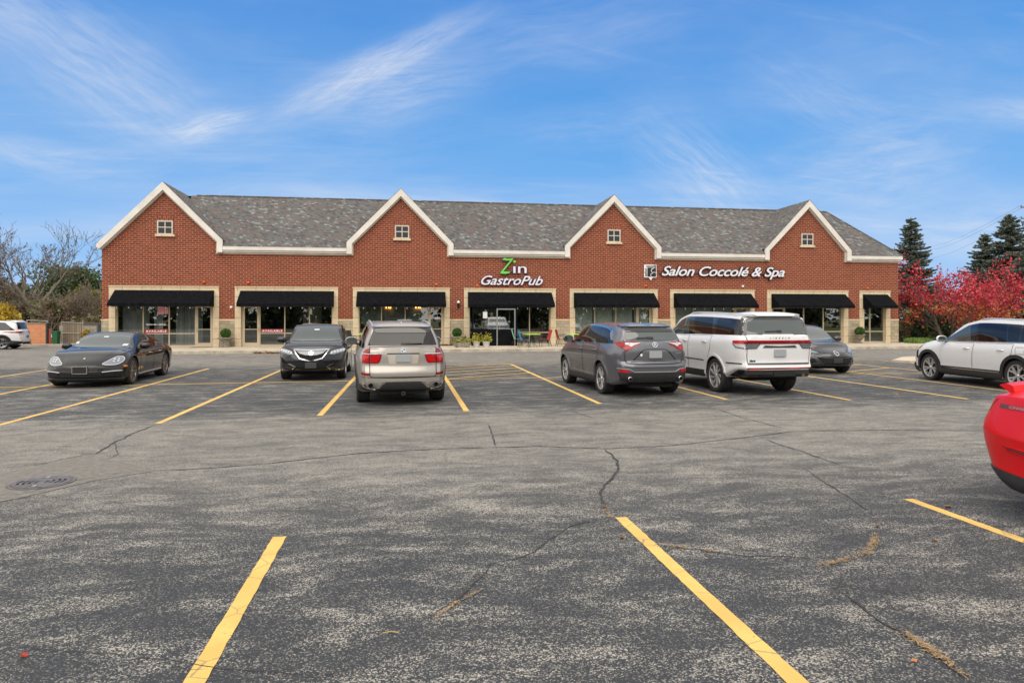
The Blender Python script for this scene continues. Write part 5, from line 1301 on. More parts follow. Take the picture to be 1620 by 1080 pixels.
# ---------------------------------------------------------------- low black fastback, front three-quarter
P_blk2=paint('black_brown_paint',(.007,.006,.006),.0,.35,1.0); P_blk2.node_tree.nodes['Principled BSDF'].inputs['Specular IOR Level'].default_value=.1
h=2.525
top=[(-h,.86),(-h+.10,.93),(-h+.35,1.01),(-1.65,1.13),(-.9,1.32),(-.25,1.385),(.25,1.38),(.62,1.285),(1.35,.985),(1.55,.955),(1.95,.87),(2.25,.76),(2.43,.66),(h,.56)]
bt=[(-h,.82),(-h+.3,.93),(-1.4,.97),(-.6,.93),(.6,.92),(1.2,.915),(1.6,.90),(1.95,.84),(2.25,.72),(2.43,.60),(h,.50)]
sp=dict(L=5.05,W=1.94,R=.36,axles=(-1.38,1.56),arch=.40,top=top,belt=bt,tw=.27,shoulder=.80,
  w=[(-h,.80),(-h+.15,.90),(-1.7,.97),(-.9,.95),(.5,.94),(1.5,.965),(2.1,.94),(2.4,.88),(h,.80)],
  wt=[(-h,.70),(-2.2,.80),(-1.4,.86),(-.5,.85),(.6,.84),(1.3,.84),(1.6,.845),(2.0,.80),(2.3,.70),(h,.60)],
  wr=[(-h,.5),(-2.2,.60),(-1.5,.60),(-.6,.60),(.3,.61),(.62,.64),(1.35,.74),(1.7,.62),(h,.4)],
  bot=[(-h,.32),(-h+.5,.20),(-1.3,.17),(1.5,.17),(2.2,.17),(h,.20)],nose=[(.15,.06),(.32,.0),(.5,.02),(.65,.08),(.8,.22)],tail=[(.25,.10),(.5,.03),(.75,.0),(.9,.06)],plan=(.42,.30),cat='car')
c=Car('parked_sports_sedan','low black fastback sedan with round-edged headlights, alone at the left',G_CARS,sp,P_blk2,(-8.28,21.1),Hd(-86.8)); pan=c
glasshouse(c,[(-1.62,-1.18),(-.28,-.25),(1.10,.56)],M_cglass2,surround=M_gloss,lo=.025,hi=.035)
door_panels(c,[(-.98,-1.1,-.22,-.20),(-.18,-.16,.95,1.0)],.27,P_blk2); c.handles([(-.78,.80),(.12,.79)],M_chrome)
ws=c.patch('windscreen','F',[(-.73,.985),(-.35,.975),(.35,.975),(.73,.985),(.575,1.275),(.3,1.31),(-.3,1.31),(-.575,1.275)],M_cglass,.005,step=.05)
c.patch('mirror_tag','F',[(-.06,1.235),(.06,1.235),(.06,1.255),(-.06,1.255)],M_white,.010,parent=ws)
for y_,z_,a_ in ((.60,1.01,.06),(-.62,1.07,.04)): c.patch('windscreen_sticker','F',[(y_-a_,z_),(y_+a_,z_),(y_+a_,z_+.05),(y_-a_,z_+.05)],M_wlens,.010,parent=ws)
c.patch('rear_window','T',[(-1.95,-.42),(-1.95,.42),(-1.05,.48),(-1.05,-.48)],M_cglass2,.005)
for sg,D in ((1,'L'),(-1,'R')):
    hl=c.patch('headlight','F',[(sg*.46,.585),(sg*.70,.565),(sg*.83,.62),(sg*.86,.70),(sg*.80,.765),(sg*.68,.755),(sg*.55,.665)],M_clens,.004,.006,smooth=3)
    for (dy,dz) in ((.67,.65),(.67,.70),(.75,.66),(.75,.71)): c.patch('lamp_lens','F',[(sg*dy+.022*math.cos(a*.785),dz+.018*math.sin(a*.785)) for a in range(8)],M_wlens,.014,parent=hl)
    c.rib('lamp_rim','F',[(sg*.46,.585),(sg*.70,.565),(sg*.83,.62),(sg*.86,.70),(sg*.80,.765),(sg*.68,.755),(sg*.55,.665)],.014,M_chrome,.008,.004,parent=hl,closed=True,smooth=3)
    md=D if D=='L' else 'X'
    c.patch('side_marker',md,[(2.00,.50),(2.12,.505),(2.14,.545),(2.03,.55)],M_olens,.006,.004)
    it=c.patch('intake','F',[(sg*.50,.40),(sg*.86,.41),(sg*.83,.27),(sg*.54,.26)],M_well,.004)
    c.rib('intake_bar','F',[(sg*.48,.395),(sg*.66,.415),(sg*.86,.42)],.022,M_alloy,.012,.010,parent=it)
    for k in range(2): c.rib('intake_slat','F',[(sg*.54,.31+k*.04),(sg*.84,.315+k*.045)],.010,M_plast,.010,.004,parent=it)
lg=c.patch('lower_grille','F',[(-.48,.40),(.48,.40),(.44,.26),(-.44,.26)],M_well,.004)
for k in range(4): c.rib('grille_slat','F',[(-.46,.285+k*.033),(.46,.285+k*.033)],.010,M_plast,.010,.006,parent=lg)
c.rib('grille_top','F',[(-.50,.41),(0,.40),(.50,.41)],.014,M_disc,.010,.006,parent=lg)
c.patch('splitter','F',[(-.88,.235),(.88,.235),(.84,.185),(-.84,.185)],M_plast,.01,.03)
c.patch('hood_crest','T',[(2.20,-.02),(2.20,.02),(2.26,.02),(2.27,0),(2.26,-.02)],mat('gold_badge',(.75,.62,.35),.25,.9),.004,.004)
c.plate(1,.455,.32,.16,frame=M_chrome,mt=M_black)
c.mirror_units(.74,.93,P_blk2,1.05); c.wheels('multi',n=10,rim=mat('bronze_alloy',(.36,.31,.28),.3,.9),rr=.275,steer=.0)
for md in 'LX': c.rib('sill_line',md,[(-.95,.27),(1.1,.26)],.03,M_alloy,.004,.010)
c.patch('tail_light_strip','R',[(-.80,.80),(.80,.80),(.80,.86),(-.80,.86)],M_rlens,.006,.01)

# ---------------------------------------------------------------- grey compact van behind the white SUV, front view
P_dk=paint('charcoal_paint',(.030,.032,.035),.2,.35,.9)
sp=std_suv(4.59,1.72,1.565,.325,(-1.33,1.42),.98,.90,(1.28,1.02),(.20,1.51),(-2.02,1.49),(-2.22,1.04),gh=.80,tw=.22,cat='car')
sp['nose']=[(.18,.10),(.38,.0),(.55,.02),(.72,.12),(.9,.28)]; sp['plan']=(.42,.2)
h=4.59/2; sp['top'][-3:]=[(h-.35,.87),(h-.10,.74),(h,.66)]; sp['belt'][-3:]=[(h-.35,.79),(h-.10,.66),(h,.58)]
c=Car('parked_hatchback','small charcoal hatchback facing the camera, half hidden behind the white SUV',G_CARS,sp,P_dk,(13.28,21.83),Hd(-90))
glasshouse(c,[(-2.0,-1.8),(-1.0,-.95),(.05,.05),(1.15,.15)],M_cglass2)
door_panels(c,[(-.9,-1.0,.0,.0),(.05,.05,.98,1.0)],.30,P_dk); c.handles([(-.8,.86),(.2,.86)],P_dk)
c.patch('windscreen','F',[(-.70,1.03),(-.3,1.0),(.3,1.0),(.70,1.03),(.59,1.44),(-.59,1.44)],M_cglass,.006)
c.patch('rear_window','R',[(-.64,1.09),(.64,1.09),(.56,1.43),(-.56,1.43)],M_cglass2,.006)
c.rib('bonnet_gap','F',[(-.66,.80),(-.50,.70),(-.3,.665),(.3,.665),(.50,.70),(.66,.80)],.010,M_seam,.004)
for sg in (-1,1):
    hl=c.patch('headlight','F',[(sg*.50,.665),(sg*.66,.66),(sg*.80,.70),(sg*.81,.80),(sg*.74,.84),(sg*.64,.76)],M_clens,.008,.010,smooth=2)
    c.patch('lamp_lens','F',[(sg*.69+.04*math.cos(a*.785),.73+.035*math.sin(a*.785)) for a in range(8)],M_wlens,.02,parent=hl)
    c.patch('intake','F',[(sg*.82,.45),(sg*.66,.50),(sg*.60,.40),(sg*.74,.33)],M_well,.006)
    c.rib('bumper_fin','F',[(sg*.84,.30),(sg*.60,.32),(sg*.52,.28)],.03,P_dk,.006,.014)
gr=c.patch('grille','F',[(-.62,.58),(-.4,.56),(.4,.56),(.62,.58),(.52,.44),(.40,.32),(-.40,.32),(-.52,.44)],M_well,.006)
c.rib('grille_smile','F',[(-.66,.585),(-.4,.525),(0,.505),(.4,.525),(.66,.585)],.022,P_dk,.010,.016,parent=gr,smooth=4)
c.rib('grille_smile','F',[(-.66,.56),(-.5,.40),(-.38,.31),(.38,.31),(.5,.40),(.66,.56)],.020,P_dk,.008,.014,parent=gr,smooth=3)
for k in range(3): c.rib('grille_slat','F',[(-.46+.03*k,.45-.05*k),(.46-.03*k,.45-.05*k)],.012,M_plast,.010,.005,parent=gr)
c.rib('grille_slat','F',[(-.40,.61),(.40,.61)],.03,M_gloss,.006,.004,parent=gr)
emblem_ring(c,1,0,.655,.070,'wing'); c.plate(1,.44,.30,.15,mt=M_disc)
c.mirror_units(.90,1.02,P_dk,1.05); c.wheels('pair',n=5,rr=.21)
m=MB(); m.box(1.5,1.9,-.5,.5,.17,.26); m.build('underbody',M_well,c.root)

# ---------------------------------------------------------------- white SUV at the right edge, seen from its left side
sp=std_suv(5.30,1.99,1.745,.375,(-1.46,1.64),1.13,1.03,(1.30,1.18),(.40,1.66),(-2.30,1.63),(-2.58,1.18),gh=.76,tw=.25,arch=.425,cat='suv')
sp['nose']=[(.2,.06),(.45,.0),(.7,.0),(.95,.12)]
c=Car('parked_suv','white SUV with black wheel arch trim at the right edge, nose to the building',G_CARS,sp,P_white,(15.57,15.79),Hd(85)); pil=c
glasshouse(c,[(-2.40,-2.15),(-1.48,-1.44),(-1.12,-1.0),(-.10,-.02),(.06,.20),(1.20,.32)],[M_cglass2,M_cglass2,M_cglass2,M_gloss,M_cglass],lo=.035,hi=.06)
door_panels(c,[(-1.0,-1.34,-.06,-.10),(-.02,-.06,1.16,1.12)],.46,P_white); c.handles([(-1.0,.97),(.16,.97)],M_chrome)
for md in 'LX':
    c.patch('sill_cladding',md,[(-1.02,.22),(1.2,.22),(1.2,.45),(-1.02,.45)],M_plast,.008,.018); c.rib('sill_chrome',md,[(-.95,.415),(1.1,.415)],.018,M_chrome,.028,.004)
    c.rib('window_chrome',md,[(-1.9,1.175),(1.0,1.145)],.014,M_chrome,.008,.004)
    c.rib('fuel_door',md,[(-1.72,.90),(-1.46,.90),(-1.44,1.06),(-1.70,1.06)],.008,M_seam,.004,closed=True) if md=='L' else None
arch_trim(c,.085)
c.patch('windscreen','F',[(-.74,1.22),(.74,1.22),(.62,1.62),(-.62,1.62)],M_cglass,.006)
c.patch('rear_window','R',[(-.72,1.22),(.72,1.22),(.62,1.60),(-.62,1.60)],M_cglass2,.006)
c.patch('headlight','DfL50',[(-.05,.86),(.36,.88),(.38,.96),(.05,.98)],M_clens,.01,.01); c.patch('headlight','DfR50',[(-.36,.88),(.05,.86),(-.05,.98),(-.38,.96)],M_clens,.01,.01)
c.patch('grille','F',[(-.6,.92),(-.55,.62),(.55,.62),(.6,.92)],M_gloss,.01,.01)
c.patch('bumper_lower','F',[(-.86,.46),(.86,.46),(.80,.24),(-.80,.24)],M_plast,.01,.03)
c.patch('lower_corner','L',[(2.10,.24),(2.6,.24),(2.58,.50),(2.46,.44),(2.14,.36)],M_plast,.008,.012); c.patch('lower_corner','X',[(2.10,.24),(2.6,.24),(2.58,.50),(2.46,.44),(2.14,.36)],M_plast,.008,.012)
c.patch('bonnet_badge','DfL50',[(.30,.62),(.36,.62),(.36,.84),(.30,.84)],M_black,.01,.01)
c.mirror_units(1.0,1.12,P_white,1.15); c.rails(-2.0,.10,M_alloy,.05,.05); c.wheels('v',n=5,rr=.275,dark=M_gloss)
for sg in (-1,1): c.patch('tail_light','R',[(sg*.60,1.1),(sg*.92,1.1),(sg*.90,.85),(sg*.66,.90)],M_rlens,.01,.01)

# ---------------------------------------------------------------- white crossover at the far left edge
sp=std_suv(4.57,1.85,1.66,.36,(-1.325,1.375),1.05,.98,(1.15,1.12),(.35,1.60),(-1.95,1.56),(-2.22,1.10),gh=.75,tw=.24,arch=.41,cat='suv')
c=Car('parked_suv','white crossover parked side-on at the far left edge by the orange brick wall',G_CARS,sp,P_white,(-24.25,43.5),Hd(187))
glasshouse(c,[(-1.92,-1.42),(-1.1,-1.0),(-.15,-.10),(1.0,.25)],M_cglass2)
door_panels(c,[(-.95,-1.18,-.18,-.14),(-.14,-.10,.90,.94)],.36,P_white)
c.patch('rear_window','R',[(-.68,1.14),(.68,1.14),(.60,1.50),(-.60,1.50)],M_cglass2,.006)
c.patch('spoiler','R',[(-.64,1.50),(.64,1.50),(.6,1.57),(-.6,1.57)],P_white,.02,.07)
for sg in (-1,1): 
    c.patch('tail_light','R',[(sg*.42,.98),(sg*.60,.92),(sg*.86,.93),(sg*.92,1.0),(sg*.70,1.02)],M_rlens,.01,.012)
    c.patch('tail_light','L' if sg>0 else 'X',[(-1.75,1.0),(-2.15,.92),(-2.2,1.0)],M_rlens,.008,.01)
c.patch('bumper_lower','R',[(-.92,.52),(-.6,.42),(.6,.42),(.92,.52),(.86,.26),(-.86,.26)],M_plast,.012,.02)
c.plate(-1,.72,.31,.15,mt=mat('blue_plate',(.12,.2,.25),.5)); emblem_ring(c,-1,0,.98,.05,'wing')
arch_trim(c,.075); c.wheels('pair',n=5,dark=M_disc); c.mirror_units(.84,1.06,P_white,1.1); c.fin(-1.6,M_white)
for md in 'LX': c.patch('sill_cladding',md,[(-.95,.24),(1.0,.24),(1.0,.40),(-.95,.40)],M_plast,.008,.012)
for sg in (-1,1): c.exhaust(sg*.6,.28,.04,M_chrome,-2.26)

# ---------------------------------------------------------------- red muscle coupe at the right edge, tail end in view
P_red=paint('red_paint',(.60,.002,.006),.0,.35,.3); P_red.node_tree.nodes['Principled BSDF'].inputs['Specular IOR Level'].default_value=.25
h=2.51
top=[(-h,1.03),(-h+.04,1.06),(-h+.5,1.10),(-1.70,1.12),(-.95,1.33),(-.2,1.44),(.25,1.40),(.95,1.06),(1.2,1.03),(1.9,.98),(2.3,.90),(2.45,.80),(h,.70)]
bt=[(-h,.99),(-h+.04,1.015),(-h+.5,1.04),(-1.5,1.02),(-1.0,.97),(.6,.93),(1.2,.95),(1.9,.90),(2.3,.80),(2.45,.70),(h,.62)]
sp=dict(L=5.02,W=1.92,R=.365,axles=(-1.33,1.62),arch=.41,top=top,belt=bt,tw=.27,shoulder=.62,
  w=[(-h,.80),(-h+.08,.87),(-h+.3,.925),(-1.7,.96),(-.9,.955),(.5,.95),(1.5,.96),(2.2,.93),(h,.86)],
  wt=[(-h,.70),(-h+.1,.76),(-h+.4,.82),(-1.4,.87),(-.5,.85),(.6,.84),(1.3,.84),(2.0,.80),(h,.72)],
  wr=[(-h,.60),(-h+.4,.68),(-1.6,.66),(-.8,.58),(.25,.60),(.95,.74),(1.5,.7),(h,.55)],
  bot=[(-h,.34),(-h+.10,.30),(-h+.5,.20),(-1.3,.17),(1.5,.17),(2.2,.18),(h,.22)],nose=[(.2,.08),(.45,.0),(.8,.05)],tail=[(.2,.20),(.34,.12),(.50,.035),(.66,.0),(.76,.0),(.90,.045),(1.0,.075),(1.1,.10)],plan=(.25,.20),cat='car')
c=Car('parked_coupe','bright red muscle coupe cut off by the right edge, rear spoiler and dark lettered stripe',G_CARS,sp,P_red,(6.28,3.42),Hd(-90)); red=c
glasshouse(c,[(-1.10,-.80),(-.65,-.55),(.80,.22)],M_cglass2,surround=M_gloss)
door_panels(c,[(-.62,-.62,.80,.80)],.28,P_red)
m=MB(); V=[];F=[]; n=16
for k in range(n+1):
    y=-.66+1.32*k/n; e=abs(y)/.66; zt=1.155-.02*e**4; xo=.10+.05*e**3
    V+=[(-h+.02+xo,y,zt-.012),(-h+.00+xo,y,zt-.020-.0*e**6),(-h+.05+xo,y,zt-.034-.01*e**6),(-h+.34,y,zt-.085-.03*e**4),(-h+.30,y,zt-.015),(-h+.14+xo*.6,y,zt+.004)]
for k in range(n):
    for j in range(6): F.append((k*6+j,k*6+(j+1)%6,(k+1)*6+(j+1)%6,(k+1)*6+j))
F+=[tuple(range(6)),tuple(n*6+j for j in range(6))[::-1]]
m.add(V,F); m.build('spoiler',P_red,c.root,True,50)
for md in 'LX':
    c.rib('bumper_gap',md,[(-2.22,1.0),(-2.28,.95),(-2.30,.88)],.007,M_seam,.003,smooth=4)
    sm=c.patch('side_marker',md,[(-2.02,.60),(-1.78,.585),(-1.78,.555),(-1.98,.572)],paint('dark_marker',(.20,.004,.006),.1,.15),.006,.004)
    c.rib('marker_rim',md,[(-2.04,.605),(-1.77,.590),(-1.77,.548),(-1.98,.565)],.006,P_red,.008,.004,closed=True,parent=sm)
    c.patch('rear_valance',md,[(-2.46,.40),(-2.3,.385),(-1.80,.35),(-1.80,.22),(-2.2,.24),(-2.46,.32)],M_plast,.006,.012)
    c.patch('stripe',md,[(-2.16,.965),(-1.0,.965),(-1.0,.935),(-2.16,.928)],mat('charcoal_decal',(.10,.035,.04),.45),.004)
# lettering along the shoulder stripe, read from the side
tx=textobj('stripe_lettering','CHALLENGER',.042,mat('decal_letter',(.42,.10,.11),.4),c.root,(0,0,0),.004,.2,.001,sx=1.6)
me=tx.data
for v in me.vertices:
    u=v.co.x*1.7; l,nn=c.hit('X',-2.04+u,.934+v.co.y*.75); v.co=l+nn*(.007+v.co.z)
tx.scale=(1,1,1); tx.rotation_euler=(0,0,0)
c.patch('rear_lower','R',[(-.86,.36),(.86,.36),(.80,.26),(-.80,.26)],M_plast,.006,.012)
c.patch('tail_light','R',[(.10,.90),(.78,.90),(.80,.78),(.10,.78)],M_rlens,.01,.006); c.patch('tail_light','R',[(-.10,.90),(-.66,.90),(-.66,.78),(-.10,.78)],M_rlens,.01,.006)
c.plate(-1,.60,.31,.16)
c.patch('windscreen','F',[(-.68,1.08),(.68,1.08),(.58,1.36),(-.58,1.36)],M_cglass,.006)
c.mirror_units(.62,.97,P_red,1.0); c.wheels('v',n=5,rr=.255,dark=M_gloss)
# ================================================================ vegetation
def leaf_mat(name,cols,rough=.6,trans=.25):
    m=mat(name,cols[0],rough); t=NT(m); rnd=t.n('ShaderNodeNewGeometry').outputs['Random Per Island']
    nz=t.noise(t.obj(),.7,3,.5); f=t.math('ADD',t.math('MULTIPLY',rnd,.6),t.math('MULTIPLY',nz,.5))
    n=len(cols); c=t.ramp(f,[(.25+.6*i/max(1,n-1),cc) for i,cc in enumerate(cols)])
    t.l(c,t.b.inputs['Base Color'])
    if trans:
        tr=t.n('ShaderNodeBsdfTranslucent'); t.l(c,tr.inputs[0]); mx=t.n('ShaderNodeMixShader'); mx.inputs[0].default_value=trans
        out=[n_ for n_ in t.t.nodes if n_.type=='OUTPUT_MATERIAL'][0]
        t.l(t.b.outputs[0],mx.inputs[1]); t.l(tr.outputs[0],mx.inputs[2]); t.l(mx.outputs[0],out.inputs[0])
    return m
def leaf_cloud(pts,size,rng,elong=1.6,dirs=None):
    """one small folded leaf (two triangles) per point"""
    n=len(pts); P=np.array(pts); A=rng.normal(size=(n,3)); A/=np.linalg.norm(A,axis=1)[:,None]+1e-9
    if dirs is not None: A=np.array(dirs)+.45*A; A/=np.linalg.norm(A,axis=1)[:,None]
    Bv=rng.normal(size=(n,3)); Bv-=A*(A*Bv).sum(1)[:,None]; Bv/=np.linalg.norm(Bv,axis=1)[:,None]+1e-9
    s=size*rng.uniform(.6,1.35,size=(n,1))
    a=A*s*elong/2; b=Bv*s/2
    V=np.empty((n,4,3)); V[:,0]=P-a; V[:,1]=P+b; V[:,2]=P+a; V[:,3]=P-b
    F=np.arange(n*4).reshape(n,4)
    return V.reshape(-1,3),F
def np_mesh(name,V,F,m_,parent=None):
    me=bpy.data.meshes.new(name); me.vertices.add(len(V)); me.vertices.foreach_set('co',np.asarray(V,dtype=np.float32).ravel())
    F=np.asarray(F,dtype=np.int32); k=F.shape[1]; me.loops.add(F.size); me.loops.foreach_set('vertex_index',F.ravel())
    me.polygons.add(len(F)); me.polygons.foreach_set('loop_start',np.arange(0,F.size,k,dtype=np.int32)); me.polygons.foreach_set('loop_total',np.full(len(F),k,dtype=np.int32))
    me.materials.append(m_); me.update(calc_edges=True); o=bpy.data.objects.new(name,me); COL.objects.link(o)
    if parent: o.parent=parent
    return o
RMIN=.012
def branches(rng,base,d,L,r,depth,maxd,mb,tips,spread=.55,up=.12,seg=4,sides=5,kids=(2,4),shrink=.72,droop=0):
    p=Vector(base); d=Vector(d).normalized(); pts=[p.copy()];rs=[r]
    for i in range(seg):
        d=(d+Vector(rng.normal(0,.10,3))+Vector((0,0,up-droop*(i/seg)))).normalized(); p=p+d*L/seg; pts.append(p.copy()); rs.append(max(RMIN,r*(1-.36*(i+1)/seg)))
        if depth>=maxd-1: tips.append((p.copy(),d.copy()))
    mb.tube(pts,rs,max(3,sides-depth),cap=False)
    if depth<maxd:
        k=int(rng.integers(kids[0],kids[1]+1))
        for j in range(k):
            t=rng.uniform(.35,1) if j else 1; i=int(t*seg); i=min(max(i,1),seg); q=pts[i]
            a=rng.uniform(0,6.283); o=d.orthogonal().normalized(); o=Matrix.Rotation(a,3,d)@o
            nd=(d+o*rng.uniform(spread*.6,spread*1.3)).normalized()
            branches(rng,q,nd,L*shrink*rng.uniform(.75,1.15),rs[i]*.70,depth+1,maxd,mb,tips,spread,up,seg,sides,kids,shrink,droop)
M_bark=vary('grey_bark',(.11,.09,.075),(.21,.18,.15),6,.9,5,.4); M_barkb=vary('brown_bark',(.06,.045,.035),(.12,.095,.075),6,.9,5,.4)
# bare tree at the left
def bare_tree(name,loc,H,seed,label,leafm,nleaf,spread=.5,r=.20,maxd=6,group=None,L0=.30,kids=(2,4),mt_=None,forks=3):
    rng=np.random.default_rng(seed); e=empty(name,loc,0,label,'tree',group); mb=MB(); tips=[]
    th=H*.20; mb.tube([(0,0,-.2),(.02,0,th*.5),(0,.03,th)],[r*1.25,r*1.02,r*.95],8,cap=False)
    for j in range(forks):
        a=j*6.283/forks+rng.uniform(-.4,.4); tl=rng.uniform(.40,.95)
        branches(rng,(0,0,th),(math.cos(a)*tl,math.sin(a)*tl,1),H*L0,r*.70,1,maxd,mb,tips,spread,.055,4,6,kids,.76)
    mb.build('trunk',mt_ or M_bark,e,True,80)
    if nleaf:
        P=[];
        for _ in range(nleaf):
            q,_d=tips[int(rng.integers(len(tips)))]; P.append(np.array(q)+rng.normal(0,.09,3))
        V,F=leaf_cloud(P,.10,rng); np_mesh('crown',V,F,leafm,e)
    return e
L_brown=leaf_mat('withered_leaves',[(.12,.07,.04),(.20,.12,.07),(.26,.18,.12)])
def XY(x,Y): 
    th=math.atan(165/1080);c=math.cos(th);s=math.sin(th);dx=(x-810)/1080; return (dx*c+s)/(c-dx*s)*Y
bare_tree('bare_tree',(XY(53,60),60,0),11.2,5,'tall nearly leafless tree rising behind the brick enclosure',L_brown,420,.62,.26,7,L0=.245,kids=(2,3))
bare_tree('bare_tree',(XY(-18,62),62,0),8.6,12,'bare tree with clinging brown leaves cut off by the left edge',L_brown,2600,.6,.18,6,L0=.26,kids=(2,4))
def bush(name,x,Y,w,h,cols,seed,label,cat='shrub',n=2600,size=.15,z0=.0,group=None,clumps=14,stem=True,dens=.5,loc=None,shape=1.0,mt_=None):
    rng=np.random.default_rng(seed); e=empty(name,loc or (XY(x,Y),Y,z0),0,label,cat,group); P=[];cs=[]
    for k in range(clumps):
        a=rng.uniform(0,6.283); rr_=w/2*math.sqrt(rng.uniform(0,1))*.75; zz_=h*rng.uniform(.18,.86); rr_*=1-.45*(zz_/h)**2*shape
        cs.append((rr_*math.cos(a),rr_*math.sin(a),zz_,rng.uniform(.16,.30)*min(w,h)))
    for i in range(n):
        c=cs[int(rng.integers(len(cs)))]; v=rng.normal(size=3); v/=np.linalg.norm(v); rad=c[3]*rng.uniform(dens,1.08)
        q=np.array(c[:3])+v*rad*np.array([1,1,.8]); 
        if q[2]>.03: P.append(q)
    V,F=leaf_cloud(P,size,rng); np_mesh('foliage',V,F,mt_ or leaf_mat(name+'_leaves',cols),e)
    if stem:
        mb=MB(); tips=[]
        for c in cs[:9]: mb.tube([(c[0]*.1,c[1]*.1,0),(c[0]*.5+.05,c[1]*.5,c[2]*.5),(c[0],c[1],c[2])],[.05,.03,.012],5,cap=False)
        mb.build('stem',M_barkb,e,True,80)
    return e
GR=[(.035,.05,.016),(.07,.095,.028),(.13,.15,.05)]; YG_=[(.09,.10,.02),(.20,.20,.04),(.34,.30,.05)]; BRN=[(.11,.09,.045),(.19,.16,.08),(.28,.24,.13)]; DG=[(.018,.032,.014),(.035,.06,.026),(.06,.09,.035)]; OL=[(.08,.09,.035),(.16,.17,.06),(.25,.26,.10)]
YEL=[(.30,.20,.02),(.48,.34,.03),(.60,.45,.06)]
GL='shrubs and small trees behind the enclosure'
for i,(x,Y,w,h,c,l) in enumerate([(103,74,8.5,7.2,[(.03,.055,.02),(.06,.10,.035),(.10,.15,.05)],'dark green rounded evergreen behind the bare tree'),(140,76,7.5,7.0,[(.03,.055,.02),(.06,.10,.035),(.10,.15,.05)],'dark green evergreen next to the left end of the shop building'),
    (150,66,5.0,4.6,YG_,'yellow green bush just left of the shop building'),(120,62,4.6,3.3,YG_,'olive bush behind the wooden gate'),(88,60,4.6,3.2,OL,'olive brown bush behind the grey block wall'),
    (60,64,6.0,3.6,OL,'low olive bush at the foot of the tall bare tree'),(28,62,5.5,3.2,BRN,'brown thicket behind the orange brick wall'),(0,60,5.5,3.0,GR,'green bush behind the white crossover at the left edge'),
    (2,56,2.6,3.4,YEL,'bright yellow leaved bush at the left edge of the picture'),(145,56,3.2,2.3,BRN,'brown bush behind the small awning on the end wall'),(-40,66,9,5,OL,'olive bush outside the left edge')]):
    bush('background_bush',x,Y,w,h,c,30+i,l,n=int(1500*w*h/12),size=.19,group=GL,clumps=int(10+w*h*.8))
for i,(x,Y,H_) in enumerate([(112,60,4.2),(82,59,3.8),(132,61,4.6),(22,60,4.4),(148,60,5.0)]):
    bare_tree('leafless_shrub',(XY(x,Y),Y,0),H_,70+i,['grey leafless shrub above the grey block wall','low leafless shrub right of the tall bare trunk','leafless shrub above the wooden gate','leafless shrub behind the orange brick wall','leafless shrub in front of the yellow green bush'][i],L_brown,500,.7,.07,5,group='leafless shrubs',L0=.30,kids=(3,4),mt_=vary('pale_twigs',(.16,.13,.10),(.26,.22,.18),5,.9,3),forks=4)
# spruces
def spruce(name,loc,H,Rb,seed,cols,label,dens=1.0):
    rng=np.random.default_rng(seed); e=empty(name,loc,0,label,'tree','blue green spruces'); P=[];D=[];mb=MB()
    mb.tube([(0,0,0),(0,0,H*.5),(0,0,H)],[.22,.12,.02],8,cap=False)
    z=H*.04
    while z<H-.12:
        f=1-z/H; L0=Rb*(f**.70)*(.92+.08*math.sin(z*3)); k=int(5+8*f**.5)
        for j in range(k):
            a=rng.uniform(0,6.283); L=L0*rng.uniform(.60,1.12)+.10; zz_=z+rng.uniform(-.12,.12); dr=-.10-.18*f
            tip=None
            n=max(4,int(L*9*dens)); pts=[]
            for q in range(n+1):
                u=q/n; rr_=L*u; zq=zz_+dr*rr_*(1-.55*u)+.18*u*u*L*.6; pts.append((rr_*math.cos(a),rr_*math.sin(a),zq))
            if L>.5: mb.tube([pts[0],pts[n//2],pts[-1]],[.03,.02,.006],3,cap=False)
            for q in range(n+1):
                u=q/n; wd=.42*L**.6*(1-u)**.7*(u+.25)+.05
                for _ in range(8):
                    sd=rng.uniform(-1,1)*wd; c_=np.array(pts[q])+np.array([-math.sin(a)*sd,math.cos(a)*sd,-abs(sd)*.22+rng.uniform(-.07,.03)]); P.append(c_)
                    D.append(np.array([math.cos(a)*.8-math.sin(a)*np.sign(sd)*.7,math.sin(a)*.8+math.cos(a)*np.sign(sd)*.7,-.05+.25*u]))
        z+=.20+.16*f
    V,F=leaf_cloud(P,.10,rng,2.8,D); np_mesh('crown',V,F,leaf_mat('spruce_needles',cols,.7,.1),e); mb.build('trunk',M_barkb,e,True,80)
SPR=[(.085,.11,.095),(.15,.18,.145),(.24,.27,.215)]
spruce('spruce_tree',(XY(1441,62),62,0),12.0,4.0,1,SPR,'blue green spruce standing alone just right of the shop building')
spruce('spruce_tree',(XY(1598,58),58,0),11.9,5.0,2,SPR,'tallest spruce at the right edge behind the red maple')
spruce('spruce_tree',(XY(1558,62),62,0),10.6,4.2,3,SPR,'shorter spruce just left of the tallest one')
spruce('spruce_tree',(XY(1640,52),52,0),9.5,5.0,4,SPR,'dense spruce cut off by the right edge, low dark boughs above the white SUV')
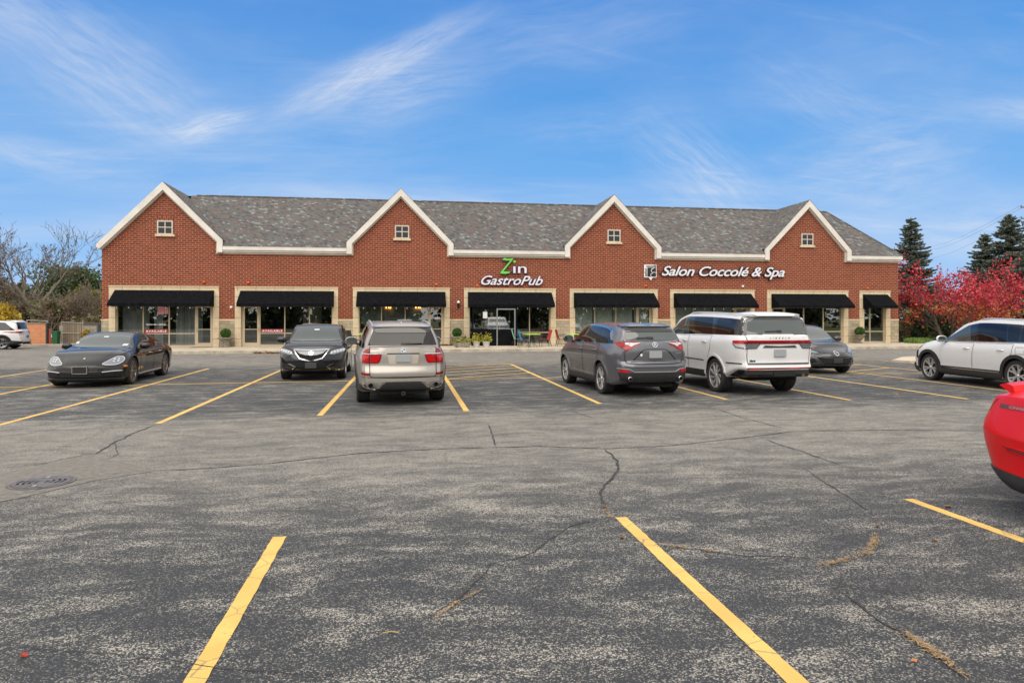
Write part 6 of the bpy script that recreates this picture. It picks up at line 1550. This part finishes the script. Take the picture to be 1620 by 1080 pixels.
# red maples
def maple(loc,H,Rc,seed,cols,label,n=9000,forks=5,lower=None):
    rng=np.random.default_rng(seed); e=empty('red_maple',loc,0,label,'tree','red leaved maples'); mb=MB(); tips=[]
    for j in range(forks):
        a=j*6.283/forks+rng.uniform(-.3,.3); tl=rng.uniform(.35,.9)
        branches(rng,(math.cos(a)*.15,math.sin(a)*.15,-.1),(math.cos(a)*tl,math.sin(a)*tl,1),H*.36,.085,1,5,mb,tips,.62,.03,4,6,(2,4),.74)
    mb.build('trunk',M_barkb,e,True,80)
    tp=[(np.array(q),d) for q,d in tips if q.z>H*.2]
    P=[];lo=[]
    for _ in range(n):
        q,_d=tp[int(rng.integers(len(tp)))]; v=q+rng.normal(0,.17,3)
        (lo if lower and v[2]<H*.40+rng.normal(0,.35) and rng.uniform()<.6 else P).append(v)
    V,F=leaf_cloud(P,.125,rng,1.25); np_mesh('crown',V,F,leaf_mat('maple_leaves',cols,.55,.3),e)
    if lo: V,F=leaf_cloud(lo,.125,rng,1.25); np_mesh('lower_crown',V,F,leaf_mat('maple_lower_leaves',lower,.55,.3),e)
RED=[(.24,.009,.026),(.47,.018,.048),(.68,.055,.085),(.74,.15,.13)]; ORG=[(.35,.06,.02),(.50,.16,.03),(.45,.30,.04)]
maple((35.6,40.6,0),6.5,3.6,21,RED,'red maple with many stems at the right end of the shop building',6200,6,ORG)
maple((41.9,43.5,0),6.0,3.2,22,RED,'second red maple in front of the tallest spruce',5000,5,ORG)
# planting bed at the right
BD=[(1430,43.5,1.6,1.5,BRN,'reddish brown bush against the corner of the building'),(1462,44,2.6,2.3,DG,'dark green shrub under the red maple'),(1492,44.5,2.6,2.2,DG,'dark shrub under the middle of the red maple'),
  (1520,45,2.6,1.5,[(.26,.16,.05),(.38,.26,.08),(.45,.33,.12)],'tawny grass like bush under the maple'),(1545,47,3.2,2.0,[(.22,.15,.05),(.33,.24,.08),(.2,.16,.06)],'tawny bush left of the white SUV roof'),
  (1500,47,3.0,2.9,YEL,'yellow leaved shrub inside the red maple'),(1478,41.8,1.2,.75,GR,'low green plant beside the lawn'),(1580,47,4,2.6,DG,'dark green shrub behind the white SUV'),(1450,46,3,2.6,YG_,'yellow green shrub at the building corner')]
for i,(x,Y,w_,h_,c,l) in enumerate(BD): bush('garden_shrub',x,Y,w_,h_,c,90+i,l,n=int(900+700*w_*h_/3),size=.11,z0=.08,group='shrubs in the planting bed',clumps=12)
def blades(name,x,Y,n,h,wd,cols,label,seed,kind=None,area=None):
    rng=np.random.default_rng(seed); V=[];F=[]
    for i in range(n):
        if area: px=rng.uniform(area[0],area[1]); py=rng.uniform(area[2],area[3])
        else: px,py=rng.normal(0,wd/2,2)
        a=rng.uniform(0,6.28); hh=h*rng.uniform(.5,1.1); b=len(V); w_=.012+.01*rng.uniform(); le=hh*rng.uniform(.1,.6)
        V+=[(px-w_*math.sin(a),py+w_*math.cos(a),0),(px+w_*math.sin(a),py-w_*math.cos(a),0),(px+le*.4*math.cos(a),py+le*.4*math.sin(a),hh*.7),(px+le*math.cos(a),py+le*math.sin(a),hh)]; F.append((b,b+1,b+2,b+3))
    if kind:
        o=np_mesh(name,V,F,leaf_mat(name+'_m',cols)); o.location=(0,0,.09); return tag(o,kind=kind)
    e=empty(name,(XY(x,Y),Y,.09),0,label,'plant','low plants in the bed'); np_mesh('blades',V,F,leaf_mat(name+'_m',cols),e)
LG=[(.08,.16,.03),(.16,.28,.05),(.28,.40,.10)]
blades('daylily_clump',1448,40.2,380,.42,.5,LG,'bright green clump of leaves nearest the building corner',1)
blades('daylily_clump',1462,40.4,380,.42,.5,LG,'bright green clump of leaves further from the building corner',2)
blades('grass_tufts',0,0,6000,.10,0,[(.05,.09,.02),(.10,.15,.03),(.16,.18,.06)],None,4,'stuff',(33.3,46,36.4,44))
# far-off woods either side and behind the viewpoint (seen mirrored in the glass)
def wood(name,x0,x1,y0,y1,h,n,size,cols,seed):
    rng=np.random.default_rng(seed); P=[]
    k=int(abs(x1-x0)/2.2)+2; cs=[(rng.uniform(x0,x1),rng.uniform(y0,y1),h*rng.uniform(.6,1.1)) for _ in range(k)]
    for i in range(n):
        c=cs[int(rng.integers(k))]; u=rng.uniform(0,1)**.7; R_=3.2*(1.15-u)**.5; v=rng.normal(0,1,3)*R_*.42
        P.append((c[0]+v[0]*1.3,c[1]+v[1],max(.2,c[2]*u+v[2]*.5)))
    V,F=leaf_cloud(P,size,rng); return tag(np_mesh(name,V,F,leaf_mat(name+'_m',cols,.7,.1)),kind='stuff')
wood('far_wood',-130,-30,86,112,6.0,15000,.62,[(.05,.05,.025),(.09,.085,.04),(.13,.11,.06)],41)
wood('far_wood',44,150,80,104,6.0,14000,.62,[(.04,.05,.025),(.08,.085,.04),(.14,.10,.05)],42)
wood('wood_behind_viewpoint',-150,150,-56,-40,11.5,70000,.85,[(.03,.045,.02),(.06,.08,.03),(.12,.12,.04)],43)
# ================================================================ enclosure, pole, patio furniture, planters
M_ob=mat('orange_brick',(.45,.18,.08),.85); t=NT(M_ob); s_=t.n('ShaderNodeSeparateXYZ',{0:t.obj()}); 
bt=t.n('ShaderNodeTexBrick',{'Vector':t.n('ShaderNodeCombineXYZ',{0:t.math('ADD',s_.outputs[0],s_.outputs[1]),1:s_.outputs[2]}).outputs[0],'Color1':(.46,.17,.075,1),'Color2':(.54,.23,.11,1),'Mortar':(.50,.32,.20,1),'Scale':1.,'Mortar Size':.008,'Brick Width':.3,'Row Height':.1,'Mortar Smooth':.3})
t.l(t.mix(.5,bt.outputs['Color'],t.ramp(t.noise(t.obj(),3,5,.6),[(.3,(.4,.4,.4)),(.7,(.62,.6,.58))]),'OVERLAY'),t.b.inputs['Base Color'])
M_cmu=stone_mat('grey_block',(.26,.245,.21),(.36,.34,.30),.41,.205,.010)
M_board=mat('weathered_boards',(.2,.15,.1),.9); t=NT(M_board); s_=t.n('ShaderNodeSeparateXYZ',{0:t.obj()})
brd=t.n('ShaderNodeTexWhiteNoise',{'W':t.math('FLOOR',t.math('DIVIDE',s_.outputs[0],.14))},noise_dimensions='1D').outputs['Value']
gap=t.math('LESS_THAN',t.math('FRACT',t.math('DIVIDE',s_.outputs[0],.14)),.08)
cc=t.mix(t.math('MULTIPLY_ADD',brd,.6) if False else t.math('ADD',t.math('MULTIPLY',brd,.5),t.math('MULTIPLY',t.noise(t.mapping(t.obj(),(8,8,.8)),2,5,.6),.5)),(.13,.095,.065,1),(.30,.245,.18,1))
t.l(t.mix(gap,cc,(.02,.018,.015,1)),t.b.inputs['Base Color'])
M_pipe=vary('galvanised_pipe',(.30,.29,.27),(.42,.40,.37),9,.5,3); M_gbin=vary('green_plastic',(.008,.09,.035),(.012,.12,.045),4,.5,3)
e=empty('brick_wall',(-25.5,48.9,0),0,'orange brick wall of the bin enclosure behind the white crossover','wall')
MB().box(-3.6,2.02,0,.3,-.05,1.42).build('brickwork',M_ob,e); MB().bevbox(-3.65,2.08,-.03,.33,1.42,1.49,.01).build('coping',vary('coping_grey',(.14,.13,.12),(.26,.24,.22),6,.9,4),e)
MB().box(2.02,2.12,-.02,.32,-.05,1.44).build('steel_edge',mat('dark_steel',(.03,.03,.032),.6),e)
e=empty('block_wall',(-21.9,50.6,0),0,'grey concrete block wall between the brick wall and the wooden gate','wall')
MB().box(-1.6,.80,0,.25,-.05,1.50).build('blocks',M_cmu,e); MB().box(-1.6,.80,-.015,0-.001,1.30,1.50).build('cap_board',mat('cap_board',(.10,.085,.07),.9),e)
e=empty('steel_gate_frame',(-24.0,48.4,0),0,'open tubular gate frame standing above the orange brick wall','gate')
m=MB(); m.tube([(-.75,.8,0),(-.75,.8,1.66),(.50,.75,1.60),(.50,.75,0)],.035,6); m.build('frame',M_pipe,e)
e=empty('red_panel',(-23.18,48.7,0),0,'narrow brownish red panel at the end of the brick wall','panel'); MB().bevbox(-.02,.17,0,.06,0,1.10,.005).build('panel_board',mat('red_brown_paint',(.24,.045,.03),.7),e)  # just a flat red panel at the end of the wall
e=empty('wheelie_bin',(-22.72,48.6,0),0,'green plastic wheeled bin standing by the grey block wall','bin')
m=MB(); m.add([(-.13,-.15,.06),(.13,-.15,.06),(.13,.2,.06),(-.13,.2,.06),(-.17,-.22,.88),(.17,-.22,.88),(.17,.26,.88),(-.17,.26,.88)],[(0,3,2,1),(4,5,6,7),(0,1,5,4),(1,2,6,5),(2,3,7,6),(3,0,4,7)]); m.build('bin_body',M_gbin,e)
MB().bevbox(-.19,.19,-.25,.30,.885,.94,.015).build('lid',M_gbin,e); MB().box(-.19,-.06,-.19,-.172,.55,.75).build('notice',M_white,e)
for sx in (-1,1): MB().cyl((sx*.15,.2,.08),(sx*.11,.2,.08),.08,12).build('wheel',M_black,e)
e=empty('wooden_gate',(XY(114,49.2),49.2,0),R(3),'weathered wooden board gate in a pale pipe frame','gate')
m=MB(); m.box(-.55,.60,0,.03,.12,1.42); m.build('boards',M_board,e)
m=MB(); m.tube([(-.62,-.03,.05),(-.62,-.03,1.52),(.66,-.03,1.46),(.66,-.03,.02)],.032,6); m.tube([(-.62,-.04,.80),(.66,-.04,.76)],.022,6); m.tube([(-.62,-.04,.10),(.66,-.04,.08)],.025,6); m.build('pipe_frame',M_pipe,e)
MB().cyl((-.82,0,0),(-.82,0,1.45),.06,8).build('hinge_post',mat('dark_post',(.05,.045,.04),.8),e)
e=empty('green_container',(XY(141,54),54,0),0,'grey green metal container half hidden left of the shop building','container')
m=MB(); m.bevbox(-.75,.45,0,1.2,0,1.38,.03); m.build('container_body',vary('dull_green_metal',(.05,.09,.075),(.08,.13,.11),3,.6,3),e); MB().box(-.72,-.45,-.03,0,1.0,1.06).build('lid_slot',M_black,e)
bush('garden_shrub',139,49.5,1.1,1.15,YEL,140,'small yellow and green shrub in front of the green container',n=500,size=.10,clumps=7,stem=True)
# kerb of the island at left and the small concrete nose at right
tag(MB().bevbox(-40,-19.4,46.6,46.9,-.05,.14,.02).build('kerb',M_curb),kind='structure')
tag(MB().add([(-40,46.9,.10),(-19.4,46.9,.10),(-19.4,60,.10),(-40,60,.10)],[(0,1,2,3)]).build('verge',vary('verge_concrete',(.26,.23,.18),(.38,.34,.27),2,.9,5)),kind='structure')
isl=[Gp(*p) for p in ((1411,572.6),(1428,567.4),(1447,566.5),(1475,568),(1490,572),(1440,574.5))]
m=MB(); m.prism(isl,-.02,.09,'xy'); tag(m.build('concrete_island',M_conc),kind='structure')

# leaf litter along the kerb
rng=np.random.default_rng(5); P=[(rng.uniform(-7.6,-4.0),35.75-abs(rng.normal(0,.12)),.01+abs(rng.normal(0,.03))) for _ in range(420)]
V,F=leaf_cloud(P,.085,rng); tag(np_mesh('leaf_litter',V,F,leaf_mat('litter',[(.10,.05,.02),(.25,.12,.05),(.40,.24,.12)])),kind='stuff')
rng=np.random.default_rng(6); P=[(rng.uniform(1.9,3.5),40.7-abs(rng.normal(0,.2)),.16+abs(rng.normal(0,.04))) for _ in range(260)]
V,F=leaf_cloud(P,.07,rng); tag(np_mesh('leaf_litter',V,F,leaf_mat('litter_b',[(.10,.06,.03),(.20,.12,.06)])),kind='stuff')

# power pole and wires at the right edge
PX,PY=XY(1629,70),70
e=empty('power_pole',(PX,PY,0),0,'wooden power pole with crossarms at the right edge','pole')
M_wood=vary('pole_wood',(.10,.085,.07),(.17,.15,.13),8,.9,4)
MB().tube([(0,0,0),(0,0,15.6)],[.16,.12],8).build('post',M_wood,e)
for z,L in ((14.75,1.3),(13.45,1.3)):
    a_=MB().box(-L,L,-.16,-.06,z-.06,z+.06).build('crossarm',M_wood,e)
    for x in (-L+.08,-L*.45,L*.5,L-.08): MB().lathe([(0,.06),(.05,.07),(.07,.13),(.04,.17),(.06,.22),(.0,.26)],(x,-.11,z),8).build('insulator',mat('insulator_grey',(.12,.12,.13),.4),a_,True)
MB().lathe([(0,0),(.16,0),(.16,.5),(0,.55)],(-1.05,-.2,12.6),10).build('transformer',mat('transformer_grey',(.10,.10,.11),.5),e,True)
fx,fy=XY(1430,200),200
for i,(x,z,zf) in enumerate([(-1.22,15.0,26.5),(-.6,15.0,25.2),(-1.22,13.7,22.5)]):
    pts=[];n=24
    for k in range(n+1):
        u=k/n; pts.append((PX+x+(fx-PX)*u,PY-.1+(fy-PY)*u,z+(zf-z)*u-3.0*math.sin(math.pi*u)))
    tag(MB().tube(pts,.013,4).build('power_line',M_wire),['highest power line running left from the pole','middle power line running left from the pole','lowest power line running left from the pole'][i],'cable','power lines')
MB().tube([(-1.3,-.1,13.3),(-.9,-.1,12.2),(-.5,-.1,11.4),(.0,-.1,9.5)],.03,5).build('drop_cable',M_wire,e)

# patio furniture
def sling_chair(name,x,y,rz,colm,label,group='patio chairs outside the restaurant'):
    e=empty(name,(x,y,.15),rz,label,'chair',group)
    # faces +x
    m=MB(); V=[];F=[]; prof=[(.26,.42),(.22,.435),(-.16,.40),(-.22,.44),(-.30,.70),(-.36,.96)]
    for (px,pz) in prof[:3]: V+=[(px,-.23,pz),(px,.23,pz)]
    m.add(V,[(0,1,3,2),(2,3,5,4)]); o=m.build('seat',colm,e); s=o.modifiers.new('s','SOLIDIFY'); s.thickness=.02
    m=MB(); V=[]
    for (px,pz) in prof[2:]: V+=[(px,-.23,pz),(px,.23,pz)]
    m.add(V,[(0,1,3,2),(2,3,5,4),(4,5,7,6)]); o=m.build('backrest',colm,e); s=o.modifiers.new('s','SOLIDIFY'); s.thickness=.02
    for sy in (-1,1):
        m=MB(); m.tube([(.26,sy*.26,.0),(.24,sy*.26,.60),(.20,sy*.26,.64),(-.24,sy*.26,.62)],.014,6); m.build('front_leg',M_black,e)
        m=MB(); m.tube([(-.34,sy*.26,.0),(-.20,sy*.25,.42),(-.30,sy*.245,.70),(-.37,sy*.24,.97)],.014,6); m.build('rear_leg',M_black,e)
        m=MB(); m.tube([(.25,sy*.25,.41),(-.20,sy*.25,.40)],.012,6); m.build('seat_rail',M_black,e)
    return e
M_mint=mat('mint_mesh',(.30,.58,.48),.6); M_blue=mat('blue_mesh',(.01,.24,.46),.6); M_cred=mat('red_mesh',(.60,.035,.03),.6); M_lime=mat('lime_enamel',(.42,.78,.03),.35)
GX=lambda x,y: Gp(x,y,.15)
a=GX(819,547.0); sling_chair('patio_chair',*a,R(-15),M_mint,'pale mint patio chair at the left of the green table')
a=GX(830,549.6); sling_chair('patio_chair',*a,R(-20),M_blue,'blue patio chair in front of the mint one')
a=GX(862,547.8); sling_chair('patio_chair',*a,R(185),M_cred,'red patio chair at the right of the near green table')
a=GX(889,547.5); sling_chair('patio_chair',*a,R(0),M_cred,'red patio chair by the stone pier, back to the pier')
def table(x,y,label):
    e=empty('patio_table',(x,y,.15),R(8),label,'table','lime green patio tables'); MB().bevbox(-.42,.42,-.42,.42,.70,.735,.012).build('tabletop',M_lime,e)
    for k in range(4):
        a=k*math.pi/2+.78; m=MB(); m.tube([(.05*math.cos(a),.05*math.sin(a),.70),(.07*math.cos(a),.07*math.sin(a),.35),(.34*math.cos(a),.34*math.sin(a),0)],.014,6); m.build('leg',M_black,e)
    m=MB(); m.lathe([(.12,.34),(.13,.36),(.12,.38)],n=16); m.build('ring',M_black,e)
a=GX(841,548.5); table(*a,'lime green table between the blue and red chairs')
a=GX(910,548.5); table(*a,'lime green table partly hidden by the dark grey crossover')
a=GX(577,548.5); table(*a,'lime green table partly hidden by the beige SUV')
a=GX(561,549.5); sling_chair('patio_chair',*a,R(30),M_black,'black patio chair between the black and beige SUVs')
# planters
M_cast=vary('weathered_cast_stone',(.13,.115,.09),(.27,.24,.19),9,.9,6,.4); M_soil=mat('soil',(.03,.02,.015),.95)
BOX=[(.03,.075,.012),(.06,.14,.02),(.11,.22,.035)]
def topiary(e,r,z,seed):
    rng=np.random.default_rng(seed); v=rng.normal(size=(2600,3)); v/=np.linalg.norm(v,axis=1)[:,None]; P=v*r*rng.uniform(.78,1.05,size=(2600,1))*np.array([1,1,.95])+np.array([0,0,z])
    V,F=leaf_cloud(P,.045,rng); np_mesh('topiary_ball',V,F,leaf_mat('boxwood',BOX),e)
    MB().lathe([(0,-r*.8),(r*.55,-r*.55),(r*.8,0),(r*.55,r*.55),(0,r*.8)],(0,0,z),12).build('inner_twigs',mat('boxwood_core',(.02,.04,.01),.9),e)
def urn(x,y,label,seed,kind):
    X,Y=GX(x,y); Y=40.45; X=XY(x,Y); e=empty('stone_planter',(X,Y,.15),0,label,'planter','planters with clipped balls')
    if kind=='urn': pr=[(0,0),(.20,0),(.20,.05),(.09,.09),(.07,.16),(.12,.22),(.24,.34),(.28,.48),(.36,.52),(.36,.56),(.28,.56),(.26,.52),(0,.52)]
    else: pr=[(0,0),(.26,0),(.28,.04),(.24,.08),(.27,.36),(.30,.42),(.42,.47),(.43,.53),(.36,.55),(.33,.51),(0,.51)]
    MB().lathe(pr,n=24).build('urn',M_cast,e,True,35)
    topiary(e,.27 if kind!='urn' else .29,.78,seed)
urn(357,550,'tall stone planter with clipped ball between doors 571 and 575',1,'tub'); urn(723,549,'stone planter with clipped ball below the wall lantern',2,'tub'); urn(1360,544,'footed stone urn with clipped ball near the right end of the shops',3,'urn')
FL=[(.10,.16,.03),(.25,.28,.05),(.62,.52,.10)]
X,Y=GX(731,549.5); e=empty('stone_trough',(X,Y,.15),0,'low stone trough of small flowers below the wall lantern','planter')
MB().bevbox(-.42,.42,-.18,.18,.05,.30,.03).build('trough',M_cast,e); 
for sx in (-.28,.28): MB().bevbox(sx-.07,sx+.07,-.15,.15,0,.05,.005).build('foot',M_cast,e)
rng=np.random.default_rng(3); P=[(rng.uniform(-.48,.48),rng.normal(0,.1),.30+abs(rng.normal(0,.10))) for _ in range(420)]; V,F=leaf_cloud(P,.06,rng); np_mesh('flowers',V,F,leaf_mat('trough_flowers',FL),e)
for i,x in enumerate((753.6,769.3)):
    X,Y=GX(x,549.2); e=empty('flower_pot',(X,Y,.15),0,['white pot of yellow flowers beside the stone trough','white pot of yellow flowers next to the vestibule door'][i],'planter','white flower pots')
    MB().lathe([(0,0),(.15,0),(.20,.28),(.225,.29),(.225,.33),(.19,.33),(.18,.28),(0,.28)],n=20).build('pot',vary('pot_white',(.42,.41,.38),(.55,.54,.5),5,.6,3),e,True,35)
    rng=np.random.default_rng(8+i); P=[(rng.normal(0,.13),rng.normal(0,.13),.32+abs(rng.normal(0,.17))) for _ in range(420)]; V,F=leaf_cloud(P,.065,rng); np_mesh('flowers',V,F,leaf_mat('pot_flowers',[(.10,.16,.03),(.35,.34,.04),(.70,.55,.05)]),e)
X,Y=GX(736,548.4); e=empty('path_lantern',(X,Y,.15),0,'small dark lantern standing behind the stone trough','lantern'); MB().lathe([(0,0),(.08,0),(.07,.3),(.1,.32),(.1,.5),(.12,.52),(0,.62)],n=10).build('lantern_body',M_black,e,True,35)
MB().cyl((0,0,.62),(0,0,.68),.02,8).build('lantern_finial',M_black,e)
X,Y=XY(318,40.4),40.4; tag(MB().bevbox(-.55,.55,-.35,.35,0,.012,.004).build('door_mat',M_black),'black doormat in front of door 571','doormat').location=(X,Y,.151)
